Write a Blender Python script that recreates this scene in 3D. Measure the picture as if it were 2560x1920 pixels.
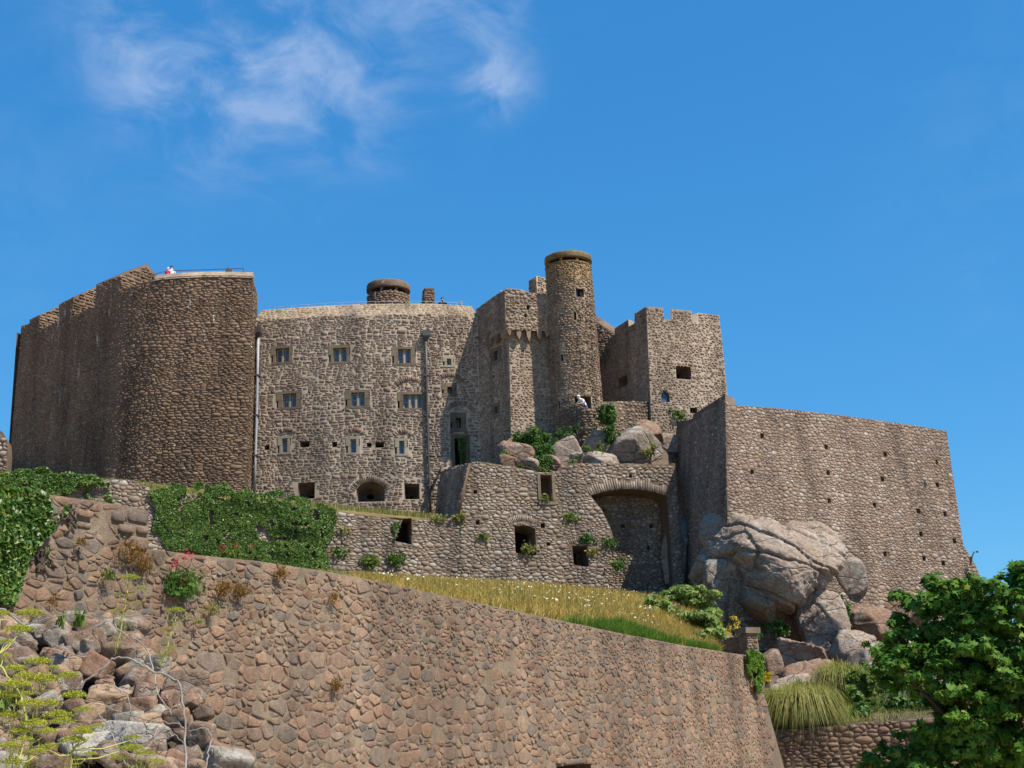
import bpy, bmesh, math, random
import numpy as np
from mathutils import Vector, Matrix
from mathutils.geometry import delaunay_2d_cdt

for o in list(bpy.data.objects):
    bpy.data.objects.remove(o)
scene = bpy.context.scene
COL = scene.collection
rnd = random.Random(7)

# ------------------------------------------------------------------ camera
F = 3260.0          # focal length in pixels of the 2560 px wide photograph
PITCH, ROLL, EYE = math.radians(14.6), math.radians(1.6), 1.6
cam_d = bpy.data.cameras.new('camera')
cam = bpy.data.objects.new('camera', cam_d)
COL.objects.link(cam)
RC = Matrix.Rotation(math.pi / 2 + PITCH, 3, 'X') @ Matrix.Rotation(-ROLL, 3, 'Z')
cam.matrix_world = Matrix.Translation((0, 0, EYE)) @ RC.to_4x4()
cam_d.sensor_width = 36.0
cam_d.lens = 36.0 * F / 2560.0
cam_d.clip_start = 0.1
cam_d.clip_end = 20000
scene.camera = cam
RCN = np.array(RC)

# ------------------------------------------------------------------ sky, sun, exposure
SUN_AZ, SUN_EL = math.radians(58.5), math.radians(56.5)      # azimuth to the right of straight behind the camera
sun_dir = Vector((math.sin(SUN_AZ) * math.cos(SUN_EL), -math.cos(SUN_AZ) * math.cos(SUN_EL), math.sin(SUN_EL)))
sl = bpy.data.lights.new('sun', 'SUN')
sl.energy = 5.0
sl.angle = math.radians(0.53)
sl.color = (1.0, 0.93, 0.82)
sun = bpy.data.objects.new('sun', sl)
COL.objects.link(sun)
sun.rotation_euler = sun_dir.to_track_quat('Z', 'Y').to_euler()
world = bpy.data.worlds.new('World')
scene.world = world
world.use_nodes = True
scene.view_settings.view_transform = 'Standard'
scene.view_settings.look = 'None'
scene.view_settings.gamma = 1.0
scene.view_settings.use_curve_mapping = False
scene.view_settings.exposure = 0.68
scene.cycles.max_bounces = 6
scene.cycles.diffuse_bounces = 3
scene.cycles.glossy_bounces = 2
scene.cycles.transmission_bounces = 4
scene.cycles.transparent_max_bounces = 4
scene.cycles.use_denoising = True


def ray(px, py):
    d = np.array([(px - 1280) / F, -(py - 960) / F, -1.0])
    return RCN @ d


def P(px, py, Y):
    """the point seen at pixel (px, py) of the photograph that stands Y metres in front of the camera"""
    d = ray(px, py)
    s = Y / d[1]
    return Vector((d[0] * s, Y, EYE + d[2] * s))


def XY(px, py, Y):
    p = P(px, py, Y)
    return (p.x, p.y)


def build_world():
    nt = world.node_tree
    N = nt.nodes
    N.clear()
    out = N.new('ShaderNodeOutputWorld')
    bg = N.new('ShaderNodeBackground')
    sky = N.new('ShaderNodeTexSky')
    sky.sky_type = 'NISHITA'
    sky.sun_disc = False
    sky.sun_elevation = SUN_EL
    sky.sun_rotation = math.pi - SUN_AZ
    sky.altitude = 1500
    sky.air_density = 1.0
    sky.dust_density = 0.0
    sky.ozone_density = 4.0
    # grade of the clear sky: deeper blue, gentler fall to the horizon
    sep = N.new('ShaderNodeSeparateColor'); nt.links.new(sky.outputs[0], sep.inputs[0])
    com = N.new('ShaderNodeCombineColor')
    for ch_, (ga, gn) in enumerate(((1.0, .31), (.6, 1.12), (.42, 2.25))):
        pw = N.new('ShaderNodeMath'); pw.operation = 'POWER'; pw.inputs[1].default_value = ga
        mu = N.new('ShaderNodeMath'); mu.operation = 'MULTIPLY'; mu.inputs[1].default_value = gn
        nt.links.new(sep.outputs[ch_], pw.inputs[0]); nt.links.new(pw.outputs[0], mu.inputs[0]); nt.links.new(mu.outputs[0], com.inputs[ch_])
    bg.inputs['Strength'].default_value = 0.115
    # thin summer cloud: noise in sky direction, gathered round a few banks
    tc = N.new('ShaderNodeTexCoord')
    banks = [((300, 110), 0.056, 0.50), ((420, 150), 0.062, 0.58), ((520, 240), 0.069, 0.68), ((640, 190), 0.075, 0.58), ((790, 190), 0.069, 0.58),
             ((950, 270), 0.044, 0.43), ((1245, 205), 0.035, 1.08), ((1230, 250), 0.025, 0.50), ((1080, 60), 0.075, 0.43), ((880, 60), 0.088, 0.32),
             ((1220, 20), 0.056, 0.58), ((740, 370), 0.062, 0.29), ((960, 365), 0.031, 0.36), ((600, 0), 0.050, 0.36), ((450, 330), 0.075, 0.25), ((760, -200), 0.200, 0.43), ((-600, 300), 0.250, 0.36), ((3100, 300), 0.250, 0.29)]
    acc = None
    for (px, py), rad, w in banks:
        d = Vector(ray(px, py)).normalized()
        vd = N.new('ShaderNodeVectorMath'); vd.operation = 'DISTANCE'
        nt.links.new(tc.outputs['Generated'], vd.inputs[0])
        vd.inputs[1].default_value = d
        mr = N.new('ShaderNodeMapRange'); mr.interpolation_type = 'SMOOTHSTEP'
        mr.inputs['From Min'].default_value = rad * 1.25
        mr.inputs['From Max'].default_value = 0.0
        mr.inputs['To Min'].default_value = 0.0
        mr.inputs['To Max'].default_value = w
        nt.links.new(vd.outputs['Value'], mr.inputs['Value'])
        if acc is None:
            acc = mr.outputs[0]
        else:
            m = N.new('ShaderNodeMath'); m.operation = 'ADD'
            nt.links.new(acc, m.inputs[0]); nt.links.new(mr.outputs[0], m.inputs[1])
            acc = m.outputs[0]
    mp = N.new('ShaderNodeMapping')
    mp.inputs['Rotation'].default_value = (0, math.radians(25), 0)
    mp.inputs['Scale'].default_value = (1.0, 1.0, 1.55)
    nt.links.new(tc.outputs['Generated'], mp.inputs[0])
    n1 = N.new('ShaderNodeTexNoise'); n1.inputs['Scale'].default_value = 15; n1.inputs['Detail'].default_value = 9
    n1.inputs['Roughness'].default_value = .6; n1.inputs['Distortion'].default_value = .5
    nt.links.new(mp.outputs[0], n1.inputs['Vector'])
    r1 = N.new('ShaderNodeMapRange'); r1.inputs['From Min'].default_value = .34; r1.inputs['From Max'].default_value = .78
    r1.interpolation_type = 'SMOOTHSTEP'
    nt.links.new(n1.outputs['Fac'], r1.inputs['Value'])
    m = N.new('ShaderNodeMath'); m.operation = 'MULTIPLY'
    nt.links.new(acc, m.inputs[0]); nt.links.new(r1.outputs[0], m.inputs[1])
    m2 = N.new('ShaderNodeMath'); m2.operation = 'MULTIPLY'; m2.inputs[1].default_value = .46; m2.use_clamp = True
    nt.links.new(m.outputs[0], m2.inputs[0])
    m3 = N.new('ShaderNodeMath'); m3.operation = 'MINIMUM'; m3.inputs[1].default_value = .5
    nt.links.new(m2.outputs[0], m3.inputs[0])
    mix = N.new('ShaderNodeMix'); mix.data_type = 'RGBA'
    nt.links.new(m3.outputs[0], mix.inputs['Factor'])
    nt.links.new(com.outputs[0], mix.inputs['A'])
    mix.inputs['B'].default_value = (2.7, 3.4, 4.7, 1)
    nt.links.new(mix.outputs['Result'], bg.inputs['Color'])
    nt.links.new(bg.outputs[0], out.inputs[0])


build_world()

# ------------------------------------------------------------------ small maths
def vhash(i, seed):
    i = i.astype(np.int64)
    h = (i[..., 0] * 374761393 + i[..., 1] * 668265263 + i[..., 2] * 1274126177 + seed * 362437) & 0xFFFFFFFF
    h = ((h ^ (h >> 13)) * 1274126177) & 0xFFFFFFFF
    h = ((h ^ (h >> 16)) * 2246822519) & 0xFFFFFFFF
    return ((h ^ (h >> 15)) & 0xFFFFFF) / float(0xFFFFFF)


def vnoise(p, seed=0):
    p = np.asarray(p, float)
    i = np.floor(p)
    f = p - i
    f = f * f * (3 - 2 * f)
    r = 0
    for dx in (0, 1):
        for dy in (0, 1):
            for dz in (0, 1):
                w = (f[..., 0] if dx else 1 - f[..., 0]) * (f[..., 1] if dy else 1 - f[..., 1]) * (f[..., 2] if dz else 1 - f[..., 2])
                r = r + w * vhash(i + np.array([dx, dy, dz]), seed)
    return r * 2 - 1


def fbm(p, octs=4, seed=0, gain=.5):
    p = np.asarray(p, float)
    a, s, t = 1.0, 0, 0
    for k in range(octs):
        s = s + a * vnoise(p, seed + k * 17)
        t += a
        a *= gain
        p = p * 2.03 + 11.3
    return s / t


def pip(pts, poly):
    """points in polygon, vectorised"""
    x, y = pts[..., 0], pts[..., 1]
    poly = np.asarray(poly)
    ins = np.zeros(x.shape, bool)
    n = len(poly)
    for i in range(n):
        x0, y0 = poly[i]
        x1, y1 = poly[(i + 1) % n]
        if y0 == y1:
            continue
        c = ((y0 > y) != (y1 > y)) & (x < (x1 - x0) * (y - y0) / (y1 - y0) + x0)
        ins ^= c
    return ins


# ------------------------------------------------------------------ objects
def mesh_np(name, verts, faces, mat=None, smooth=False, mats=None, mat_idx=None):
    """verts (n,3); faces: list of index arrays (m,k), each of one polygon size"""
    me = bpy.data.meshes.new(name)
    verts = np.asarray(verts, np.float32)
    me.vertices.add(len(verts))
    me.vertices.foreach_set('co', verts.ravel())
    fl = [np.asarray(f, np.int32) for f in faces if len(f)]
    loops = np.concatenate([f.ravel() for f in fl])
    tot = np.concatenate([np.full(len(f), f.shape[1], np.int32) for f in fl])
    start = np.concatenate([[0], np.cumsum(tot)[:-1]]).astype(np.int32)
    me.loops.add(len(loops))
    me.loops.foreach_set('vertex_index', loops)
    me.polygons.add(len(tot))
    me.polygons.foreach_set('loop_start', start)
    me.polygons.foreach_set('loop_total', tot)
    if smooth:
        me.polygons.foreach_set('use_smooth', np.ones(len(tot), bool))
    if mat_idx is not None:
        me.polygons.foreach_set('material_index', np.asarray(mat_idx, np.int32))
    me.update(calc_edges=True)
    for m in (mats or ([mat] if mat else [])):
        me.materials.append(m)
    return me


def link(name, me, parent=None):
    o = bpy.data.objects.new(name, me)
    COL.objects.link(o)
    if parent is not None:
        o.parent = parent
        o.matrix_parent_inverse = Matrix.Translation(parent.location).inverted() if parent.parent is None else Matrix.Identity(4)
    return o


def tag(o, label=None, cat=None, group=None, kind=None):
    if label: o['label'] = label
    if cat: o['category'] = cat
    if group: o['group'] = group
    if kind: o['kind'] = kind
    return o


def thing(name, label, cat, loc, group=None):
    o = bpy.data.objects.new(name, None)
    COL.objects.link(o)
    o.location = loc
    o.empty_display_size = .3
    return tag(o, label, cat, group)


class MB:
    """collects boxes, tubes and loose polygons into one mesh"""
    def __init__(s):
        s.v, s.f = [], []

    def add(s, vs, fs):
        b = len(s.v)
        s.v += [tuple(v) for v in vs]
        s.f += [tuple(b + i for i in f) for f in fs]

    def box(s, c, sx, sy, sz, rz=0, tilt=None):
        R = Matrix.Rotation(rz, 3, 'Z')
        if tilt: R = R @ tilt
        vs = [Vector(c) + R @ Vector((x * sx / 2, y * sy / 2, z * sz / 2)) for z in (-1, 1) for y in (-1, 1) for x in (-1, 1)]
        s.add(vs, [(0, 2, 3, 1), (4, 5, 7, 6), (0, 1, 5, 4), (2, 6, 7, 3), (0, 4, 6, 2), (1, 3, 7, 5)])

    def tube(s, pts, rad, n=6, cap=True):
        pts = [Vector(p) for p in pts]
        if not hasattr(rad, '__len__'): rad = [rad] * len(pts)
        rings = []
        up = Vector((.13, .21, 1)).normalized()
        for i, p in enumerate(pts):
            t = (pts[min(i + 1, len(pts) - 1)] - pts[max(i - 1, 0)]).normalized()
            a = t.cross(up)
            if a.length < .05: a = t.cross(Vector((1, 0, 0)))
            a.normalize()
            b = t.cross(a)
            rings.append([p + (a * math.cos(k * 2 * math.pi / n) + b * math.sin(k * 2 * math.pi / n)) * rad[i] for k in range(n)])
        vs = [v for r in rings for v in r]
        fs = [(i * n + k, i * n + (k + 1) % n, (i + 1) * n + (k + 1) % n, (i + 1) * n + k) for i in range(len(pts) - 1) for k in range(n)]
        if cap:
            fs += [tuple(range(n))[::-1], tuple((len(pts) - 1) * n + k for k in range(n))]
        s.add(vs, fs)

    def mesh(s, name, mat, smooth=False):
        me = bpy.data.meshes.new(name)
        me.from_pydata(s.v, [], s.f)
        if smooth:
            me.polygons.foreach_set('use_smooth', np.ones(len(me.polygons), bool))
        me.materials.append(mat)
        me.update()
        return me

    def build(s, name, mat, parent=None, smooth=False):
        return link(name, s.mesh(name, mat, smooth), parent)


# ------------------------------------------------------------------ materials
def newmat(name):
    m = bpy.data.materials.new(name)
    m.use_nodes = True
    nt = m.node_tree
    nt.nodes.clear()
    out = nt.nodes.new('ShaderNodeOutputMaterial')
    b = nt.nodes.new('ShaderNodeBsdfPrincipled')
    nt.links.new(b.outputs[0], out.inputs[0])
    return m, nt, b


def node(nt, t, **kw):
    n = nt.nodes.new(t)
    for k, v in kw.items():
        if k in n.inputs:
            n.inputs[k].default_value = v
        else:
            setattr(n, k, v)
    return n


def ramp(nt, fac, stops, interp='LINEAR'):
    r = nt.nodes.new('ShaderNodeValToRGB')
    r.color_ramp.interpolation = interp
    e = r.color_ramp.elements
    while len(e) < len(stops):
        e.new(.5)
    for i, (p, c) in enumerate(stops):
        e[i].position = p
        e[i].color = tuple(c) + (1,) if len(c) == 3 else c
    nt.links.new(fac, r.inputs[0])
    return r.outputs[0]


def mixc(nt, fac, a, b, mode='MIX'):
    m = nt.nodes.new('ShaderNodeMix')
    m.data_type = 'RGBA'
    m.blend_type = mode
    for sock, v in ((m.inputs['Factor'], fac), (m.inputs['A'], a), (m.inputs['B'], b)):
        if isinstance(v, (int, float)):
            sock.default_value = v
        elif isinstance(v, tuple):
            sock.default_value = v + (1,) if len(v) == 3 else v
        else:
            nt.links.new(v, sock)
    return m.outputs['Result']


def noise(nt, scale, detail=5, rough=.55, vec=None, dist=0.0):
    n = node(nt, 'ShaderNodeTexNoise', Scale=scale, Detail=detail, Roughness=rough, Distortion=dist)
    if vec is not None:
        nt.links.new(vec, n.inputs['Vector'])
    return n.outputs['Fac']


def remap(nt, v, a, b, c=0.0, d=1.0):
    m = node(nt, 'ShaderNodeMapRange')
    m.inputs['From Min'].default_value = a; m.inputs['From Max'].default_value = b
    m.inputs['To Min'].default_value = c; m.inputs['To Max'].default_value = d
    nt.links.new(v, m.inputs['Value'])
    return m.outputs[0]


def mathn(nt, op, a, b=None):
    m = node(nt, 'ShaderNodeMath', operation=op)
    for i, v in enumerate((a, b)):
        if v is None: continue
        if isinstance(v, (int, float)): m.inputs[i].default_value = v
        else: nt.links.new(v, m.inputs[i])
    return m.outputs[0]


def position(nt):
    return nt.nodes.new('ShaderNodeNewGeometry').outputs['Position']


def tint(nt):
    """a random number for each piece, whether it is an object of its own or an island of a joined mesh"""
    g = nt.nodes.new('ShaderNodeNewGeometry').outputs['Random Per Island']
    o = nt.nodes.new('ShaderNodeObjectInfo').outputs['Random']
    return mathn(nt, 'FRACT', mathn(nt, 'ADD', g, o))


def stone_mat(name, cols, grain=6.0, var=.35, lichen=0.0, lichen_col=(.55, .54, .48), rust=0.0, rust_col=(.30, .17, .05),
              streak=0.0, stain=0.25, bump=.4, rough=.92, top_moss=None, runoff=.38):
    m, nt, b = newmat(name)
    pos = position(nt)
    t = tint(nt)
    n = len(cols)
    base = ramp(nt, t, [(i / max(1, n - 1), c) for i, c in enumerate(cols)])
    g = noise(nt, grain, 6, .65, pos)
    base = mixc(nt, 1.0, base, ramp(nt, g, [(.25, (1 - var,) * 3), (.75, (1 + var * .55,) * 3)]), 'MULTIPLY')
    if stain:
        s = noise(nt, .35, 4, .6, pos)
        base = mixc(nt, remap(nt, s, .42, .68, 0, stain), base, mixc(nt, 1.0, base, (.45, .42, .40), 'MULTIPLY'))
    if runoff:          # long weather streaks and paler washed areas
        mr_ = node(nt, 'ShaderNodeMapping'); mr_.inputs['Scale'].default_value = (.85, .85, .11)
        nt.links.new(pos, mr_.inputs[0])
        s = noise(nt, 1.0, 6, .62, mr_.outputs[0], .3)
        base = mixc(nt, 1.0, base, ramp(nt, s, [(.34, (1 - runoff, 1 - runoff, 1 - runoff * .95)), (.52, (1, 1, 1)), (.70, (1 + runoff * .6, 1 + runoff * .6, 1 + runoff * .62))]), 'MULTIPLY')
    if rust:
        s = noise(nt, .8, 5, .7, pos, .5)
        base = mixc(nt, remap(nt, s, .56, .70, 0, rust), base, rust_col)
    if lichen:
        s = noise(nt, 3.3, 5, .72, pos, .3)
        base = mixc(nt, remap(nt, s, .60, .70, 0, lichen), base, lichen_col)
    if streak:
        mp = node(nt, 'ShaderNodeMapping'); mp.inputs['Scale'].default_value = (3.6, 3.6, .55)
        nt.links.new(pos, mp.inputs[0])
        s = noise(nt, 1.0, 4, .6, mp.outputs[0], .2)
        s2 = noise(nt, .12, 2, .5, pos)
        k = mathn(nt, 'MULTIPLY', remap(nt, s, .645, .685), remap(nt, s2, .42, .6))
        base = mixc(nt, mathn(nt, 'MULTIPLY', k, streak), base, (.62, .63, .58))
    if top_moss:
        z0, z1, mc = top_moss
        sx = node(nt, 'ShaderNodeSeparateXYZ'); nt.links.new(pos, sx.inputs[0])
        k = remap(nt, sx.outputs['Z'], z0, z1)
        s = noise(nt, 2.2, 5, .7, pos)
        k = mathn(nt, 'MULTIPLY', k, remap(nt, s, .35, .6))
        base = mixc(nt, k, base, mc)
    nt.links.new(base, b.inputs['Base Color'])
    b.inputs['Roughness'].default_value = rough
    b.inputs['Specular IOR Level'].default_value = .25
    if bump:
        bp = node(nt, 'ShaderNodeBump', Strength=bump, Distance=.03)
        nt.links.new(noise(nt, grain * 3.2, 6, .7, pos), bp.inputs['Height'])
        nt.links.new(bp.outputs[0], b.inputs['Normal'])
    return m


def leaf_mat(name, cols, trans=.35, rough=.45, spec=.4):
    m, nt, b = newmat(name)
    t = tint(nt)
    n = len(cols)
    base = ramp(nt, t, [(i / max(1, n - 1), c) for i, c in enumerate(cols)])
    pos = position(nt)
    v = noise(nt, 1.1, 3, .6, pos)
    base = mixc(nt, 1.0, base, ramp(nt, v, [(.3, (.72, .76, .7)), (.7, (1.18, 1.12, 1.0))]), 'MULTIPLY')
    nt.links.new(base, b.inputs['Base Color'])
    b.inputs['Roughness'].default_value = rough
    b.inputs['Specular IOR Level'].default_value = spec * .45
    tr = nt.nodes.new('ShaderNodeBsdfTranslucent')
    nt.links.new(mixc(nt, 1.0, base, (1.25, 1.35, .7), 'MULTIPLY'), tr.inputs['Color'])
    mx = nt.nodes.new('ShaderNodeMixShader')
    mx.inputs[0].default_value = trans
    nt.links.new(b.outputs[0], mx.inputs[1]); nt.links.new(tr.outputs[0], mx.inputs[2])
    nt.links.new(mx.outputs[0], nt.nodes['Material Output'].inputs[0])
    return m


def plain(name, col, rough=.7, metal=0.0, var=.15, scale=8, spec=.3):
    m, nt, b = newmat(name)
    pos = position(nt)
    g = noise(nt, scale, 5, .6, pos)
    base = mixc(nt, 1.0, tuple(col), ramp(nt, g, [(.3, (1 - var,) * 3), (.7, (1 + var,) * 3)]), 'MULTIPLY')
    nt.links.new(base, b.inputs['Base Color'])
    b.inputs['Roughness'].default_value = rough
    b.inputs['Metallic'].default_value = metal
    b.inputs['Specular IOR Level'].default_value = spec
    return m


M = {}
# masonry
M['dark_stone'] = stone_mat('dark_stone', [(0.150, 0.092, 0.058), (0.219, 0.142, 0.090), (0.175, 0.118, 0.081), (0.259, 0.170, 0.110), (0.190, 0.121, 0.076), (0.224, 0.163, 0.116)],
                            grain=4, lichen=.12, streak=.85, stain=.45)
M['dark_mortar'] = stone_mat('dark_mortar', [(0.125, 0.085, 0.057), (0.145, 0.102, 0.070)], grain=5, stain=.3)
M['range_stone'] = stone_mat('range_stone', [(0.171, 0.109, 0.074), (0.252, 0.172, 0.124), (0.209, 0.140, 0.102), (0.322, 0.231, 0.173), (0.233, 0.159, 0.110), (0.189, 0.137, 0.110), (0.366, 0.273, 0.200)],
                             grain=5, lichen=.2, stain=.2)
M['range_mortar'] = stone_mat('range_mortar', [(0.400, 0.325, 0.240), (0.460, 0.380, 0.285)], grain=4, var=.25, stain=.25)
M['tower_stone'] = stone_mat('tower_stone', [(0.172, 0.113, 0.075), (0.262, 0.179, 0.125), (0.217, 0.147, 0.104), (0.313, 0.224, 0.159), (0.198, 0.143, 0.108), (0.351, 0.260, 0.189)],
                             grain=5, lichen=.25, stain=.25)
M['tower_mortar'] = stone_mat('tower_mortar', [(0.342, 0.266, 0.185), (0.399, 0.318, 0.228)], grain=4, var=.3, stain=.3)
M['turret_stone'] = stone_mat('turret_stone', [(0.176, 0.113, 0.072), (0.267, 0.179, 0.120), (0.221, 0.147, 0.100), (0.319, 0.224, 0.153), (0.202, 0.143, 0.104), (0.358, 0.260, 0.182)],
                              grain=5, lichen=.25, stain=.25, top_moss=(23.8, 26.2, (.26, .155, .035)))
M['turret_mortar'] = stone_mat('turret_mortar', [(0.342, 0.266, 0.185), (0.399, 0.318, 0.228)], grain=4, var=.3, stain=.3, top_moss=(23.8, 26.2, (.26, .155, .035)))
M['cap_moss'] = stone_mat('cap_moss', [(.17, .12, .055), (.19, .135, .06)], grain=3, var=.5, rust=.8, rust_col=(.30, .175, .035), lichen=.2, bump=.8)
M['cap_brown'] = stone_mat('cap_brown', [(.15, .105, .07), (.17, .12, .08)], grain=3, var=.5, lichen=.35, bump=.8)
M['bastion_stone'] = stone_mat('bastion_stone', [(0.173, 0.115, 0.082), (0.260, 0.179, 0.131), (0.213, 0.152, 0.118), (0.311, 0.225, 0.170), (0.231, 0.167, 0.118), (0.295, 0.242, 0.200), (0.196, 0.138, 0.104), (0.369, 0.317, 0.265)],
                               grain=5, lichen=.45, rust=.25, stain=.25)
M['bastion_mortar'] = stone_mat('bastion_mortar', [(0.125, 0.09, 0.062), (0.15, 0.108, 0.076)], grain=5, stain=.3)
M['ruin_stone'] = stone_mat('ruin_stone', [(0.18, 0.13, 0.095), (0.255, 0.195, 0.147), (0.215, 0.165, 0.128), (0.31, 0.25, 0.195), (0.225, 0.165, 0.12), (0.285, 0.242, 0.2), (0.35, 0.31, 0.26)],
                            grain=5, lichen=.4, rust=.22, stain=.22)
M['ruin_mortar'] = stone_mat('ruin_mortar', [(0.145, 0.105, 0.072), (0.168, 0.122, 0.085)], grain=5, stain=.3, rust=.3)
M['wall_stone'] = stone_mat('wall_stone', [(0.202, 0.121, 0.077), (0.293, 0.181, 0.119), (0.244, 0.158, 0.106), (0.341, 0.217, 0.139), (0.220, 0.158, 0.115), (0.280, 0.204, 0.142), (0.304, 0.184, 0.110), (0.189, 0.158, 0.129), (0.255, 0.165, 0.110), (0.158, 0.138, 0.115)],
                            grain=13, var=.42, lichen=.14, rust=.15, stain=.3, bump=.8)
M['wall_mortar'] = stone_mat('wall_mortar', [(0.232, 0.173, 0.118), (0.262, 0.197, 0.135)], grain=14, var=.3, stain=.35, lichen=.1, bump=.7)
M['coping_stone'] = stone_mat('coping_stone', [(0.22, 0.155, 0.1), (0.28, 0.205, 0.135), (0.25, 0.185, 0.125), (0.31, 0.235, 0.16)], grain=5, rust=.2, stain=.1)
M['coping_mortar'] = stone_mat('coping_mortar', [(0.3, 0.235, 0.165), (0.34, 0.27, 0.19)], grain=5, stain=.1)
M['dressed'] = stone_mat('dressed', [(0.150, 0.114, 0.074), (0.185, 0.141, 0.095), (0.167, 0.128, 0.086)], grain=5, var=.25, stain=.2)
M['pale_dressed'] = stone_mat('pale_dressed', [(0.284, 0.245, 0.181), (0.327, 0.284, 0.215)], grain=5, var=.2, stain=.15)
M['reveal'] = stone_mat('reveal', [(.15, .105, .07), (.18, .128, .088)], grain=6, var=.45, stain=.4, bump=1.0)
M['void_black'] = plain('void_black', (.012, .010, .009), .95)  # near-black colour standing in for the unlit inside of openings
M['glass'] = plain('glass', (.05, .07, .11), .08, var=.5, scale=3, spec=.8)
M['lead_white'] = plain('lead_white', (.42, .42, .39), .5)
M['pipe_grey'] = plain('pipe_grey', (.30, .31, .33), .5)
M['pipe_dark'] = plain('pipe_dark', (.07, .065, .065), .5)
M['rail_metal'] = plain('rail_metal', (.16, .14, .13), .4, .5)
M['rail_white'] = plain('rail_white', (.42, .46, .50), .4)
# rock and ground
def rock_mat(name, a, b_, c, lich=.5):
    m, nt, b = newmat(name)
    pos = position(nt)
    n1 = noise(nt, .6, 7, .65, pos, .5)
    base = ramp(nt, n1, [(.30, a), (.5, b_), (.70, c)])
    n2 = noise(nt, 9.0, 8, .78, pos)
    base = mixc(nt, 1.0, base, ramp(nt, n2, [(.32, (.50, .48, .46)), (.68, (1.36, 1.34, 1.30))]), 'MULTIPLY')
    n3 = mathn(nt, 'ADD', mathn(nt, 'MULTIPLY', noise(nt, 1.1, 6, .7, pos, .5), .6), mathn(nt, 'MULTIPLY', noise(nt, 5.0, 7, .75, pos), .4))
    base = mixc(nt, remap(nt, n3, .52, .57, 0, lich), base, (.40, .39, .35))
    # joints: a warped web of thin dark cracks
    wv = node(nt, 'ShaderNodeMix', data_type='RGBA'); wv.blend_type = 'LINEAR_LIGHT'; wv.inputs['Factor'].default_value = .35
    nz = node(nt, 'ShaderNodeTexNoise', Scale=.8, Detail=5.0); nt.links.new(pos, nz.inputs['Vector'])
    mp = node(nt, 'ShaderNodeMapping'); mp.inputs['Rotation'].default_value = (.4, .6, .3); mp.inputs['Scale'].default_value = (.55, .9, 1.3)
    nt.links.new(pos, wv.inputs['A']); nt.links.new(nz.outputs['Color'], wv.inputs['B'])
    nt.links.new(wv.outputs['Result'], mp.inputs[0])
    vo = node(nt, 'ShaderNodeTexVoronoi', feature='DISTANCE_TO_EDGE', Scale=.75); nt.links.new(mp.outputs[0], vo.inputs['Vector'])
    crack = remap(nt, vo.outputs['Distance'], .0, .035, 1, 0)
    base = mixc(nt, mathn(nt, 'MULTIPLY', crack, .22), base, (.07, .055, .045))
    nt.links.new(base, b.inputs['Base Color'])
    b.inputs['Roughness'].default_value = .93
    b.inputs['Specular IOR Level'].default_value = .15
    hgt = mathn(nt, 'ADD', mathn(nt, 'MULTIPLY', noise(nt, 3.0, 9, .72, pos), 1.0), mathn(nt, 'MULTIPLY', noise(nt, 14, 6, .75, pos), .55))
    hgt = mathn(nt, 'SUBTRACT', hgt, mathn(nt, 'MULTIPLY', crack, .5))
    bp = node(nt, 'ShaderNodeBump', Strength=1.0, Distance=.11)
    nt.links.new(hgt, bp.inputs['Height'])
    nt.links.new(bp.outputs[0], b.inputs['Normal'])
    return m
M['granite'] = rock_mat('granite', (.25, .185, .145), (.32, .25, .20), (.37, .305, .25), .6)
M['granite_pink'] = rock_mat('granite_pink', (.20, .12, .082), (.26, .168, .12), (.30, .21, .158), .35)
M['granite_grey'] = rock_mat('granite_grey', (.20, .16, .13), (.27, .225, .185), (.32, .275, .23), .7)
M['earth'] = stone_mat('earth', [(.14, .10, .07), (.16, .115, .08)], grain=9, var=.5, stain=.4, bump=1.0)
M['bounce_gravel'] = stone_mat('bounce_gravel', [(.37, .29, .205), (.40, .315, .225)], grain=9, var=.3, stain=.15)  # pale colour chosen so unseen ground bounces warm fill onto shaded walls
M['turf'] = stone_mat('turf', [(.22, .155, .065), (.19, .155, .06)], grain=3, var=.5, stain=.4, bump=.6)
M['bank_soil'] = stone_mat('bank_soil', [(.06, .075, .03), (.075, .085, .035)], grain=3, var=.5, stain=.4)

# ------------------------------------------------------------------ masonry: charts, cores, stones
def project(p):
    q = (np.asarray(p) - np.array([0, 0, EYE])) @ RCN
    z = -q[..., 2]
    return np.stack([1280 + F * q[..., 0] / z, 960 - F * q[..., 1] / z], -1), z


def offset_line(pts, d, closed=False):
    """shift a plan polyline by d towards its left-hand (inner) side, mitred"""
    pts = [Vector(p) for p in pts]
    n = len(pts)
    out = []
    for i in range(n):
        ns = []
        if i > 0 or closed:
            t = (pts[i] - pts[i - 1]).normalized(); ns.append(Vector((-t.y, t.x)))
        if i < n - 1 or closed:
            t = (pts[(i + 1) % n] - pts[i]).normalized(); ns.append(Vector((-t.y, t.x)))
        m = sum(ns, Vector((0, 0))) / len(ns)
        m = m / max(.2, m.length_squared)
        out.append(tuple(pts[i] + m * d))
    return out


def smooth_line(pts, step=.8):
    """Catmull-Rom through plan points"""
    p = [np.array(q, float) for q in pts]
    p = [2 * p[0] - p[1]] + p + [2 * p[-1] - p[-2]]
    out = []
    for i in range(1, len(p) - 2):
        n = max(2, int(np.linalg.norm(p[i + 1] - p[i]) / step))
        for k in range(n):
            t = k / n
            out.append(tuple(.5 * (2 * p[i] + (p[i + 1] - p[i - 1]) * t + (2 * p[i - 1] - 5 * p[i] + 4 * p[i + 1] - p[i + 2]) * t * t
                                   + (3 * p[i] - p[i - 1] - 3 * p[i + 1] + p[i + 2]) * t ** 3)))
    out.append(tuple(p[-2]))
    return out


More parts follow.
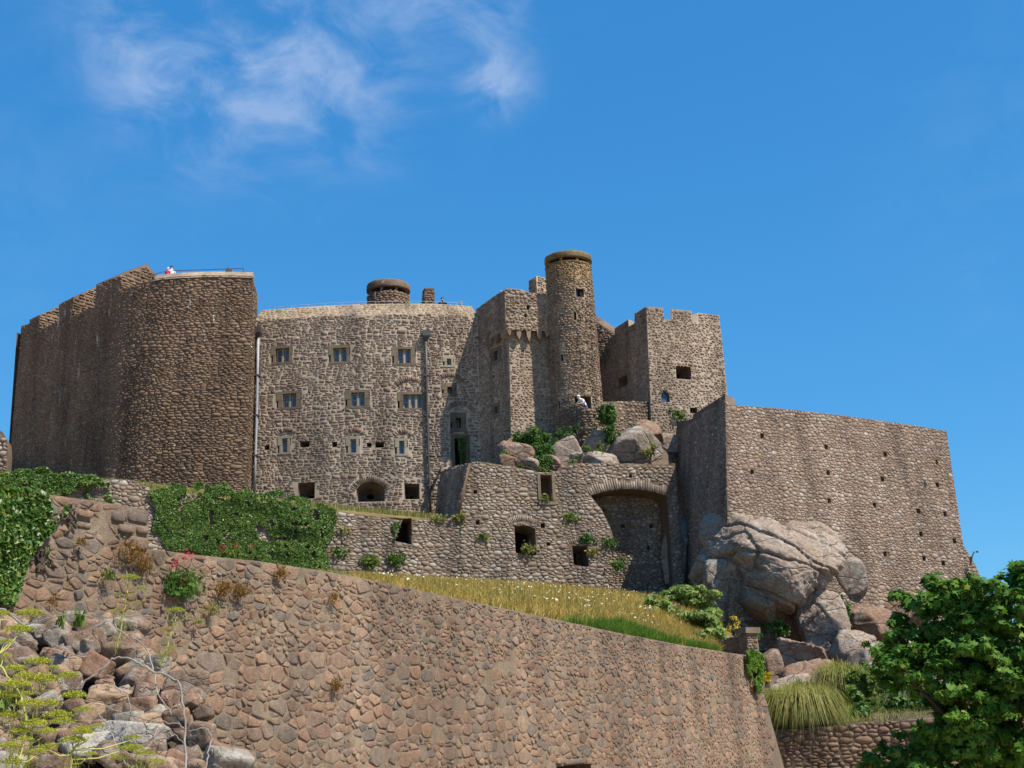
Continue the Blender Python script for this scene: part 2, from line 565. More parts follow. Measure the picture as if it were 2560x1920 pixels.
class Chart:
    """a wall face: plan line at the foot, plan line at the head, two heights; (u, z) are metres along and up it"""
    def __init__(s, bot, top, zb, zt):
        s.b, s.t, s.zb, s.zt = np.array(bot, float), np.array(top, float), zb, zt
        mid = (s.b + s.t) / 2
        seg = np.linalg.norm(np.diff(mid, axis=0), axis=1)
        s.us = np.concatenate([[0], np.cumsum(seg)])
        s.L = s.us[-1]
        tg = np.gradient(mid, axis=0) if len(mid) > 2 else np.repeat(np.diff(mid, axis=0), 2, axis=0)
        tg /= np.linalg.norm(tg, axis=1)[:, None]
        nh = np.stack([tg[:, 1], -tg[:, 0]], 1)
        bt = np.sum((s.b - s.t) * nh, axis=1)
        n3 = np.concatenate([nh * (zt - zb), bt[:, None]], 1)
        s.n = n3 / np.linalg.norm(n3, axis=1)[:, None]
        s.curved = len(bot) > 2

    def line(s, z):
        k = (z - s.zb) / (s.zt - s.zb)
        return s.b + (s.t - s.b) * k

    def pos(s, u, z, d=0.0):
        u, z = np.asarray(u, float), np.asarray(z, float)
        k = (z - s.zb) / (s.zt - s.zb)
        I = lambda a: np.interp(u, s.us, a) + np.where(u < 0, u * (a[1] - a[0]) / s.us[1], 0) + np.where(u > s.L, (u - s.L) * (a[-1] - a[-2]) / (s.us[-1] - s.us[-2]), 0)
        x = I(s.b[:, 0]) * (1 - k) + I(s.t[:, 0]) * k
        y = I(s.b[:, 1]) * (1 - k) + I(s.t[:, 1]) * k
        n = np.stack([np.interp(u, s.us, s.n[:, j]) for j in range(3)], -1)
        return np.stack([x, y, z], -1) + n * np.asarray(d)[..., None]

    def uz(s, px, py):
        r = ray(px, py)
        z = (s.zb + s.zt) / 2
        u = 0
        for it in range(7):
            L = s.line(z)
            best = None
            for i in range(len(L) - 1):
                a, e = L[i], L[i + 1] - L[i]
                det = r[0] * -e[1] + e[0] * r[1]
                if abs(det) < 1e-9: continue
                sc = (a[0] * -e[1] + e[0] * a[1]) / det
                tt = (r[0] * a[1] - r[1] * a[0]) / det
                if sc <= 0: continue
                miss = max(0, -tt, tt - 1)
                if not ((i == 0 and tt < 0) or (i == len(L) - 2 and tt > 1)) and miss > 1e-6:
                    miss += 50
                if best is None or (miss, sc) < best[:2]:
                    best = (miss, sc, s.us[i] + tt * (s.us[i + 1] - s.us[i]))
            u = best[2]
            z = EYE + r[2] * best[1]
        return (float(u), float(z))

    def box(s, x0, y0, x1, y1):
        """an upright rectangle in the wall from a pixel box"""
        ul, zm = s.uz(x0, (y0 + y1) / 2)
        ur, _ = s.uz(x1, (y0 + y1) / 2)
        xm = (x0 + x1) / 2
        _, z1 = s.uz(xm, y0)
        _, z0 = s.uz(xm, y1)
        return [(ul, z0), (ur, z0), (ur, z1), (ul, z1)]

    def poly(s, pts):
        return [s.uz(*p) for p in pts]


def dense(ring, step):
    out = []
    n = len(ring)
    for i in range(n):
        a, b = np.array(ring[i]), np.array(ring[(i + 1) % n])
        k = max(1, int(np.linalg.norm(b - a) / step))
        out += [tuple(a + (b - a) * j / k) for j in range(k)]
    return out


def core(name, ch, outer, holes, mat, parent, thick=1.0, ridge=None, skip_back=False, mitre=(0, 0)):
    """the mortar body of a wall: sheet with real openings, its thickness, and the reveals of each opening.
    holes: list of dict(poly, depth, splay, cap)"""
    step = 1.0 if ch.curved else 1e9
    mi = lambda u, d: mitre[0] * d / thick + u * (ch.L - (mitre[0] + mitre[1]) * d / thick) / ch.L
    ring = dense(outer, step)
    rings = [ring] + [h['poly'] for h in holes]
    pts, edges = [], []
    for r in rings:
        b = len(pts)
        pts += [Vector(p) for p in r]
        edges += [(b + i, b + (i + 1) % len(r)) for i in range(len(r))]
    if ch.curved:
        us = np.arange(.5, ch.L, 1.0)
        zs = np.arange(ch.zb + .7, ch.zt, 2.0)
        g = np.array([(u, z) for u in us for z in zs])
        ok = pip(g, ring)
        for h in holes: ok &= ~pip(g, h['poly'])
        pts += [Vector(p) for p in g[ok]]
    v2, e2, f2, *_ = delaunay_2d_cdt(pts, edges, [], 0, 1e-6)
    v2 = np.array([tuple(v) for v in v2])
    f2 = np.array([f for f in f2 if len(f) == 3])
    cen = v2[f2].mean(axis=1)
    ok = pip(cen, ring)
    for h in holes: ok &= ~pip(cen, h['poly'])
    f2 = f2[ok]
    V = [ch.pos(v2[:, 0], v2[:, 1])]
    T = [f2]
    Q = []
    n0 = len(v2)
    idx_t, idx_q = [np.zeros(len(f2), int)], []
    if not skip_back:
        V.append(ch.pos(mi(v2[:, 0], thick), v2[:, 1], np.full(len(v2), -thick)))
        T.append(f2[:, ::-1] + n0)
        idx_t.append(np.zeros(len(f2), int))
        n0 *= 2
    R = np.array(ring)
    secs = [(0, 0)] + (ridge or []) + [(thick, 0)]
    zs_top = R[:, 1]
    A = []
    for (d, dz) in secs:
        z = R[:, 1] + (dz(R[:, 0], R[:, 1]) if callable(dz) else dz)
        p = ch.pos(mi(R[:, 0], d), R[:, 1], np.full(len(R), -float(d)))
        p[:, 2] = z
        A.append(p)
    m = len(R)
    for k in range(len(secs)): V.append(A[k])
    for k in range(len(secs) - 1):
        i = np.arange(m)
        a = n0 + k * m + i
        b = n0 + k * m + (i + 1) % m
        Q.append(np.stack([a, a + m, b + m, b], 1)); idx_q.append(np.zeros(m, int))
    n0 += m * len(secs)
    caps = []
    for h in holes:
        hp = np.array(h['poly'])
        c = hp.mean(axis=0)
        dp, sp = h.get('depth', .8), h.get('splay', 1.0)
        bp = c + (hp - c) * sp + np.array(h.get('shift', (0, 0)))
        k = len(hp)
        V.append(ch.pos(hp[:, 0], hp[:, 1])); V.append(ch.pos(bp[:, 0], bp[:, 1], np.full(k, -dp)))
        i = np.arange(k)
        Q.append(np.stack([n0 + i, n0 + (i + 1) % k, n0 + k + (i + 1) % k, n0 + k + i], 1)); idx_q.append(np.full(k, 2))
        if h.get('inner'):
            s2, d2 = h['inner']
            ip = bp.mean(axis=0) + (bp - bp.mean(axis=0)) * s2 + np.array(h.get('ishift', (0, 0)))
            # back plate with a small loop, then a throat coloured near-black for its shade
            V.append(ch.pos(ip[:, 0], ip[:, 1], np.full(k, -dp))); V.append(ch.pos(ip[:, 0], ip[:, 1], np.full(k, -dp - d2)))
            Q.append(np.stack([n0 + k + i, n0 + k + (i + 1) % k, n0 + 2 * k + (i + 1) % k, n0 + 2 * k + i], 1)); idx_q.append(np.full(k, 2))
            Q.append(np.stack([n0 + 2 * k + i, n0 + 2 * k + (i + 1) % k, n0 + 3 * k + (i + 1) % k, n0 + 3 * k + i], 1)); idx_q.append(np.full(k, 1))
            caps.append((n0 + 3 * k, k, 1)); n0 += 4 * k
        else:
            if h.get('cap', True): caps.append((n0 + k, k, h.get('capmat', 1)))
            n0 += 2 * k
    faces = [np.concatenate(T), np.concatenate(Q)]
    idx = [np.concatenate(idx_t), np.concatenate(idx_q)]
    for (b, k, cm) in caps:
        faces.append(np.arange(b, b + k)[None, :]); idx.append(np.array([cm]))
    me = mesh_np(name, np.concatenate(V), faces, mats=[mat, M['void_black'], M['reveal']], mat_idx=np.concatenate(idx))
    return link(name, me, parent)


def rows(u0, u1, z0, z1, h=(.16, .30), w=(.22, .6), joint=.03, split=.18, wave=.06, seed=1, big=.03, irr=.10, shear=.35):
    """coursed rubble: octagonal outlines in uneven courses; returns polys (n,8,2) and centres"""
    R = np.random.RandomState(seed)
    rects = []
    z = z0 - h[1] * R.rand()
    while z < z1:
        hh = h[0] + (h[1] - h[0]) * R.rand() ** 1.3
        u = u0 - w[1] * R.rand()
        while u < u1:
            ww = (w[0] + (w[1] - w[0]) * R.rand() ** 1.6) * (.75 + .5 * hh / h[1])
            q = R.rand()
            if q < split and hh > h[0] * 1.25:
                k = .4 + .2 * R.rand()
                rects.append((u, u + ww, z, z + hh * k)); rects.append((u, u + ww, z + hh * k, z + hh))
            else:
                rects.append((u, u + ww, z, z + hh))
            u += ww
        z += hh
    r = np.array(rects)
    n = len(r)
    c = np.stack([(r[:, 0] + r[:, 1]) / 2, (r[:, 2] + r[:, 3]) / 2], 1)
    a = (r[:, 1] - r[:, 0]) / 2
    b = (r[:, 3] - r[:, 2]) / 2
    jo = joint * (.55 + .9 * R.rand(n))
    a = np.maximum(a - jo / 2, .03); b = np.maximum(b - jo / 2, .025)
    k = .6 + .37 * R.rand(n, 8)
    e = 1 - irr * R.rand(n, 8)
    ax, bx = a[:, None], b[:, None]
    P_ = np.zeros((n, 8, 2))
    sg = [(1, -1, 0), (1, 1, 0), (1, 1, 1), (-1, 1, 1), (-1, 1, 0), (-1, -1, 0), (-1, -1, 1), (1, -1, 1)]
    for i, (sx, sy, hor) in enumerate(sg):
        if hor:
            P_[:, i, 0] = sx * a * k[:, i]; P_[:, i, 1] = sy * b * e[:, i]
        else:
            P_[:, i, 0] = sx * a * e[:, i]; P_[:, i, 1] = sy * b * k[:, i]
    sh = (R.rand(n) - .5) * 2 * shear
    P_[:, :, 0] += P_[:, :, 1] * sh[:, None]
    P_ += c[:, None, :]
    def warp(q):
        s = np.stack([q[..., 0] * .55, q[..., 1] * .9, np.full(q.shape[:-1], seed * 3.1)], -1)
        o = q.copy()
        o[..., 1] += wave * vnoise(s, seed) + wave * .5 * vnoise(s * 3.1, seed + 3)
        o[..., 0] += wave * .6 * vnoise(s * 2.3, seed + 5)
        return o
    return warp(P_), warp(c)


def rubble(u0, u1, z0, z1, h=(.10, .26), w=(.12, .4), joint=.03, split=.3, jit=.22, seed=1, aspect=1.35, K=8, wave=.12, rnoise=.05, big=.06):
    """random rubble brought to rough courses: polygon cells (power diagram) that meet along thin joints"""
    R = np.random.RandomState(seed)
    rc = []
    z = z0 - h[1] * R.rand()
    while z < z1:
        hh = h[0] + (h[1] - h[0]) * R.rand() ** 1.2
        u = u0 - w[1] * R.rand()
        while u < u1:
            ww = (w[0] + (w[1] - w[0]) * R.rand() ** 1.7) * (.7 + .6 * hh / h[1])
            q = R.rand()
            if q < split and hh > h[0] * 1.3:
                k = .35 + .3 * R.rand()
                m = .3 + .4 * R.rand()
                rc.append((u, u + ww, z, z + hh * k))
                if ww > w[0] * 1.6 and q < split * .5:
                    rc.append((u, u + ww * m, z + hh * k, z + hh)); rc.append((u + ww * m, u + ww, z + hh * k, z + hh))
                else:
                    rc.append((u, u + ww, z + hh * k, z + hh))
            else:
                rc.append((u, u + ww, z, z + hh))
            u += ww
        z += hh
    rc = np.array(rc)
    n = len(rc)
    dx, dz = rc[:, 1] - rc[:, 0], rc[:, 3] - rc[:, 2]
    c = np.stack([(rc[:, 0] + rc[:, 1]) / 2 + dx * jit * (R.rand(n) - .5), (rc[:, 2] + rc[:, 3]) / 2 + dz * jit * 1.4 * (R.rand(n) - .5)], 1)
    sN = np.stack([c[:, 0] * .6, c[:, 1] * .9, np.full(n, seed * 3.1)], 1)
    c[:, 1] += wave * vnoise(sN, seed) + wave * .4 * vnoise(sN * 3.3, seed + 2)
    c[:, 0] += wave * .7 * vnoise(sN * 1.7, seed + 4)
    c[:, 0] /= aspect
    rad = np.sqrt(dx / aspect * dz) * .5 * (.9 + .2 * R.rand(n))
    rad[R.rand(n) < big] *= 1.45
    order = np.argsort(c[:, 0])
    c, rad = c[order], rad[order]
    Mn, A = 22, 48
    ang = np.arange(A) * 2 * np.pi / A
    e = np.stack([np.cos(ang), np.sin(ang)], -1)
    poly = np.zeros((n, K, 2))
    reach = max(w[1] / aspect, h[1]) * 1.9
    for s in range(0, n, 250):
        t = min(n, s + 250)
        lo = np.searchsorted(c[:, 0], c[s, 0] - reach); hi = np.searchsorted(c[:, 0], c[t - 1, 0] + reach)
        dv = c[None, lo:hi] - c[s:t, None]
        dd = np.linalg.norm(dv, axis=2)
        dd[dd < 1e-9] = 1e9
        m = min(Mn, hi - lo - 1)
        nb = np.argpartition(dd, m, axis=1)[:, :m]
        dn = np.take_along_axis(dd, nb, 1)
        dvn = np.take_along_axis(dv, nb[..., None].repeat(2, 2), 1)
        ri = rad[s:t, None]; rj = rad[lo:hi][nb]
        bis = np.clip((dn ** 2 + ri ** 2 - rj ** 2) / (2 * dn), .2 * dn, .8 * dn)
        bis = np.maximum(bis - joint / 2 * (.5 + R.rand(*bis.shape)), .01)
        dirn = dvn / dn[..., None]
        cosv = np.einsum('nmj,kj->nkm', dirn, e)
        rr = np.where(cosv > .05, bis[:, None, :] / np.maximum(cosv, .05), 1e9).min(axis=2)
        rr = np.minimum(rr, rad[s:t, None] * 3.2)
        sc = rr - .5 * (np.roll(rr, 3, 1) + np.roll(rr, -3, 1)) + .0005 * R.rand(t - s, A)
        pick = np.zeros((t - s, K), int)
        ii = np.arange(t - s)
        for k in range(K):
            j = np.argmax(sc, axis=1)
            pick[:, k] = j
            for o in (-2, -1, 0, 1, 2):
                sc[ii, (j + o) % A] = -9 if o == 0 else np.minimum(sc[ii, (j + o) % A], -5)
        pick.sort(axis=1)
        poly[s:t] = e[pick] * np.take_along_axis(rr, pick, 1)[..., None]
    poly *= (1 - rnoise * R.rand(n, K))[..., None]
    poly += c[:, None, :]
    poly[..., 0] *= aspect
    c = c.copy(); c[:, 0] *= aspect
    return poly, c


def inside_fn(outer, holes):
    def f(p):
        ok = pip(p, outer)
        for h in holes:
            ok &= ~pip(p, h)
        return ok
    return f


def clip(polys, cen, fn, min_area=.006):
    ok = fn(cen)
    polys, cen = polys[ok], cen[ok]
    k = np.ones(polys.shape[:2])
    for it in range(7):
        bad = ~fn(cen[:, None, :] + (polys - cen[:, None, :]) * k[..., None])
        if not bad.any(): break
        k[bad] *= .8
    polys = cen[:, None, :] + (polys - cen[:, None, :]) * k[..., None]
    x, y = polys[..., 0], polys[..., 1]
    ar = .5 * np.abs(np.sum(x * np.roll(y, -1, 1) - y * np.roll(x, -1, 1), axis=1))
    ok = ar > min_area
    return polys[ok], polys[ok].mean(axis=1)


class Masonry:
    def __init__(s, root, mat, K=8, rings=2, smooth=False):
        s.root, s.mat, s.K, s.rings, s.smooth = root, mat, K, rings, smooth
        s.V = []
        k = np.arange(K)
        kn = (k + 1) % K
        q = []
        for r in range(rings - 1):
            q.append(np.stack([r * K + k, r * K + kn, (r + 1) * K + kn, (r + 1) * K + k], 1))
        s.quads = np.concatenate(q)
        s.tris = np.stack([(rings - 1) * K + k, (rings - 1) * K + kn, np.full(K, rings * K)], 1)
        s.nv = rings * K + 1

    def add(s, ch, polys, cen, proud=.04, seed=0, base=-.012, inset=.9, tilt=.5, sunk=0.0):
        n = len(polys)
        if n == 0: return
        R = np.random.RandomState(seed + 77)
        c = cen[:, None, :]
        rel = polys - c
        sz = np.sqrt(np.mean(np.sum(rel ** 2, 2), 1))
        p = proud * (.35 + 1.1 * R.rand(n))
        if sunk: p = np.where(R.rand(n) < sunk, -.004 + 0 * p, p)      # stones smeared over with mortar
        tl = (R.rand(n, 2) - .5) * 2 * tilt * np.maximum(p, 0)[:, None] / sz[:, None]
        ds, qs = [], []
        qs.append(polys); ds.append(np.full((n, s.K), base))
        if s.rings == 2:
            lv = [(inset, 1.0)]
        elif s.rings == 3:
            lv = [(.965, .78), (.80, 1.0)]
        else:
            lv = [(.985, .55), (.91, .95), (.58, 1.0)]
        for ins, f in lv:
            rr = rel * (ins + .05 * (R.rand(n, s.K) - .5))[..., None]
            qs.append(c + rr)
            ds.append(p[:, None] * (f + .25 * (R.rand(n, s.K) - .5)) + np.einsum('nkj,nj->nk', rr, tl))
        qs.append(c); ds.append((p * (1.06 + .2 * (R.rand(n) - .5)))[:, None])
        q = np.concatenate(qs, 1); d = np.concatenate(ds, 1)
        s.V.append(ch.pos(q[..., 0], q[..., 1], d))

    def finish(s, limit=300, stuff='stonework', base_name='stone'):
        V = np.concatenate(s.V)
        p, z = project(V[:, -s.K - 1:-1])
        x, y = p[..., 0], p[..., 1]
        ar = .5 * np.sum(x * np.roll(y, -1, 1) - y * np.roll(x, -1, 1), axis=1)
        cx, cy = x.mean(1), y.mean(1)
        vis = (cx > 0) & (cx < 2560) & (cy > 0) & (cy < 1920)
        score = np.where(vis, np.abs(ar), 0) * np.where(ar < 0, 1, .0)
        order = np.argsort(-score)
        top = [i for i in order[:limit] if score[i] > 40]
        for i in top:
            v = V[i]
            c = v.mean(axis=0)
            me = mesh_np(base_name, v - c, [s.quads, s.tris], s.mat, s.smooth)
            o = link(base_name, me, s.root)
            o.location = c
        rest = np.setdiff1d(np.arange(len(V)), np.array(top, int))
        if len(rest):
            off = (np.arange(len(rest)) * s.nv)[:, None, None]
            me = mesh_np(stuff, V[rest].reshape(-1, 3), [(s.quads[None] + off).reshape(-1, 4), (s.tris[None] + off).reshape(-1, 3)], s.mat, s.smooth)
            o = link(stuff, me, s.root)
            o['kind'] = 'stuff'
        return len(V)


def arch_stones(ch, cx, zc, r0, r1, a0, a1, n, gap=.02):
    """voussoirs between two radii round (cx, zc) in the wall; returns polys, centres and the ring outline"""
    polys = []
    for i in range(n):
        t0 = a0 + (a1 - a0) * i / n; t1 = a0 + (a1 - a0) * (i + 1) / n
        g = gap / (r0 + r1)
        if t1 > t0: t0 += g; t1 -= g
        else: t0 -= g; t1 += g
        tm = (t0 + t1) / 2; rm = (r0 + r1) / 2
        rr1 = r1 * (1 + .03 * rnd.uniform(-1, 1))
        pts = [(r0, t0), (rm, t0), (rr1, t0), (rr1, tm), (rr1, t1), (rm, t1), (r0, t1), (r0, tm)]
        polys.append([(cx + r * math.cos(t), zc + r * math.sin(t)) for r, t in pts])
    polys = np.array(polys)
    ring = [(cx + r1 * math.cos(a0 + (a1 - a0) * i / 12), zc + r1 * math.sin(a0 + (a1 - a0) * i / 12)) for i in range(13)]
    ring += [(cx + r0 * math.cos(a1 + (a0 - a1) * i / 12), zc + r0 * math.sin(a1 + (a0 - a1) * i / 12)) for i in range(13)]
    return polys, polys.mean(axis=1), ring


def arc3(ul, ur, zs, rise, n=9):
    """points of a segmental arch from left springing to right springing"""
    w = (ur - ul) / 2
    r = (w * w + rise * rise) / (2 * rise)
    zc = zs + rise - r
    a = math.asin(min(1, w / r))
    return [((ul + ur) / 2 + r * math.sin(-a + 2 * a * i / n), zc + r * math.cos(-a + 2 * a * i / n)) for i in range(n + 1)], (ul + ur) / 2, zc, r, a


def slab(ch, poly, d0, d1):
    """a block standing in the wall: outline between depth d0 (back) and d1 (front)"""
    p = np.array(poly)
    k = len(p)
    a = ch.pos(p[:, 0], p[:, 1], np.full(k, d0)); b = ch.pos(p[:, 0], p[:, 1], np.full(k, d1))
    fs = [tuple(range(k, 2 * k)), tuple(range(k))[::-1]] + [(i, (i + 1) % k, k + (i + 1) % k, k + i) for i in range(k)]
    return [tuple(v) for v in np.concatenate([a, b])], fs


def rect(u0, z0, u1, z1):
    return [(u0, z0), (u1, z0), (u1, z1), (u0, z1)]


def window(root, ch, glass_px, lights=2, frame=.14, depth=.28, sm='dressed', jamb=None, head=1.0):
    """stone-dressed casement: part 'window' (the surround) with mullions, casements and panes under it.
    Returns the hole for the wall and the outline the stones keep clear of."""
    (x0, y0, x1, y1) = glass_px
    g = ch.box(x0, y0, x1, y1)
    ul, z0, ur, z1 = g[0][0], g[0][1], g[1][0], g[2][1]
    j = jamb if jamb is not None else frame
    mb = MB()
    for pl in (rect(ul - j - .12, z1, ur + j + .06, z1 + frame * head), rect(ul - j - .08, z0 - frame * .75, ur + j + .1, z0),
               rect(ul - j, z0, ul, (z0 + z1) / 2 - .01), rect(ul - j - .1, (z0 + z1) / 2 + .01, ul, z1 - .005),
               rect(ur, z0, ur + j + .05, (z0 + z1) / 2 - .01), rect(ur, (z0 + z1) / 2 + .01, ur + j, z1 - .005)):
        mb.add(*slab(ch, pl, -depth - .05, .035))
    w = mb.build('window', M[sm], root)
    hole = rect(ul - j - .1, z0 - frame * .7, ur + j + .05, z1 + frame * head - .03)
    lw = (ur - ul) / lights
    for i in range(lights):
        a, b = ul + lw * i, ul + lw * (i + 1)
        if i:
            m = MB(); m.add(*slab(ch, rect(a - .055, z0, a + .055, z1), -depth, -.09)); m.build('mullion', M['pale_dressed'], w)
        a += .07 if i else .012; b -= .07 if i < lights - 1 else .012
        fr = MB()
        t = .035
        for pl in (rect(a, z0 + .01, b, z0 + .01 + t), rect(a, z1 - .01 - t, b, z1 - .01), rect(a, z0 + .01 + t, a + t, z1 - .01 - t), rect(b - t, z0 + .01 + t, b, z1 - .01 - t)):
            fr.add(*slab(ch, pl, -depth + .02, -depth + .06))
        zm = z0 + (z1 - z0) * (.48 if i == 0 else .5)
        if i == 0 and lights > 1: fr.add(*slab(ch, rect(a + t, zm - .012, b - t, zm + .012), -depth + .025, -depth + .05))
        # lead lattice
        aw, ah = b - a - 2 * t, z1 - z0 - 2 * t
        nn = 4
        for q in range(-nn, nn * 2):
            for sgn in (1, -1):
                p0 = np.array([a + t, z0 + t + q * ah / nn]); p1 = p0 + np.array([aw, sgn * ah * 2 / nn])
                lo, hi = z0 + t + .005, z1 - t - .005
                tt = [0.0, 1.0]
                dy = p1[1] - p0[1]
                t0, t1 = sorted(((lo - p0[1]) / dy, (hi - p0[1]) / dy))
                t0, t1 = max(0, t0), min(1, t1)
                if t1 - t0 < .1: continue
                A, B = p0 + (p1 - p0) * t0, p0 + (p1 - p0) * t1
                nrm = np.array([-(B - A)[1], (B - A)[0]]); nrm = nrm / np.linalg.norm(nrm) * .003
                fr.add(*slab(ch, [tuple(A - nrm), tuple(B - nrm), tuple(B + nrm), tuple(A + nrm)], -depth + .021, -depth + .028))
        fr.build('casement', M['lead_white'], w)
        pn = MB(); pn.add(*slab(ch, rect(a, z0 + .01, b, z1 - .01), -depth - .01, -depth + .01 + rnd.uniform(0, .006))); pn.build('pane', M['glass'], w)
    clear = rect(ul - j - .14, z0 - frame * .78, ur + j + .12, z1 + frame * head + .02)
    return dict(poly=hole, depth=depth + .3), clear

# ================================================================== THE SETTING
def loft(name, lines, mat, nu, nv, bump=0.0, seed=1, kind='structure', parent=None, freq=.8):
    """a ground sheet through several 3-D polylines (near to far)"""
    L = []
    for ln in lines:
        a = np.array([tuple(p) for p in ln], float)
        s = np.concatenate([[0], np.cumsum(np.linalg.norm(np.diff(a, axis=0), axis=1))]); s /= s[-1]
        t = np.linspace(0, 1, nu)
        L.append(np.stack([np.interp(t, s, a[:, j]) for j in range(3)], 1))
    L = np.array(L)
    t = np.linspace(0, len(L) - 1, nv)
    i = np.clip(t.astype(int), 0, len(L) - 2)
    f = (t - i)[:, None, None]
    V = (L[i] * (1 - f) + L[i + 1] * f)
    V[..., 2] += bump * fbm(V * freq, 4, seed)
    V = V.reshape(-1, 3)
    a = np.arange(nv - 1)[:, None] * nu + np.arange(nu - 1)[None, :]
    a = a.ravel()
    me = mesh_np(name, V, [np.stack([a, a + 1, a + 1 + nu, a + nu], 1)], mat, True)
    o = link(name, me, parent)
    if kind: o['kind'] = kind
    return o


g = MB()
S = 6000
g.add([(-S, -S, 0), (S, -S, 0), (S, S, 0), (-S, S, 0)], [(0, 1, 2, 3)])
tag(g.build('ground', M['bounce_gravel']), kind='structure')  # out-of-view ground sheet, kept pale as a warm reflector

# ------------------------------------------------------------------ great curved tower (left)
T1 = thing('curved_tower', 'tall dark brown stone tower with curved front and stepped merlons at the left', 'tower', P(330, 1290, 71))
ln = smooth_line([XY(30, 1000, 75.6), XY(110, 1000, 72.6), XY(190, 1000, 70.3), XY(265, 1000, 68.6), XY(320, 1000, 67.65), XY(370, 1000, 67.1), XY(420, 1000, 66.85), XY(500, 1000, 66.75), XY(570, 1000, 66.8), XY(622, 1000, 66.9)], .9)
zt = P(520, 688, 66.75).z; zb = P(500, 1330, 66.7).z - 1
tl = offset_line(ln, .30)
ch = Chart(offset_line(ln, -.05), tl, zb, zt + 3)
prof = [(636, 690), (608, 689), (520, 688), (430, 692), (382, 698), (307, 724), (305, 688), (241, 711), (240, 766), (184, 788), (184, 742), (148, 761), (148, 803), (100, 823), (100, 787), (75, 798), (73, 809)]
top = ch.poly(prof)
for i_, j_ in ((5, 6), (8, 7), (9, 10), (12, 11), (13, 14), (16, 15)):
    top[i_] = (top[j_][0] + (.003 if i_ > j_ - 1 and i_ in (5, 9, 13) else -.003), top[i_][1])
zl = ch.uz(46, 819)[1]
outer = [(0, zb), (ch.L, zb), (ch.L, top[0][1])] + top[1:] + [(0, zl)]
mer = [(top[7][0], top[6][0], top[5][1], top[6][1]), (top[11][0], top[10][0], top[9][1], top[10][1]), (top[15][0], top[14][0], top[13][1], top[14][1])]
def ridge_dz(amount):
    def f(u, z):
        r = np.zeros_like(z)
        for (a, b, zs, zt_) in mer:
            k = (u > a - .03) & (u < b + .03) & (z > zs - .2)
            r = np.where(k, np.clip((z - zs + .4) / (zt_ - zs), 0, 1) * amount, r)
        return r
    return f
CORE_RIDGE = [(1.7, ridge_dz(1.15))]
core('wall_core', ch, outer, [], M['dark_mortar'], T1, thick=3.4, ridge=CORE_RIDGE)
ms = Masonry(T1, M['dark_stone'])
pl, c = rubble(0, ch.L, zb + 1, zt + 3, h=(.085, .21), w=(.14, .52), joint=.017, split=.25, seed=3, wave=.12, aspect=2.0, jit=.25, big=.04)
pl, c = clip(pl, c, inside_fn(outer, []))
ms.add(ch, pl, c, .028, 3, tilt=.8)
for (a, b, zs, z1) in mer:      # the lit inner cheeks of the embrasures
    p0 = ch.pos(b + .004, zs, 0.0); p1 = ch.pos(b + .004, zs, -3.4)
    cc = Chart([p0[:2], p1[:2]], [p0[:2], p1[:2]], zs, z1 + 1.6)
    og = [(0, zs), (3.38, zs), (3.38, z1 - .05), (1.7, z1 + 1.1), (0, z1 - .03)]
    pl, c = rows(0, 3.4, zs, z1 + 1.5, h=(.13, .25), w=(.2, .6), joint=.03, seed=11)
    pl, c = clip(pl, c, inside_fn(og, []))
    ms.add(cc, pl, c, .05, 5)
# its return to the main range
q0 = ch.pos(ch.L, zb)[:2]; q1 = ch.pos(ch.L, zt)[:2]
e0 = np.array(XY(634, 1000, 69.8))
rt = Chart([q0, e0 + (q0 - q1) * .2], [q1, e0], zb, zt)
og = [(0, zb), (rt.L, zb), (rt.L, zt - .15), (0, zt)]
core('return_wall', rt, og, [], M['tower_mortar'], T1, thick=.3, mitre=(.35, 0))
pl, c = rows(0, rt.L, zb, zt, h=(.13, .27), w=(.2, .5), joint=.05, seed=23)
pl, c = clip(pl, c, inside_fn(og, []))
ms.add(rt, pl, c, .04, 8)
ms.finish()
# pale coping along the right-hand parapet
ua, ub = top[4][0], ch.L + .02
us = np.linspace(ua, ub, 16)
zc = np.interp(us, [top[4][0], top[3][0], top[2][0], ch.L], [top[4][1], top[3][1], top[2][1], top[0][1]])
cp = MB()
a = ch.pos(us, zc - .12, .06); b = ch.pos(us, zc + .34, -.35); d_ = ch.pos(us, zc + .36, -1.3)
fs = []
k = len(us)
for i in range(k - 1):
    fs += [(i, i + 1, k + i + 1, k + i), (k + i, k + i + 1, 2 * k + i + 1, 2 * k + i)]
fs += [(0, k, 2 * k), (k - 1, 3 * k - 1, 2 * k - 1)]
cp.add(np.concatenate([a, b, d_]), fs)
cp.build('coping', M['coping_mortar'], T1)
ZROOF1 = zt - .45
rf = MB()
back = [(ln[-1][0] - 2.5, 84), (ln[0][0] + 2, 84)]
rp = [(x, y, ZROOF1) for x, y in offset_line(ln, .9)[:-1]] + [(ln[-1][0] - .6, 68, ZROOF1)] + [(x, y, ZROOF1) for x, y in back]
rf.add(rp, [tuple(range(len(rp)))])
rf.build('roof_deck', M['dark_mortar'], T1)
bw = MB()
for (a, b) in (((ln[0][0], ln[0][1]), (back[1][0], back[1][1])),):
    bw.add([(a[0], a[1], zb), (b[0], b[1], zb), (b[0], b[1], ZROOF1 + .3), (a[0], a[1], ZROOF1 + .3)], [(0, 1, 2, 3)])
bw.build('side_wall', M['dark_mortar'], T1)
CH_T1 = ch

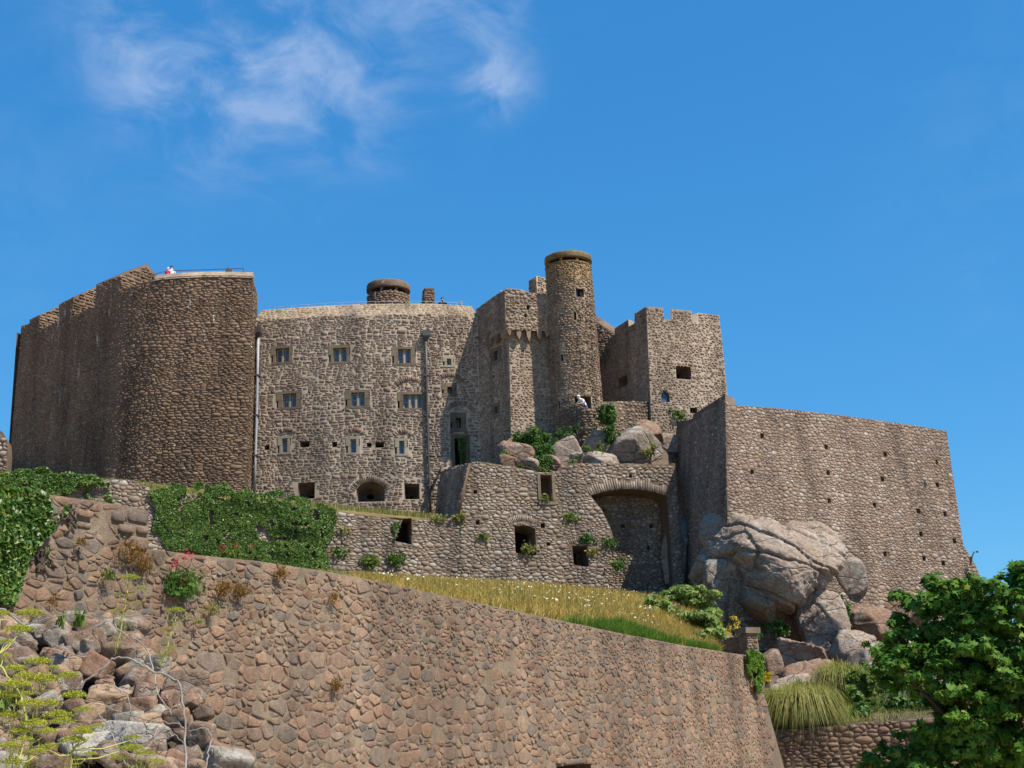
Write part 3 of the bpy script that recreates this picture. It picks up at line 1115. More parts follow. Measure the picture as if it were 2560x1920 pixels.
# ------------------------------------------------------------------ main range
T2 = thing('castle_range', 'long pale-mortared stone castle range with rows of small leaded windows', 'castle', P(900, 1300, 72))
ln = smooth_line([XY(631, 1000, 69.5), XY(760, 1000, 69.1), XY(900, 1000, 68.9), XY(1050, 1000, 69.1), XY(1130, 1000, 69.4), XY(1200, 1000, 69.9)], .9)
zt = P(900, 785, 68.9).z; zb = P(900, 1340, 68.9).z - 1
ch = Chart(offset_line(ln, -.12), offset_line(ln, .12), zb, zt)
CH_R = ch
outer = [(0, zb), (ch.L, zb), (ch.L, zt), (0, zt)]
holes, clear = [], []
def W(px, **k):
    h, cl = window(T2, ch, px, **k)
    holes.append(h); clear.append(cl)
W((689, 871, 723, 905)); W((833, 870, 867, 904), head=1.3); W((995, 873, 1027, 908), jamb=.22)
W((707, 984, 741, 1018), jamb=.24); W((878, 981, 912, 1015), jamb=.22); W((1008, 986, 1057, 1020), lights=3, jamb=.2)
for b_ in ((705, 1096, 719, 1131), (876, 1098, 891, 1132), (998, 1102, 1011, 1135)):
    W(b_, lights=1, sm='pale_dressed', frame=.13, jamb=.13)
W((1117, 897, 1128, 913), lights=1, sm='pale_dressed', frame=.14, jamb=.12)
W((1118, 967, 1130, 984), lights=1, frame=.22, jamb=.2, depth=.45); W((1140, 1045, 1153, 1070), lights=1, frame=.3, jamb=.22, depth=.5)
# small putlog holes and the blocked doorway
for b_ in ((661, 1113, 674, 1125), (750, 1103, 774, 1118), (830, 1104, 843, 1118), (917, 1107, 929, 1118), (938, 1105, 960, 1119), (1035, 1117, 1043, 1127), (1106, 1010, 1110, 1017)):
    h = ch.box(*b_); holes.append(dict(poly=h, depth=.7, splay=.8)); clear.append(h)
h = ch.box(1137, 1096, 1163, 1165); holes.append(dict(poly=h, depth=.9)); clear.append(ch.box(1126, 1084, 1175, 1165))
for b_ in ((1127, 1085, 1174, 1096), (1127, 1097, 1136, 1130), (1126, 1131, 1136, 1165), (1164, 1097, 1175, 1165)):
    db = MB(); db.add(*slab(ch, ch.box(*b_), -.5, .03)); db.build('door_stone', M['dressed'], T2)
# gun loops along the foot
for b_ in ((745, 1206, 787, 1247), (1011, 1209, 1049, 1248)):
    h = ch.box(*b_); holes.append(dict(poly=h, depth=1.1, splay=.62, shift=(0, -.08), inner=(.45, 1.2), ishift=(0, -.12))); clear.append([(u + (-.1 if u < h[1][0] - .1 else .1), z) for u, z in h])
arcs = []
h = ch.box(891, 1203, 962, 1254)
pts, uc, zc_, r_, a_ = arc3(h[0][0], h[1][0], h[0][1] + .62 * (h[2][1] - h[0][1]), .38 * (h[2][1] - h[0][1]))
hp = [h[0], h[1]] + pts[::-1]
holes.append(dict(poly=hp, depth=1.2, splay=.6, shift=(-.12, -.12), inner=(.4, 1.2), ishift=(0, -.1))); clear.append(hp)
arcs.append(arch_stones(ch, uc, zc_, r_ + .02, r_ + .32, math.pi / 2 + a_ * 1.12, math.pi / 2 - a_ * 1.12, 25))
# relieving arches over windows
for (x0, x1, ys, yt, n) in ((989, 1062, 974, 953, 21), (1101, 1149, 957, 942, 15), (1124, 1178, 1030, 1014, 17), (694, 735, 1088, 1080, 11), (868, 905, 1089, 1081, 11), (992, 1024, 1092, 1084, 9)):
    A = ch.uz(x0, ys); B = ch.uz(x1, ys); T = ch.uz((x0 + x1) / 2, yt)
    pts, uc, zc_, r_, a_ = arc3(A[0], B[0], (A[1] + B[1]) / 2, T[1] - (A[1] + B[1]) / 2)
    arcs.append(arch_stones(ch, uc, zc_, r_, r_ + .30, math.pi / 2 + a_, math.pi / 2 - a_, n))
core('wall_core', ch, outer, holes, M['range_mortar'], T2, thick=1.2)
ms = Masonry(T2, M['range_stone'])
pl, c = rows(0, ch.L, zb + 1, zt, h=(.09, .24), w=(.12, .46), joint=.032, split=.4, seed=5, wave=.16, irr=.16, shear=.25)
rs = np.random.RandomState(4)
fn = inside_fn(outer, clear + [a[2] for a in arcs])
pl, c = clip(pl, c, fn)
ms.add(ch, pl, c, .019, 4, tilt=.7)
for a in arcs: ms.add(ch, a[0], a[1], .04, 9)
ms.finish()
# sloping parapet head, sunlit
cb = offset_line(ln, .12); ct = offset_line(ln, 1.15)
cc = Chart(cb, ct, zt, zt + .95)
og = [(0, zt), (cc.L, zt), (cc.L, zt + .95), (0, zt + .95)]
core('parapet_head', cc, og, [], M['coping_mortar'], T2, thick=.5)
m2 = Masonry(T2, M['coping_stone'])
pl, c = rows(0, cc.L, zt, zt + .95, h=(.12, .22), w=(.18, .5), joint=.05, seed=15)
pl, c = clip(pl, c, inside_fn(og, []))
# stretch of the slope: rows run up the slope
m2.add(cc, pl, c, .02, 4)
m2.finish(limit=120, stuff='coping_stonework', base_name='coping_stone')
ZROOF2 = zt + .6
rf = MB()
rp = [(x, y, ZROOF2) for x, y in offset_line(ln, 1.0)] + [(8, 84, ZROOF2), (-17, 84, ZROOF2)]
rf.add(rp, [tuple(range(len(rp)))])
rf.build('roof_deck', M['dark_mortar'], T2)
# drainpipes
for i, (pts, hop, mat, hm) in enumerate((([(648, 846), (646, 940), (644, 1040), (641, 1140), (638, 1235)], (648, 833), 'pipe_grey', 'pipe_dark'),
                                        ([(1064, 852), (1066, 940), (1068, 1040), (1071, 1140), (1074, 1215), (1075, 1282)], (1065, 841), 'pipe_dark', 'pipe_dark'))):
    mb = MB()
    path = []
    for (x, y) in pts:
        u, z = ch.uz(x, y); path.append(ch.pos(u, z, .16))
    mb.tube(path, .075, 8)
    dp = mb.build('drainpipe', M[mat], T2, True)
    dp['label'] = 'pale grey drainpipe beside the dark tower' if i == 0 else 'dark drainpipe right of the three-light window'
    for (x, y) in pts[1:-1]:
        u, z = ch.uz(x, y); b2 = MB(); b2.add(*slab(ch, rect(u - .13, z - .04, u + .13, z + .04), 0, .24)); b2.build('pipe_bracket', M[hm], dp)
    hb = MB()
    u, z = ch.uz(*hop)
    A = rect(u - .2, z - .05, u + .2, z + .28)
    hb.add(*slab(ch, A, .0, .36))
    lo = ch.pos(np.array([u - .2, u + .2, u + .2, u - .2]), np.full(4, z - .05), np.array([0, 0, .36, .36]))
    li = ch.pos(np.array([u - .08, u + .08, u + .08, u - .08]), np.full(4, z - .3), np.array([.08, .08, .24, .24]))
    hb.add(np.concatenate([lo, li]), [(0, 1, 5, 4), (1, 2, 6, 5), (2, 3, 7, 6), (3, 0, 4, 7), (4, 5, 6, 7)])
    hb.build('hopper', M[hm], dp)

# ------------------------------------------------------------------ corbelled tower
T3 = thing('corbelled_tower', 'square stone tower with an overhanging corbelled top beside the round turret', 'tower', P(1290, 1130, 68))
zs = P(1275, 824, 67.0).z; zt = P(1268, 722, 67.0).z; zb = P(1280, 1160, 67).z - 1
low = [XY(1186, 1000, 70.3), XY(1275, 1000, 67.2), XY(1400, 1000, 67.9), XY(1420, 1000, 72)]
lo_t = offset_line(low, .10)
ms = Masonry(T3, M['tower_stone'])
for fi in (0, 1):
    ch = Chart(low[fi:fi + 2], lo_t[fi:fi + 2], zb, zs + .3)
    outer = rect(0, zb, ch.L, zs + .3)
    holes, clear = [], []
    if fi == 0:
        for b_ in ((1235, 877, 1246, 901), (1238, 1016, 1245, 1034)):
            h, cl = window(T3, ch, b_, lights=1, frame=.2, jamb=.25 if b_[1] < 900 else .12)
            holes.append(h); clear.append(cl)
        for b_ in ((1232, 938, 1237, 944), (1247, 938, 1250, 942)):
            h = ch.box(*b_); holes.append(dict(poly=h, depth=.5)); clear.append(h)
    core('wall_core', ch, outer, holes, M['tower_mortar'], T3, thick=.9, mitre=((0, .8) if fi == 0 else (.8, 0)))
    pl, c = rubble(0, ch.L, zb + 1, zs + .3, h=(.07, .17), w=(.09, .32), joint=.020, seed=31 + fi, aspect=1.5)
    pl, c = clip(pl, c, inside_fn(outer, clear))
    ms.add(ch, pl, c, .017, 33 + fi)
up = offset_line([XY(1191, 800, 70.2), XY(1264, 800, 66.95), XY(1392, 800, 67.6), XY(1410, 800, 72)], 0)
chs = []
for fi in (0, 1):
    ch = Chart(up[fi:fi + 2], up[fi:fi + 2], zs, zt + .3)
    chs.append(ch)
    if fi == 0:
        prof = [(ch.L, ch.uz(1266, 722)[1])] + [ch.uz(1240, 737), ch.uz(1215, 755)] + [(0, ch.uz(1195, 770)[1])]
    else:
        prof = [(ch.L, ch.uz(1385, 736)[1]), ch.uz(1345, 733), ch.uz(1320, 731), ch.uz(1306, 724), ch.uz(1290, 722), (0, ch.uz(1266, 721)[1])]
    outer = [(0, zs), (ch.L, zs)] + prof
    holes, clear = [], []
    if fi == 1:
        for b_ in ((1316, 762, 1323, 775), (1310, 785, 1317, 793), (1293, 757, 1299, 764)):
            h = ch.box(*b_); holes.append(dict(poly=h, depth=.6)); clear.append(h)
    core('upper_wall', ch, outer, holes, M['tower_mortar'], T3, thick=.8, mitre=((0, .7) if fi == 0 else (.7, 0)))
    pl, c = rubble(0, ch.L, zs, zt + .3, h=(.08, .22), w=(.10, .40), joint=.020, seed=41 + fi, aspect=1.5)
    pl, c = clip(pl, c, inside_fn(outer, clear))
    ms.add(ch, pl, c, .03, 43 + fi)
ms.finish()
soff = MB()
soff.add([(x, y, zs + .004) for x, y in up[:3]] + [(x, y, zs + .004) for x, y in offset_line(low, .3)[:3]][::-1], [(0, 1, 4, 5), (1, 2, 3, 4)])
soff.build('soffit', M['tower_mortar'], T3)
# corbels
for i in range(6):
    u = .25 + i * .52 + rnd.uniform(-.06, .06)
    hh = rnd.uniform(.3, .55); w_ = rnd.uniform(.2, .34)
    if i == 2: hh = .62
    mb = MB()
    f = chs[1]
    prof = [(u - w_ / 2, zs + .02), (u + w_ / 2, zs + .02), (u + w_ / 2 * .8, zs - hh * .6), (u + .02, zs - hh), (u - w_ / 2 * .8, zs - hh * .5)]
    mb.add(*slab(f, [prof[0], prof[4], prof[3], prof[2], prof[1]], -.6, rnd.uniform(-.02, .05)))
    mb.build('corbel', M['tower_stone'], T3)
for i in range(3):
    u = chs[0].L - .4 - i * .85
    mb = MB(); f = chs[0]
    mb.add(*slab(f, [(u - .3, zs + .02), (u - .22, zs - .3), (u + .1, zs - .42), (u + .3, zs - .2), (u + .32, zs + .02)], -.6, .02))
    mb.build('corbel', M['tower_stone'], T3)
rf = MB(); rf.add([(x, y, zt - .9) for x, y in offset_line(up, .3)] + [(P(1195, 800, 74).x, 74, zt - .9)], [(0, 1, 2, 3, 4)]); rf.build('roof_deck', M['tower_mortar'], T3)
# stone block standing behind the turret
T3b = thing('stone_stack', 'short square stone block on the roof left of the round turret', 'chimney', P(1348, 735, 71))
b0 = [XY(1322, 710, 71.4), XY(1342, 710, 70.6), XY(1385, 710, 71.4), XY(1372, 710, 73), XY(1330, 710, 73)]
z0, z1 = P(1340, 745, 70.6).z - .6, P(1340, 690, 70.6).z
ms = Masonry(T3b, M['tower_stone'])
for fi in (0, 1):
    ch = Chart(b0[fi:fi + 2], b0[fi:fi + 2], z0, z1)
    core('wall_core', ch, rect(0, z0, ch.L, z1), [], M['tower_mortar'], T3b, thick=.05)
    pl, c = rubble(0, ch.L, z0, z1, h=(.10, .22), w=(.12, .36), joint=.035, seed=51 + fi)
    pl, c = clip(pl, c, inside_fn(rect(0, z0, ch.L, z1), []))
    ms.add(ch, pl, c, .04, 3)
ms.finish()

# ------------------------------------------------------------------ round turret and its twin lookout
def drum(root, cx, cy, z0, z1, r0, r1, shift, smat, mmat, seed, holes_px, rowkw, limit=300):
    n = 40
    A = [math.radians(200) + math.radians(360) * i / n for i in range(n + 1)]
    # from left round the front to the right and on round the back
    A = [math.pi + i * 2 * math.pi / n for i in range(n + 1)]
    top = [(cx + r1 * math.cos(a), cy + r1 * math.sin(a)) for a in A]
    bot = [(cx + shift + r0 * math.cos(a), cy + r0 * math.sin(a)) for a in A]
    ch = Chart(bot, top, z0, z1)
    holes = [dict(poly=ch.box(*b), depth=d) for b, d in holes_px]
    outer = rect(0, z0, ch.L, z1)
    core('wall_core', ch, outer, holes, M[mmat], root, thick=.45, skip_back=True)
    ms = Masonry(root, M[smat])
    pl, c = rubble(0, ch.L * .56, z0, z1, seed=seed, **rowkw)
    pl, c = clip(pl, c, inside_fn(outer, [h['poly'] for h in holes]))
    ms.add(ch, pl, c, .017, seed)
    ms.finish(limit)
    return ch


def lathe(cx, cy, prof, n=48, jit=0.0, seed=2):
    R = np.random.RandomState(seed)
    V, fs = [], []
    for r, z in prof:
        for k in range(n):
            a = 2 * math.pi * k / n
            q = r * (1 + jit * vnoise(np.array([[math.cos(a) * 3, math.sin(a) * 3, z * 3]]), seed)[0])
            V.append((cx + q * math.cos(a), cy + q * math.sin(a), z + jit * 2 * R.rand()))
    for i in range(len(prof) - 1):
        for k in range(n):
            fs.append((i * n + k, i * n + (k + 1) % n, (i + 1) * n + (k + 1) % n, (i + 1) * n + k))
    fs.append(tuple((len(prof) - 1) * n + k for k in range(n)))
    return V, fs


T4 = thing('round_turret', 'slender round stone turret with a mossy flat cap and viewing slit', 'turret', P(1445, 1060, 67.7))
TY = 67.75
tc_ = P(1424, 740, TY)
zcap = P(1424, 624, TY - 1.28).z; zsl1 = P(1424, 640, TY - 1.27).z; zsl0 = P(1424, 652, TY - 1.27).z; zb = P(1440, 1120, TY).z - 1
ch = drum(T4, tc_.x, TY, zb, zsl0, 1.36, 1.27, .28, 'turret_stone', 'turret_mortar', 61,
          [((1440, 721, 1460, 742), .45), ((1435, 780, 1441, 800), .5), ((1402, 886, 1408, 903), .5), ((1397, 1003, 1401, 1022), .5), ((1437, 991, 1478, 1022), 1.6)],
          dict(h=(.065, .16), w=(.08, .27), joint=.018))
h = ch.box(1441, 722, 1459, 741)
w_ = MB(); w_.add(*slab(ch, h, -.32, -.28)); wn = w_.build('pane', M['glass'], T4)
m_ = MB(); um = h[0][0] + .6 * (h[1][0] - h[0][0]); m_.add(*slab(ch, rect(um, h[0][1], h[1][0], h[2][1]), -.3, -.1)); m_.build('shutter', M['void_black'], T4)
lt = MB(); lt.add(*slab(ch, ch.box(1434, 984, 1476, 990), -.4, .05)); lt.build('lintel', M['dressed'], T4)
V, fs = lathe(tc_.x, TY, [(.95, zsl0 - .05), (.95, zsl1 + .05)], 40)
mb = MB(); mb.add(V, fs); mb.build('slit_dark_drum', M['void_black'], T4)  # inner drum coloured near-black in place of the slit's shade
V, fs = lathe(tc_.x, TY, [(1.0, zsl1), (1.29, zsl1 - .01), (1.305, zsl1 + .05), (1.30, zcap - .12), (1.27, zcap - .03), (.7, zcap), (.1, zcap + .01)], 56, .010)
mb = MB(); mb.add(V, fs); mb.build('cap', M['cap_moss'], T4, True)
V, fs = lathe(tc_.x, TY, [(.9, zsl0 - .02), (1.29, zsl0 - .03), (1.29, zsl0 + .04), (.9, zsl0 + .05)], 48, .008)
mb = MB(); mb.add(V, fs); mb.build('slit_sill', M['cap_moss'], T4)
for a in (-158, -112, -68, -24, 20, 65, 110, 155):
    a = math.radians(a)
    mb = MB(); mb.box((tc_.x + 1.14 * math.cos(a), TY + 1.14 * math.sin(a), (zsl0 + zsl1) / 2), .12, .14, zsl1 - zsl0 + .06, a)
    mb.build('slit_pillar', M['cap_moss'], T4)

T5 = thing('lookout_drum', 'squat round stone lookout with overhanging flat cap on the range roof', 'turret', P(971, 770, 77))
tc5 = P(971, 730, 77)
z0 = ZROOF2 - .2; za = P(971, 724, 75.6).z; zb5 = P(971, 713, 75.6).z; zc5 = P(971, 695, 75.7).z
drum(T5, tc5.x, 77, z0, za, 1.33, 1.31, 0, 'dark_stone', 'dark_mortar', 71, [], dict(h=(.10, .22), w=(.16, .45), joint=.02), 120)
V, fs = lathe(tc5.x, 77, [(1.05, za - .05), (1.05, zb5 + .05)], 40); mb = MB(); mb.add(V, fs); mb.build('slit_dark_drum', M['void_black'], T5)  # near-black drum, the shade inside the slit put into its colour
V, fs = lathe(tc5.x, 77, [(1.0, zb5), (1.34, zb5 - .01), (1.355, zb5 + .06), (1.34, zc5 - .12), (1.28, zc5 - .03), (.6, zc5 + .02), (.1, zc5 + .03)], 56, .012, 5)
mb = MB(); mb.add(V, fs); mb.build('cap', M['cap_brown'], T5, True)
for a in (-150, -105, -60, -15, 60, 120):
    a = math.radians(a)
    mb = MB(); mb.box((tc5.x + 1.15 * math.cos(a), 77 + 1.15 * math.sin(a), (za + zb5) / 2), .12, .16, zb5 - za + .06, a); mb.build('slit_pillar', M['cap_brown'], T5)
# low drum block right of the lookout, tapering
T6 = thing('tapered_chimney', 'tapered stone chimney stack left of the person in black on the roof', 'chimney', P(1066, 770, 75))
z0 = ZROOF2 - .2; z1 = P(1066, 721, 75).z
bot = [XY(1045, 755, 75.6), XY(1060, 755, 74.6), XY(1087, 755, 74.8), XY(1084, 755, 76), XY(1045, 755, 75.6)]
tp = [XY(1057, 722, 75.4), XY(1062, 722, 74.9), XY(1085, 722, 75.0), XY(1083, 722, 75.9), XY(1057, 722, 75.4)]
ms = Masonry(T6, M['dark_stone'])
for fi in range(4):
    ch = Chart(bot[fi:fi + 2], tp[fi:fi + 2], z0, z1)
    core('wall_core', ch, rect(0, z0, ch.L, z1), [], M['dark_mortar'], T6, thick=.2)
    if fi < 2:
        pl, c = rows(0, ch.L, z0, z1, h=(.11, .2), w=(.15, .4), joint=.025, seed=81 + fi); pl, c = clip(pl, c, inside_fn(rect(0, z0, ch.L, z1), []))
        ms.add(ch, pl, c, .03, 1)
ms.finish()
mb = MB(); mb.add([(x, y, z1) for x, y in tp[:4]], [(0, 1, 2, 3)]); mb.build('cap', M['dark_stone'], T6)

# ------------------------------------------------------------------ square crenellated tower
T7 = thing('square_tower', 'square crenellated stone tower with three merlons facing the viewer', 'tower', P(1700, 1060, 68))
zt = P(1612, 762, 66).z; zb = P(1620, 1120, 66).z - 1
bl = [XY(1493, 1000, 71.4), XY(1624, 1000, 66.0), XY(1826, 1000, 67.6), XY(1800, 1000, 73)]
tl = offset_line(bl, .26)
ms = Masonry(T7, M['tower_stone'])
ch = Chart(bl[0:2], tl[0:2], zb, zt)
g1 = ch.uz(1585, 810); 
prof = [(ch.L, zt), (ch.uz(1586, 779)[0], zt), (ch.uz(1586, 779)[0], ch.uz(1586, 809)[1]), (ch.uz(1571, 800)[0], ch.uz(1571, 816)[1]), (ch.uz(1571, 800)[0], zt - .1), (ch.uz(1536, 810)[0], zt - .15), (ch.uz(1536, 810)[0], ch.uz(1536, 838)[1]), (ch.uz(1523, 838)[0], ch.uz(1523, 845)[1]), (ch.uz(1523, 838)[0], zt - .35), (0, zt - .5)]
outer = [(0, zb), (ch.L, zb)] + prof
h = ch.box(1546, 940, 1569, 967)
core('wall_core', ch, outer, [dict(poly=h, depth=.8, splay=.7, shift=(.1, 0))], M['tower_mortar'], T7, thick=.45, mitre=(0, .4))
pl, c = rubble(0, ch.L, zb + 1, zt, h=(.07, .16), w=(.08, .27), joint=.019, seed=91)
pl, c = clip(pl, c, inside_fn(outer, [h])); ms.add(ch, pl, c, .017, 91)
ch = Chart(bl[1:3], tl[1:3], zb, zt)
CH_SQ = ch
zg = ch.uz(1670, 799)[1]
U = lambda x, y: ch.uz(x, y)[0]
prof = [(ch.L, zt - .15), (U(1746, 790), zt - .1), (U(1745, 790), zg), (U(1730, 790), zg), (U(1730, 790), zt - .02), (U(1680, 785), zt), (U(1679, 785), zg), (U(1660, 785), zg), (U(1659, 785), zt + .02), (0, zt)]
outer = [(0, zb), (ch.L, zb)] + prof
h1 = ch.box(1690, 916, 1728, 948); h2 = ch.box(1653, 980, 1674, 1005); h3 = ch.box(1725, 1019, 1743, 1033)
pts, uc, zc_, r_, a_ = arc3(h2[0][0], h2[1][0], h2[0][1] + .7 * (h2[2][1] - h2[0][1]), .3 * (h2[2][1] - h2[0][1]) - .001)
h2p = [h2[0], h2[1]] + pts[::-1]
core('wall_core', ch, outer, [dict(poly=h1, depth=1.2, splay=.75), dict(poly=h2p, depth=.4), dict(poly=h3, depth=.8)], M['tower_mortar'], T7, thick=.45, mitre=(.4, .4))
a2 = arch_stones(ch, uc, zc_, r_ + .02, r_ + .16, math.pi / 2 + a_, math.pi / 2 - a_, 9)
pl, c = rubble(0, ch.L, zb + 1, zt, h=(.07, .17), w=(.08, .29), joint=.019, seed=92)
pl, c = clip(pl, c, inside_fn(outer, [h1, h2p, h3, a2[2]])); ms.add(ch, pl, c, .017, 92)
ms.add(ch, a2[0], a2[1], .03, 3)
ms.finish()
mb = MB(); mb.add(*slab(ch, [(u, z) for u, z in h2p], -.2, -.16)); mb.build('arched_pane', M['glass'], T7)
rf = MB(); rf.add([(x, y, zg - .3) for x, y in offset_line(tl, .3)], [(0, 1, 2, 3)]); rf.build('roof_deck', M['tower_mortar'], T7)
bw = MB()
for a, b in ((tl[2], tl[3]), (tl[3], tl[0])):
    bw.add([(a[0], a[1], zb), (b[0], b[1], zb), (b[0], b[1], zg), (a[0], a[1], zg)], [(0, 1, 2, 3)])
bw.build('back_wall', M['tower_mortar'], T7)
# rails showing through the crenels
rl = MB()
for zz in (.28, .62):
    rl.tube([ch.pos(U(1640, 790), zg + zz, -2.2), ch.pos(U(1800, 790), zg + zz + .02, -2.2)], .022, 6)
for xx in (1652, 1700, 1738, 1790):
    rl.tube([ch.pos(U(xx, 790), zg - .3, -2.2), ch.pos(U(xx, 790), zg + .66, -2.2)], .022, 6)
tag(rl.build('handrail', M['rail_white']), 'white metal handrail seen through the square tower crenels', 'railing')
# ridge of roof between turret and square tower
T7b = thing('link_wall', 'sunlit sloping wall head between round turret and square tower', 'wall', P(1510, 850, 70.5))
ll = [XY(1470, 830, 70.6), XY(1545, 830, 70.2)]
z0, z1 = P(1510, 900, 70.4).z, P(1480, 780, 70.6).z
ch = Chart(ll, ll, z0, z1)
outer = [(0, z0), (ch.L, z0), (ch.L, ch.uz(1540, 840)[1]), (0, ch.uz(1473, 788)[1])]
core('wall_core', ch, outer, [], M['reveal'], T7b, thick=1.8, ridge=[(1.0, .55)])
ms = Masonry(T7b, M['tower_stone']); pl, c = rows(0, ch.L, z0, z1, h=(.11, .22), w=(.15, .4), joint=.045, seed=95); pl, c = clip(pl, c, inside_fn(outer, [])); ms.add(ch, pl, c, .03, 2); ms.finish(80)

# ------------------------------------------------------------------ low parapet below the turret
T8 = thing('parapet_wall', 'low curved brown parapet wall under the opening in the round turret', 'wall', P(1480, 1050, 65))
ln = smooth_line([XY(1400, 1030, 66.3), XY(1432, 1030, 64.9), XY(1476, 1030, 64.4), XY(1510, 1030, 64.8), XY(1560, 1030, 65.6), XY(1622, 1030, 66.3)], .5)
z1 = P(1476, 990, 64.4).z; z0 = P(1476, 1110, 64.4).z
ch = Chart(ln, ln, z0, z1)
prof = ch.poly([(1618, 1006), (1572, 1003), (1510, 1004), (1495, 1014), (1478, 1022), (1455, 1017), (1436, 1011), (1412, 1016)])
outer = [(0, z0), (ch.L, z0), (ch.L, prof[0][1])] + prof[1:] + [(0, prof[-1][1])]
core('wall_core', ch, outer, [], M['ruin_mortar'], T8, thick=.5)
ms = Masonry(T8, M['tower_stone'])
pl, c = rubble(0, ch.L, z0, z1, h=(.09, .22), w=(.11, .34), joint=.03, seed=12); pl, c = clip(pl, c, inside_fn(outer, [])); ms.add(ch, pl, c, .03, 5); ms.finish(200)

# ------------------------------------------------------------------ right-hand bastion
T9 = thing('bastion_wall', 'tall sloping-topped rubble bastion with rows of putlog holes above the boulder', 'wall', P(2000, 1500, 62))
zt = P(1797, 990, 56.9).z; zb = P(1800, 1640, 56.9).z
bl = [XY(1652, 1150, 64.5), XY(1803, 1150, 56.7), XY(2392, 1250, 64.6), XY(2400, 1250, 76)]
tl = offset_line(bl, .9); bl = offset_line(bl, -.5)
ms = Masonry(T9, M['bastion_stone'])
ch = Chart(bl[0:2], tl[0:2], zb, zt)
prof = [(ch.L, ch.uz(1793, 999)[1]), ch.uz(1733, 1036), ch.uz(1731, 1046), ch.uz(1721, 1050), (0, ch.uz(1657, 1078)[1])]
outer = [(0, zb), (ch.L, zb)] + prof
core('wall_core', ch, outer, [], M['bastion_mortar'], T9, thick=.8, mitre=(0, .9))
pl, c = rubble(0, ch.L, zb + 2, zt, h=(.075, .19), w=(.09, .34), joint=.013, seed=21, aspect=1.5); pl, c = clip(pl, c, inside_fn(outer, [])); ms.add(ch, pl, c, .018, 21)
ch = Chart(bl[1:3], tl[1:3], zb, zt)
CH_B = ch
prof = [(ch.uz(2366, 1077)), ch.uz(2250, 1058), ch.uz(2100, 1038), ch.uz(1950, 1021), ch.uz(1824, 1012), ch.uz(1816, 1004), (0, ch.uz(1797, 998)[1])]
outer = [(0, zb), ch.uz(2500, 1560), ch.uz(2440, 1415), ch.uz(2408, 1362)] + prof
holes = []
for (x, y) in ((2065, 1118), (2213, 1136), (2070, 1182), (2206, 1198), (2073, 1252), (2186, 1263), (2296, 1278), (2343, 1212), (2302, 1335), (2212, 1385), (2362, 1285), (2386, 1352), (2310, 1396), (1905, 1090), (1880, 1180), (2358, 1408)):
    b_ = ch.box(x - 4, y - 6, x + 4.5, y + 6); holes.append(dict(poly=b_, depth=.6))
core('wall_core', ch, outer, holes, M['bastion_mortar'], T9, thick=.8, mitre=(.9, 0))
pl, c = rubble(0, ch.L + 2, zb, zt, h=(.075, .22), w=(.09, .38), joint=.014, seed=22, aspect=1.5, jit=.35, big=.08); pl, c = clip(pl, c, inside_fn(outer, [h['poly'] for h in holes])); ms.add(ch, pl, c, .014, 22, tilt=.9)
print('bastion stones', ms.finish())

# ------------------------------------------------------------------ ruined wall below the castle, running into the ivy terrace
T10 = thing('ruined_wall', 'ruined rubble wall with empty window openings and a wide blind arch', 'wall', P(1300, 1470, 60))
ln = [XY(-60, 1300, 52.0), XY(400, 1300, 54.5), XY(820, 1300, 57.3), XY(1000, 1300, 58.3), XY(1175, 1300, 59.2), XY(1400, 1300, 60.2), XY(1700, 1300, 61.3)]
zt = P(1400, 1140, 60.2).z; zb = P(1300, 1540, 59.5).z - .5
ln = smooth_line(ln, 1.5)
ch = Chart(offset_line(ln, -.25), offset_line(ln, .25), zb, zt)
CH_RU = ch
prof = ch.poly([(1700, 1158), (1660, 1162), (1600, 1161), (1520, 1158), (1430, 1158), (1402, 1166), (1396, 1176), (1380, 1181), (1346, 1181), (1330, 1176), (1290, 1168), (1240, 1160), (1200, 1154), (1180, 1154),
                (1172, 1170), (1160, 1225), (1148, 1262), (1142, 1292), (1110, 1297), (1060, 1297), (1034, 1302), (1026, 1294), (1000, 1300), (940, 1290), (880, 1284), (840, 1278), (700, 1262), (560, 1246), (470, 1236), (380, 1222), (330, 1200), (290, 1198), (200, 1206), (100, 1200), (0, 1192), (-40, 1190)])
outer = [(0, zb), (ch.L, zb), (ch.L, prof[0][1])] + prof[1:] + [(0, prof[-1][1])]
holes = []
slit = ch.box(1352, 1181, 1379, 1254)
slit = [slit[0], slit[1], (slit[1][0], slit[2][1] - .12), (slit[0][0], slit[2][1] - .12)]
holes.append(dict(poly=slit, depth=.75, splay=.95, capmat=0))
w1 = ch.poly([(1289, 1382), (1341, 1389), (1338, 1322), (1326, 1316), (1306, 1313), (1286, 1315)])
holes.append(dict(poly=w1, depth=1.5, splay=.9))
w2 = ch.poly([(1435, 1412), (1473, 1418), (1468, 1366), (1430, 1364)])
holes.append(dict(poly=w2, depth=1.5, splay=.9))
for b_ in ((1184, 1225, 1193, 1234), (1190, 1301, 1199, 1312), (1366, 1357, 1376, 1364), (1571, 1186, 1580, 1194), (1352, 1308, 1362, 1320)):
    holes.append(dict(poly=ch.box(*b_), depth=.5))
nook = ch.poly([(987, 1352), (1030, 1362), (1029, 1296), (1008, 1296)])
holes.append(dict(poly=nook, depth=.9, splay=.95))
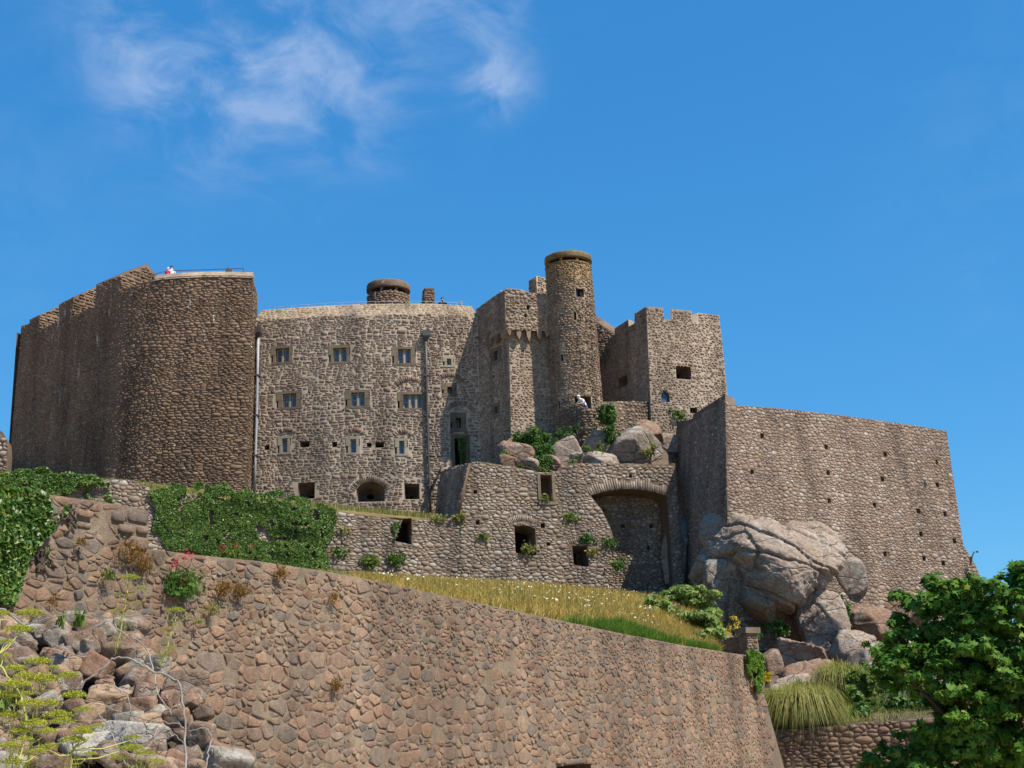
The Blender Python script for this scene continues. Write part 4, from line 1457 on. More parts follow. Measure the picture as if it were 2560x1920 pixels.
# blind arch: a shallow recess
A = ch.uz(1476, 1240); B = ch.uz(1668, 1238); T = ch.uz(1562, 1222)
pts, uc, zc_, r_, a_ = arc3(A[0], B[0], (A[1] + B[1]) / 2, T[1] - (A[1] + B[1]) / 2, 14)
rec = ch.poly([(1508, 1478), (1522, 1400), (1535, 1350), (1528, 1325), (1505, 1275)])
recess = [(B[0], rec[0][1])] + pts[::-1] + rec[::-1]
arch_r = arch_stones(ch, uc, zc_, r_ + .02, r_ + .46, math.pi / 2 + a_ * 1.02, math.pi / 2 - a_, 34)
arch_w = ch.uz(1314, 1300)
Aw = ch.uz(1275, 1312); Bw = ch.uz(1336, 1312); Tw = ch.uz(1306, 1302)
_, uw, zw, rw, aw = arc3(Aw[0], Bw[0], Aw[1], Tw[1] - Aw[1])
arch_w = arch_stones(ch, uw, zw, rw, rw + .28, math.pi / 2 + aw, math.pi / 2 - aw, 17)
Aw = ch.uz(1420, 1362); Bw = ch.uz(1480, 1364); Tw = ch.uz(1450, 1354)
_, uw, zw, rw, aw = arc3(Aw[0], Bw[0], (Aw[1] + Bw[1]) / 2, Tw[1] - Aw[1])
arch_v = arch_stones(ch, uw, zw, rw, rw + .2, math.pi / 2 + aw, math.pi / 2 - aw, 13)
core('wall_core', ch, outer, holes + [dict(poly=recess, depth=1.45, cap=False)], M['ruin_mortar'], T10, thick=.4)
ms = Masonry(T10, M['ruin_stone'])
u_lo = ch.uz(180, 1300)[0]
pl, c = rubble(u_lo, ch.L, zb + .5, zt, h=(.08, .23), w=(.10, .42), joint=.016, seed=25, aspect=1.5, jit=.35, big=.08)
pl, c = clip(pl, c, inside_fn(outer, [h['poly'] for h in holes] + [recess, arch_r[2], arch_w[2], arch_v[2]]))
ms.add(ch, pl, c, .018, 25, tilt=.8)
for a in (arch_r, arch_w, arch_v): ms.add(ch, a[0], a[1], .022, 9)
# back of the blind arch
rc = Chart([ch.pos(u, zb, -1.42)[:2] for u in np.linspace(A[0] - .5, B[0] + .5, 6)], [ch.pos(u, zt, -1.42)[:2] for u in np.linspace(A[0] - .5, B[0] + .5, 6)], zb, zt)
og = rect(0, zb, rc.L, A[1] + 1.0)
hh = [dict(poly=rc.box(*b_), depth=.4) for b_ in ((1552, 1312, 1562, 1320), (1624, 1310, 1634, 1320), (1618, 1364, 1625, 1374), (1504, 1272, 1511, 1280))]
core('recess_back', rc, og, hh, M['ruin_mortar'], T10, thick=.3)
pl, c = rubble(0, rc.L, zb + .5, A[1] + 1, h=(.08, .19), w=(.10, .36), joint=.016, seed=27, aspect=1.6); pl, c = clip(pl, c, inside_fn(og, [h['poly'] for h in hh])); ms.add(rc, pl, c, .03, 27)
print('ruin stones', ms.finish())
# dressed jambs of the slit
for b_ in ((1344, 1184, 1351, 1252), (1380, 1184, 1388, 1252)):
    jb = MB(); jb.add(*slab(ch, ch.box(*b_), -.6, .06)); jb.build('jamb', M['dressed'], T10)
sb = MB(); sb.add(*slab(ch, ch.box(1345, 1254, 1389, 1262), -.5, .07)); sb.build('sill', M['dressed'], T10)
# its end wall turning back to the castle, in shade
T11 = thing('cross_wall', 'shaded stone cross wall linking the ruin to the castle foot', 'wall', P(1130, 1300, 63))
bl = [XY(1074, 1290, 68.3), XY(1138, 1292, 59.0)]; tl = [XY(1092, 1185, 68.3), XY(1171, 1165, 59.0)]
z0, z1 = P(1140, 1310, 59.0).z, P(1175, 1158, 59.0).z
cw = Chart(bl, tl, z0, z1)
prof = [(cw.L, z1), cw.uz(1140, 1165), cw.uz(1120, 1172), cw.uz(1095, 1182), (0, cw.uz(1080, 1190)[1])]
outer = [(0, z0), (cw.L, z0)] + prof
core('wall_core', cw, outer, [], M['ruin_mortar'], T11, thick=.12)
ms = Masonry(T11, M['ruin_stone']); pl, c = rubble(0, cw.L, z0, z1 + .5, h=(.10, .27), w=(.12, .45), joint=.02, seed=35); pl, c = clip(pl, c, inside_fn(outer, [])); ms.add(cw, pl, c, .045, 2); ms.finish(200)

# ------------------------------------------------------------------ scrap of wall at the left edge
T12 = thing('wall_stub', 'narrow stump of ruined wall at the far left edge', 'wall', P(5, 1190, 60))
mb = MB()
poly = [P(-30, 1200, 60), P(14, 1200, 60), P(20, 1130, 60), P(18, 1098, 60), P(6, 1080, 60), P(-30, 1060, 60)]
mb.add(poly + [p + Vector((-.4, 1.6, 0)) for p in poly], [(0, 1, 2, 3, 4, 5)] + [(i, (i + 1) % 6, 6 + (i + 1) % 6, 6 + i)[::-1] for i in range(6)])
mb.build('wall_core', M['ruin_mortar'], T12)
c12 = Chart([poly[0].xy, poly[1].xy], [poly[0].xy, poly[1].xy], poly[0].z, poly[5].z)
og = [c12.uz(*project(np.array(p))[0]) for p in poly]
ms = Masonry(T12, M['ruin_stone']); pl, c = rubble(0, c12.L, poly[0].z, poly[5].z, h=(.12, .3), w=(.14, .4), joint=.03, seed=3); pl, c = clip(pl, c, inside_fn(og, [])); ms.add(c12, pl, c, .05, 3); ms.finish(60)

# ------------------------------------------------------------------ long foreground wall
T13 = thing('long_wall', 'long brown rubble wall receding across the foreground, stepped down at its left', 'wall', P(1100, 1900, 18))
A_, E_ = XY(-80, 1500, 10.98), XY(1905, 1700, 32.0)
zb = -.6; zt = P(90, 1225, 11.4).z + .3
ch = Chart(offset_line([A_, E_], -.10), offset_line([A_, E_], .10), zb, zt)
CH_F = ch
prof = ch.poly([(1884, 1641), (1800, 1628), (1700, 1612), (1560, 1585), (1400, 1551), (1250, 1519), (1100, 1487), (930, 1450), (800, 1426), (640, 1402), (500, 1388), (371, 1372), (371, 1281), (362, 1274), (250, 1254), (150, 1240), (90, 1231), (0, 1222)])
outer = [(0, zb), ch.uz(1985, 2010)] + prof + [(0, prof[-1][1])]
door = ch.box(1395, 1912, 1480, 1990)
core('wall_core', ch, outer, [dict(poly=door, depth=.6)], M['wall_mortar'], T13, thick=.55)
ms = Masonry(T13, M['wall_stone'], K=8, rings=3)
quoins = [ch.box(*b_) for b_ in ((315, 1272, 370, 1309), (337, 1313, 369, 1338), (318, 1340, 368, 1376), (291, 1310, 334, 1336), (275, 1275, 312, 1307), (188, 1274, 228, 1297), (1387, 1893, 1405, 1912), (1406, 1895, 1462, 1912), (1464, 1895, 1480, 1912), (182, 1302, 228, 1322))]
pl, c = rubble(0, ch.L, zb + .6, zt, h=(.045, .18), w=(.06, .34), joint=.009, split=.45, seed=44, aspect=1.6, jit=.34, wave=.12, rnoise=.05, big=.13)
clear = [door] + quoins
seen = [ch.uz(1990, 1990), *prof, (0, prof[-1][1]), (0, ch.uz(-75, 1990)[1])]
pl, c = clip(pl, c, inside_fn(seen, clear), .0006)
ms.add(ch, pl, c, .0105, 44, base=-.004, tilt=1.3, sunk=.07)
qp, qc = [], []
for q in quoins:
    (u0, z0), (u1, z1) = q[0], q[2]
    u0 += .012; u1 -= .012; z0 += .012; z1 -= .012
    k = .18 * min(u1 - u0, z1 - z0)
    o8 = [(u1, z0 + k), (u1, z1 - k), (u1 - k, z1), (u0 + k, z1), (u0, z1 - k), (u0, z0 + k), (u0 + k, z0), (u1 - k, z0)]
    qp.append(o8); qc.append(((u0 + u1) / 2, (z0 + z1) / 2))
ms.add(ch, np.array(qp), np.array(qc), .035, 5, base=-.02, tilt=.2)
print('long wall stones', ms.finish())

# ================================================================== GROUND, ROCKS, PLANTS
chF = CH_F
def wall_back(px, py, d=-.58, dz=-.04):
    u, z = chF.uz(px, py)
    p = chF.pos(u, z, d); p[2] += dz
    return p
front = [wall_back(x, y) for x, y in ((372, 1372), (500, 1388), (800, 1426), (1100, 1487), (1400, 1551), (1700, 1612), (1884, 1641))]
back = [P(300, 1372, 54), P(420, 1385, 54.5), P(620, 1402, 55.8), P(850, 1440, 57.3), P(1000, 1448, 58.1), P(1300, 1462, 59.4), P(1500, 1478, 60.2), P(1680, 1500, 59), P(1800, 1560, 54), P(1890, 1648, 44)]
loft('meadow', [front, back], M['turf'], 60, 40, .12, 3)
loft('terrace', [[P(-60, 1196, 52.8), P(200, 1212, 54), P(380, 1226, 55.2), P(840, 1283, 58.2), P(1090, 1303, 59.5)],
                 [P(-60, 1172, 78), P(330, 1200, 69), P(640, 1238, 68.5), P(1000, 1290, 69.5), P(1110, 1290, 70)]], M['turf'], 40, 12, .1, 4)
loft('hillside', [[P(1225, 1200, 60.6), P(1340, 1200, 61.0), P(1500, 1185, 61.4), P(1680, 1188, 62.2)],
                  [P(1240, 1190, 63.5), P(1290, 1180, 64.5), P(1420, 1145, 64.5), P(1560, 1125, 64.2), P(1680, 1140, 63.8)],
                  [P(1250, 1160, 67), P(1290, 1145, 70), P(1440, 1100, 69), P(1600, 1085, 68), P(1850, 1085, 68)]], M['earth'], 50, 30, .25, 5)
loft('slope', [[P(1880, 1835, 35.45), P(2000, 1830, 35.45), P(2160, 1815, 35.4), P(2700, 1800, 35.3)],
               [P(1900, 1805, 37), P(2150, 1790, 37), P(2700, 1780, 37)],
               [P(1850, 1735, 44), P(2100, 1750, 44), P(2700, 1740, 46)],
               [P(1700, 1620, 58), P(2050, 1660, 58), P(2300, 1640, 62), P(2800, 1600, 66)],
               [P(1700, 1560, 75), P(2050, 1600, 75), P(2300, 1580, 76), P(2800, 1540, 78)]], M['earth'], 160, 120, .3, 6, freq=.45)

# retaining wall low on the right
T14 = thing('retaining_wall', 'low shaded brown stone wall under the grass tussock at lower right', 'wall', P(2050, 1900, 35))
ln = [XY(1880, 1880, 35.2), XY(2750, 1880, 34.5)]
z0, z1 = P(2000, 1990, 35).z, P(2200, 1795, 34.9).z
ch = Chart(ln, offset_line(ln, .15), z0, z1)
outer = [(0, z0), (ch.L, z0), (ch.L, z1), ch.uz(2160, 1806), ch.uz(2000, 1822), (0, ch.uz(1890, 1826)[1])]
core('wall_core', ch, outer, [], M['dark_mortar'], T14, thick=.5)
ms = Masonry(T14, M['dark_stone']); pl, c = rubble(0, ch.L, z0, z1, h=(.08, .2), w=(.12, .45), joint=.018, seed=7, aspect=1.8); pl, c = clip(pl, c, inside_fn(outer, [])); ms.add(ch, pl, c, .03, 7); ms.finish(200)

# gate pier with a cap at the end of the long wall, and a wall stub behind it
T15 = thing('gate_pier', 'square stone gate pier with flat cap at the end of the long wall', 'pillar', P(1876, 1650, 33.2))
pc = P(1875, 1650, 33.2)
mb = MB(); h_ = P(1875, 1584, 33.2).z - pc.z; mb.box((pc.x, pc.y, pc.z + h_ / 2 - .6), .31, .31, h_ + 1.2, .45); mb.build('shaft_core', M['wall_mortar'], T15)
ms = Masonry(T15, M['wall_stone'])
Rm = Matrix.Rotation(.45, 2)
cs = [Vector(pc.xy) + Rm @ Vector(v) for v in ((-.16, .16), (-.16, -.16), (.16, -.16), (.16, .16))]
for i in range(3):
    ch = Chart([cs[i], cs[i + 1]], [cs[i], cs[i + 1]], pc.z - .3, pc.z + h_)
    pl, c = rows(0, ch.L, ch.zb, ch.zt, h=(.06, .14), w=(.1, .2), joint=.015, seed=i); pl, c = clip(pl, c, inside_fn(rect(0, ch.zb, ch.L, ch.zt), []), .001); ms.add(ch, pl, c, .012, i)
ms.finish()
mb = MB(); mb.box((pc.x, pc.y, pc.z + h_ + .07), .44, .44, .14, .45); mb.build('cap', M['dressed'], T15)
T16 = thing('coping_wall', 'short dark stone wall with sloping top behind the gate pier', 'wall', P(1820, 1640, 35))
ln = [XY(1775, 1610, 36), XY(1868, 1610, 34)]
ch = Chart(ln, ln, P(1860, 1660, 34).z, P(1860, 1580, 34).z)
outer = [(0, ch.zb), (ch.L, ch.zb), ch.uz(1862, 1586), ch.uz(1830, 1592), ch.uz(1800, 1600), ch.uz(1776, 1612)]
core('wall_core', ch, outer, [], M['wall_mortar'], T16, thick=.35)
ms = Masonry(T16, M['wall_stone']); pl, c = rubble(0, ch.L, ch.zb, ch.zt, h=(.06, .16), w=(.08, .26), joint=.02, seed=4); pl, c = clip(pl, c, inside_fn(outer, []), .002); ms.add(ch, pl, c, .02, 4); ms.finish(60)

# ------------------------------------------------------------------ rocks
M['granite_tan'] = rock_mat('granite_tan', (.26, .17, .105), (.32, .225, .15), (.35, .27, .195), .3)
_ico = {}
def ico(sub):
    if sub not in _ico:
        bm = bmesh.new(); bmesh.ops.create_icosphere(bm, subdivisions=sub, radius=1)
        v = np.array([x.co[:] for x in bm.verts]); f = np.array([[q.index for q in x.verts] for x in bm.faces]); bm.free()
        v /= np.linalg.norm(v, axis=1)[:, None]
        _ico[sub] = (v, f)
    return _ico[sub]


def rock_verts(rad, seed, sub=4, planes=26, rough=.05, cracks=(), rot=(0, 0, 0), flat=(.66, 1.0), grooves=0.0, wobble=.10, outline=None, blocky=False, lean=0.0):
    """a fractured granite block: many cleavage planes, thin joints with small steps, rough skin"""
    v, f = ico(sub)
    R = np.random.RandomState(seed)
    n = R.normal(size=(planes, 3)); n /= np.linalg.norm(n, axis=1)[:, None]
    d = flat[0] + (flat[1] - flat[0]) * R.rand(planes)
    if blocky:
        ax = np.concatenate([np.eye(3), -np.eye(3)]) + R.normal(size=(6, 3)) * .16
        ax /= np.linalg.norm(ax, axis=1)[:, None]
        n = np.concatenate([ax, n[:5]]); d = np.concatenate([.58 + .14 * R.rand(6), .72 + .2 * R.rand(5)])
    wob = v + wobble * np.stack([fbm(v * 2.6 + seed + k * 9, 3, seed + k) for k in range(3)], 1)
    wob /= np.linalg.norm(wob, axis=1)[:, None]
    dt = wob @ n.T
    r = np.where(dt > .08, d / np.maximum(dt, .08), 9)
    K_ = 70
    r = -np.log(np.sum(np.exp(-r * K_), axis=1) + math.exp(-1.06 * K_)) / K_
    m = float(np.mean(rad))
    if outline is not None:         # silhouette radius for each direction in the plane facing the viewer
        th = np.arctan2(v[:, 2], v[:, 0])
        oa, orr = outline
        S = np.interp(th, oa, orr, period=2 * math.pi)
        w = np.stack([v[:, 0] * S, v[:, 1] * rad[1], v[:, 2] * S], 1) * r[:, None]
    else:
        w = v * r[:, None] * np.array(rad)
    off = seed * 7.3
    fr = 1.6 / m
    disp = fbm(w * fr + off, 4, seed) * rough * .8
    rid = 1 - np.abs(fbm(w * fr * 2.6 + off * 2, 4, seed + 5, .6)) * 2
    disp += (rid ** 3 - .5) * rough * .35
    disp += fbm(w * fr * 9 + off * 3, 4, seed + 6, .7) * rough * .45
    # a second set of thin joints breaks the block into plates of slightly different depth
    cells = np.zeros(len(w))
    for k, (cn, cd, dep, wid) in enumerate(cracks):
        cn = np.array(cn, float); cn /= np.linalg.norm(cn)
        q = w @ cn / m - cd + .09 * fbm(w * fr * 1.1 + off + k, 3, seed + 8) + .02 * fbm(w * fr * 7 + k, 2, seed + 9)
        disp -= dep * np.exp(-(q / wid) ** 2)
        disp += dep * R.uniform(-.9, .9) * (q > 0)
    if grooves:
        a = np.array([.55, .1, 1.0]); q = w @ a / m * 7 + 2.2 * fbm(w * fr + 3, 4, seed + 3)
        saw = (q - np.floor(q))
        disp += grooves * (saw - .5) * (.3 + .9 * np.clip(fbm(w * fr * 1.2 + 9, 3, seed + 4) + .3, 0, 1))
    w = w + v * (disp * m)[:, None]
    w[:, 1] += lean * w[:, 2]           # leans back, foot pushed forward
    Rm = np.array((Matrix.Rotation(rot[2], 3, 'Z') @ Matrix.Rotation(rot[1], 3, 'Y') @ Matrix.Rotation(rot[0], 3, 'X')))
    return w @ Rm.T, f


def rockpx(name, label, box, Y, ry, seed, mat, rot=0, sub=5, group=None, parent=None, trace=None, **kw):
    if trace:
        box = (min(p[0] for p in trace), min(p[1] for p in trace), max(p[0] for p in trace), max(p[1] for p in trace))
    x0, y0, x1, y1 = box
    c = P((x0 + x1) / 2, (y0 + y1) / 2, Y)
    s = F / (Y * math.cos(PITCH) + (c.z - EYE) * math.sin(PITCH))
    rx, rz = (x1 - x0) / 2 / s, (y1 - y0) / 2 / s
    if trace:
        d = np.array(dense(trace, 6.0)) - np.array([(x0 + x1) / 2, (y0 + y1) / 2])
        a = np.arctan2(-d[:, 1], d[:, 0]); rr = np.hypot(d[:, 0], d[:, 1]) / s * .99
        o_ = np.argsort(a); kw['outline'] = (a[o_], rr[o_])
    w, f = rock_verts((rx * 1.08, ry, rz * 1.08), seed, sub, rot=(0, math.radians(rot), 0), **kw)
    me = mesh_np(name, w, [f], M[mat], False)
    o = link(name, me, parent)
    o.location = c
    if label: tag(o, label, 'boulder' if name == 'boulder' else 'rock', group)
    return o


CR = ((1, .3, .5), .05, .05, .018), ((.25, .2, 1), -.25, .05, .016), ((-.6, .2, 1), .25, .05, .016), ((1, -.3, -.6), -.35, .05, .016), ((.2, .8, 1), .1, .04, .014)
rockpx('boulder', 'huge weathered granite boulder bulging out under the corner of the bastion', None, 58.1, 3.0, 4, 'granite', 0, 7,
       trace=[(1742, 1335), (1772, 1300), (1815, 1278), (1862, 1276), (1888, 1264), (1935, 1264), (1962, 1284), (1978, 1304), (1998, 1288), (2040, 1296), (2074, 1322), (2092, 1352), (2093, 1392), (2078, 1432), (2046, 1462), (2022, 1490), (1996, 1510), (1978, 1536), (1950, 1546), (1912, 1530), (1870, 1502), (1842, 1474), (1830, 1450), (1806, 1430), (1770, 1410), (1742, 1378)],
       rough=.03, cracks=CR + (((.6, .1, 1), .45, .06, .014), ((.55, .1, 1), .1, .05, .012), ((.5, 0, 1), -.55, .06, .016), ((1, .2, -.2), .5, .07, .016), ((.9, .5, .3), -.7, .05, .015), ((.62, .05, 1), .75, .05, .012)), grooves=.024, planes=17, flat=(.68, 1.0), wobble=.03, lean=.4)
rockpx('boulder', 'undercut chin of pale rock at the base of the huge boulder', (1835, 1455, 1990, 1552), 57.2, 1.8, 6, 'granite_tan', 30, 6, cracks=CR[:3], planes=16, flat=(.6, .95), wobble=.05)
rockpx('boulder', 'grey fractured rock filling the undercut left of the huge boulder', (1735, 1385, 1905, 1590), 57.7, 1.5, 10, 'granite_grey', 8, 6, cracks=CR, blocky=True, wobble=.05)
rockpx('boulder', 'shaded grey granite lobe left of the huge boulder', (1712, 1335, 1905, 1545), 59.0, 1.7, 8, 'granite_grey', 0, 6, cracks=CR)
rockpx('boulder', 'tall shaded rock face against the left side of the bastion', (1650, 1275, 1735, 1490), 62.1, .8, 12, 'granite', 5, 6, cracks=CR[1:4])
rockpx('boulder', 'dark rock ledge low between grass and huge boulder', (1770, 1475, 1910, 1590), 58.6, 1.4, 14, 'granite', 10, 5, cracks=CR[:2])
rockpx('boulder', 'wide reddish rock in deep shade under the huge boulder', (1820, 1505, 2070, 1700), 58.6, 1.2, 15, 'granite_pink', 0, 5, cracks=CR[:2])
rockpx('boulder', 'upright lichened slab right of and below the huge boulder', (1980, 1465, 2112, 1690), 57.2, 1.5, 17, 'granite', -6, 6, cracks=CR, blocky=True, wobble=.06)
rockpx('boulder', 'grey rock wedged between huge boulder and bastion foot on the right', (2045, 1400, 2175, 1512), 60.9, 1.4, 19, 'granite_grey', -20, 5, blocky=True, wobble=.06)
rockpx('boulder', 'large pink cracked boulder right of the gate pier', (1905, 1578, 2085, 1715), 53.5, 2.0, 21, 'granite_pink', 8, 6, cracks=CR, blocky=True, wobble=.06)
rockpx('boulder', 'small rounded pink rock touching the gate pier', (1888, 1622, 1962, 1705), 50.8, .9, 23, 'granite_pink', 0, 4)
rockpx('boulder', 'pale layered rock right of the dark cleft', (2125, 1500, 2250, 1620), 58.5, 1.5, 25, 'granite_pink', 0, 5, cracks=CR[1:2], grooves=.03)
rockpx('boulder', 'shadowed rock at the foot of the dark cleft', (2085, 1610, 2250, 1780), 55, 1.6, 27, 'granite', 0, 5)
rockpx('boulder', 'broad rock half hidden behind the leafy tree', (2210, 1560, 2440, 1780), 53, 2.0, 29, 'granite', 0, 5, cracks=CR[:2])
rockpx('boulder', 'grey rock glimpsed through a gap in the tree leaves', (2260, 1665, 2440, 1800), 44, 1.5, 31, 'granite_grey', -10, 5, cracks=CR[:2])
rockpx('boulder', 'low rock behind the lower tree leaves', (2300, 1770, 2460, 1880), 40, 1.3, 33, 'granite_pink', -10, 4)
rockpx('boulder', 'brown rock mass below the lichened slab', (1960, 1650, 2140, 1800), 50, 1.8, 53, 'granite_pink', 0, 5, cracks=CR)
rockpx('boulder', 'shaded rock wall behind the straw-coloured tussock', (2060, 1560, 2200, 1740), 56, 1.5, 55, 'granite', 0, 5, cracks=CR)
rockpx('boulder', 'grey rock shelf right of the lime green shrub', (2180, 1600, 2360, 1740), 48, 1.6, 59, 'granite', -8, 5, cracks=CR)
rockpx('boulder', 'brown rock at the very back under the tree crown', (2300, 1580, 2500, 1700), 55, 1.8, 61, 'granite_pink', 0, 5, cracks=CR[:3])
rockpx('boulder', 'rock ledge behind the big grass tussock', (1930, 1690, 2120, 1800), 42, 1.2, 63, 'granite', 4, 5, cracks=CR)
rockpx('boulder', 'rock under the arch at the bastion foot', (2150, 1470, 2330, 1600), 62, 1.5, 57, 'granite_pink', 0, 5, cracks=CR[:3])
# crag between castle and ruin
rockpx('boulder', 'pale triangular boulder on the crag below the square tower', (1500, 1062, 1652, 1185), 63.4, 1.2, 35, 'granite_grey', 24, 5, flat=(.5, .85), cracks=CR[:1])
rockpx('boulder', 'pink-topped boulder right under the square tower corner', (1572, 1040, 1672, 1125), 64.6, 1.0, 37, 'granite_pink', 28, 5, flat=(.55, .9))
rockpx('boulder', 'dark rounded rock under the leafy shrub on the crag', (1448, 1062, 1540, 1175), 64.6, 1.0, 39, 'granite', 30, 4, blocky=True, wobble=.06)
rockpx('boulder', 'knobbly brown rock right of the round bush', (1375, 1088, 1478, 1195), 63.2, 1.0, 41, 'granite', -35, 5, cracks=CR[:2], blocky=True, wobble=.06)
rockpx('boulder', 'striped rock left of the round bush above the ruin', (1235, 1100, 1352, 1195), 63.2, 1.0, 43, 'granite_pink', 28, 5, grooves=.04, blocky=True, wobble=.06)
rockpx('boulder', 'small brown rock on the ruin wall head left of the bush', (1240, 1138, 1300, 1178), 61.6, .6, 45, 'granite_pink', 20, 4, blocky=True, wobble=.06)
rockpx('boulder', 'small dark rock on the ruin wall head under the bush', (1305, 1142, 1345, 1178), 61.6, .5, 47, 'granite', 10, 4)
rockpx('boulder', 'rock tucked against the corner of the corbelled tower', (1255, 1092, 1310, 1140), 65.2, .7, 49, 'granite_pink', 30, 4, blocky=True, wobble=.06)
rockpx('boulder', 'little pale rock low on the crag between two boulders', (1455, 1135, 1520, 1178), 62.3, .5, 51, 'granite', 20, 4)

rockpx('boulder', 'broad rock base of the crag under the leafy shrub', (1400, 1120, 1560, 1210), 62.6, .8, 71, 'granite', 10, 5, cracks=CR, blocky=True, wobble=.06)
rockpx('boulder', 'broken rock at the head of the ruin below the round bush', (1330, 1135, 1420, 1205), 62.8, .8, 73, 'granite_pink', 10, 5, cracks=CR, blocky=True, wobble=.06)
rockpx('boulder', 'rock sloping down from the square tower to the bastion', (1620, 1080, 1730, 1180), 65.0, 1.0, 75, 'granite', 20, 5, cracks=CR, blocky=True, wobble=.06)
# ------------------------------------------------------------------ leaves and grass
LEAF = {
    'diamond': (np.array([(-.5, 0, 0), (0, -.30, .07), (.5, 0, 0), (0, .30, .07)]), [(0, 1, 2), (0, 2, 3)]),
    'ivy': (np.array([(0, 0, 0), (-.45, 0, .02), (-.25, -.42, .06), (.12, -.28, .04), (.55, 0, -.06), (.12, .28, .04), (-.25, .42, .06)]),
            [(0, 1, 2), (0, 2, 3), (0, 3, 4), (0, 4, 5), (0, 5, 6), (0, 6, 1)]),
}
_mp = [(-.38, 0)]
for a_, r_, w_ in ((-125, .42, .2), (-62, .56, .22), (0, .62, .2), (62, .56, .22), (125, .42, .2)):
    a_ = math.radians(a_)
    for da, rr in ((0, 1.0),):
        _mp.append((rr * r_ * math.cos(a_ + da), rr * r_ * math.sin(a_ + da)))
    _mp.append((.24 * math.cos(a_ + math.radians(31)), .24 * math.sin(a_ + math.radians(31))))
_mp = _mp[:-1]
LEAF['maple'] = (np.array([(0, 0, .03)] + [(x, y, -.12 * (x * x + y * y)) for x, y in _mp]), [(0, 1 + i, 1 + (i + 1) % len(_mp)) for i in range(len(_mp))])


def leaves(name, C, Nr, size, tpl, mat, parent=None, seed=1):
    R = np.random.RandomState(seed)
    T, fc = LEAF[tpl]
    fc = np.array(fc)
    n = len(C)
    Nr = Nr / np.linalg.norm(Nr, axis=1)[:, None]
    a = R.normal(size=(n, 3))
    a -= Nr * np.sum(a * Nr, 1)[:, None]
    a /= np.linalg.norm(a, axis=1)[:, None]
    b = np.cross(Nr, a)
    V = C[:, None, :] + size[:, None, None] * (T[None, :, 0:1] * a[:, None] + T[None, :, 1:2] * b[:, None] + T[None, :, 2:3] * Nr[:, None])
    k = len(T)
    Fc = (fc[None] + (np.arange(n) * k)[:, None, None]).reshape(-1, 3)
    o = link(name, mesh_np(name, V.reshape(-1, 3), [Fc], mat), parent)
    if parent is not None: o['kind'] = 'stuff'
    return o


def blades(name, B, H, W_, lean, mat, parent=None, seed=1):
    R = np.random.RandomState(seed)
    n = len(B)
    a = R.rand(n) * 6.283
    s = np.stack([np.cos(a), np.sin(a), np.zeros(n)], 1)
    ld = R.rand(n) * 6.283
    l = np.stack([np.cos(ld), np.sin(ld), np.zeros(n)], 1) * (lean * R.rand(n))[:, None]
    up = np.array([0, 0, 1.0])
    H = H[:, None]; w = W_[:, None] * s * .5
    V = np.stack([B - w, B + w, B + up * H * .55 + l * H * .3 - w * .7, B + up * H * .55 + l * H * .3 + w * .7, B + up * H * (1 - .25 * np.linalg.norm(l, axis=1)[:, None]) + l * H], 1)
    o = (np.arange(n) * 5)[:, None]
    q = np.array([[0, 1, 3, 2]]) + o; t = np.array([[2, 3, 4]]) + o
    o = link(name, mesh_np(name, V.reshape(-1, 3), [q, t], mat), parent)
    if parent is not None: o['kind'] = 'stuff'
    return o


def lobes_pts(lobes, n, seed, shell=.8, thr=-.25, freq=1.6, up=.35, sub=20):
    """points and normals spread through lumpy lobes (centre, radii), each broken into smaller sprays"""
    R = np.random.RandomState(seed)
    sp = []
    for (c, r) in lobes:
        c, r = np.array(c), np.array(r)
        sp.append((c, r * .62, .5))
        for k in range(sub):
            d = R.normal(size=3); d /= np.linalg.norm(d)
            d[1] = -abs(d[1]) if R.rand() < .7 else d[1]
            sp.append((c + d * r * R.uniform(.35, .95), r * R.uniform(.16, .38), 1.0))
    wt = np.array([np.prod(l[1]) ** (2 / 3) * l[2] for l in sp]); wt /= wt.sum()
    C, N_ = [], []
    for (c, r, _), f in zip(sp, wt):
        k = int(n * f * 1.5) + 1
        d = R.normal(size=(k, 3)); d /= np.linalg.norm(d, axis=1)[:, None]
        q = (1 - shell * R.rand(k) ** 1.3)
        q *= np.where(R.rand(k) < .08, 1.0 + .35 * R.rand(k), 1.0)
        p = c + d * r * (q * (1 + .3 * fbm(d * 2.2 + seed + c, 3, seed)))[:, None]
        ok = fbm(p * freq, 3, seed + 3) > thr
        C.append(p[ok]); N_.append((d + .6 * R.normal(size=(k, 3)) + np.array([0, -.15, up]))[ok])
    return np.concatenate(C), np.concatenate(N_)


M['ivy'] = leaf_mat('ivy', [(.03, .085, .014), (.065, .15, .026), (.045, .11, .02), (.10, .20, .038), (.07, .155, .028), (.24, .27, .06), (.05, .12, .02)], .25, .42, .7)
M['bush'] = leaf_mat('bush', [(.035, .09, .016), (.07, .15, .03), (.05, .115, .024), (.11, .20, .045)], .25, .5)
M['lime'] = leaf_mat('lime', [(.09, .15, .03), (.14, .20, .045), (.11, .17, .035), (.20, .25, .07)], .35, .5)
M['bramble'] = leaf_mat('bramble', [(.08, .15, .028), (.16, .25, .055), (.11, .19, .04), (.24, .29, .09), (.28, .27, .10)], .25, .5)
M['tree_leaf'] = leaf_mat('tree_leaf', [(.035, .10, .014), (.07, .175, .026), (.05, .125, .02), (.11, .22, .036), (.08, .18, .03), (.20, .25, .045)], .3, .6, .25)
M['dry_grass'] = leaf_mat('dry_grass', [(.35, .23, .065), (.43, .30, .10), (.31, .21, .06), (.47, .36, .15), (.25, .22, .06)], .3, .7, .2)
M['green_grass'] = leaf_mat('green_grass', [(.06, .14, .018), (.11, .21, .03), (.08, .16, .022), (.18, .22, .05)], .35, .5, .3)
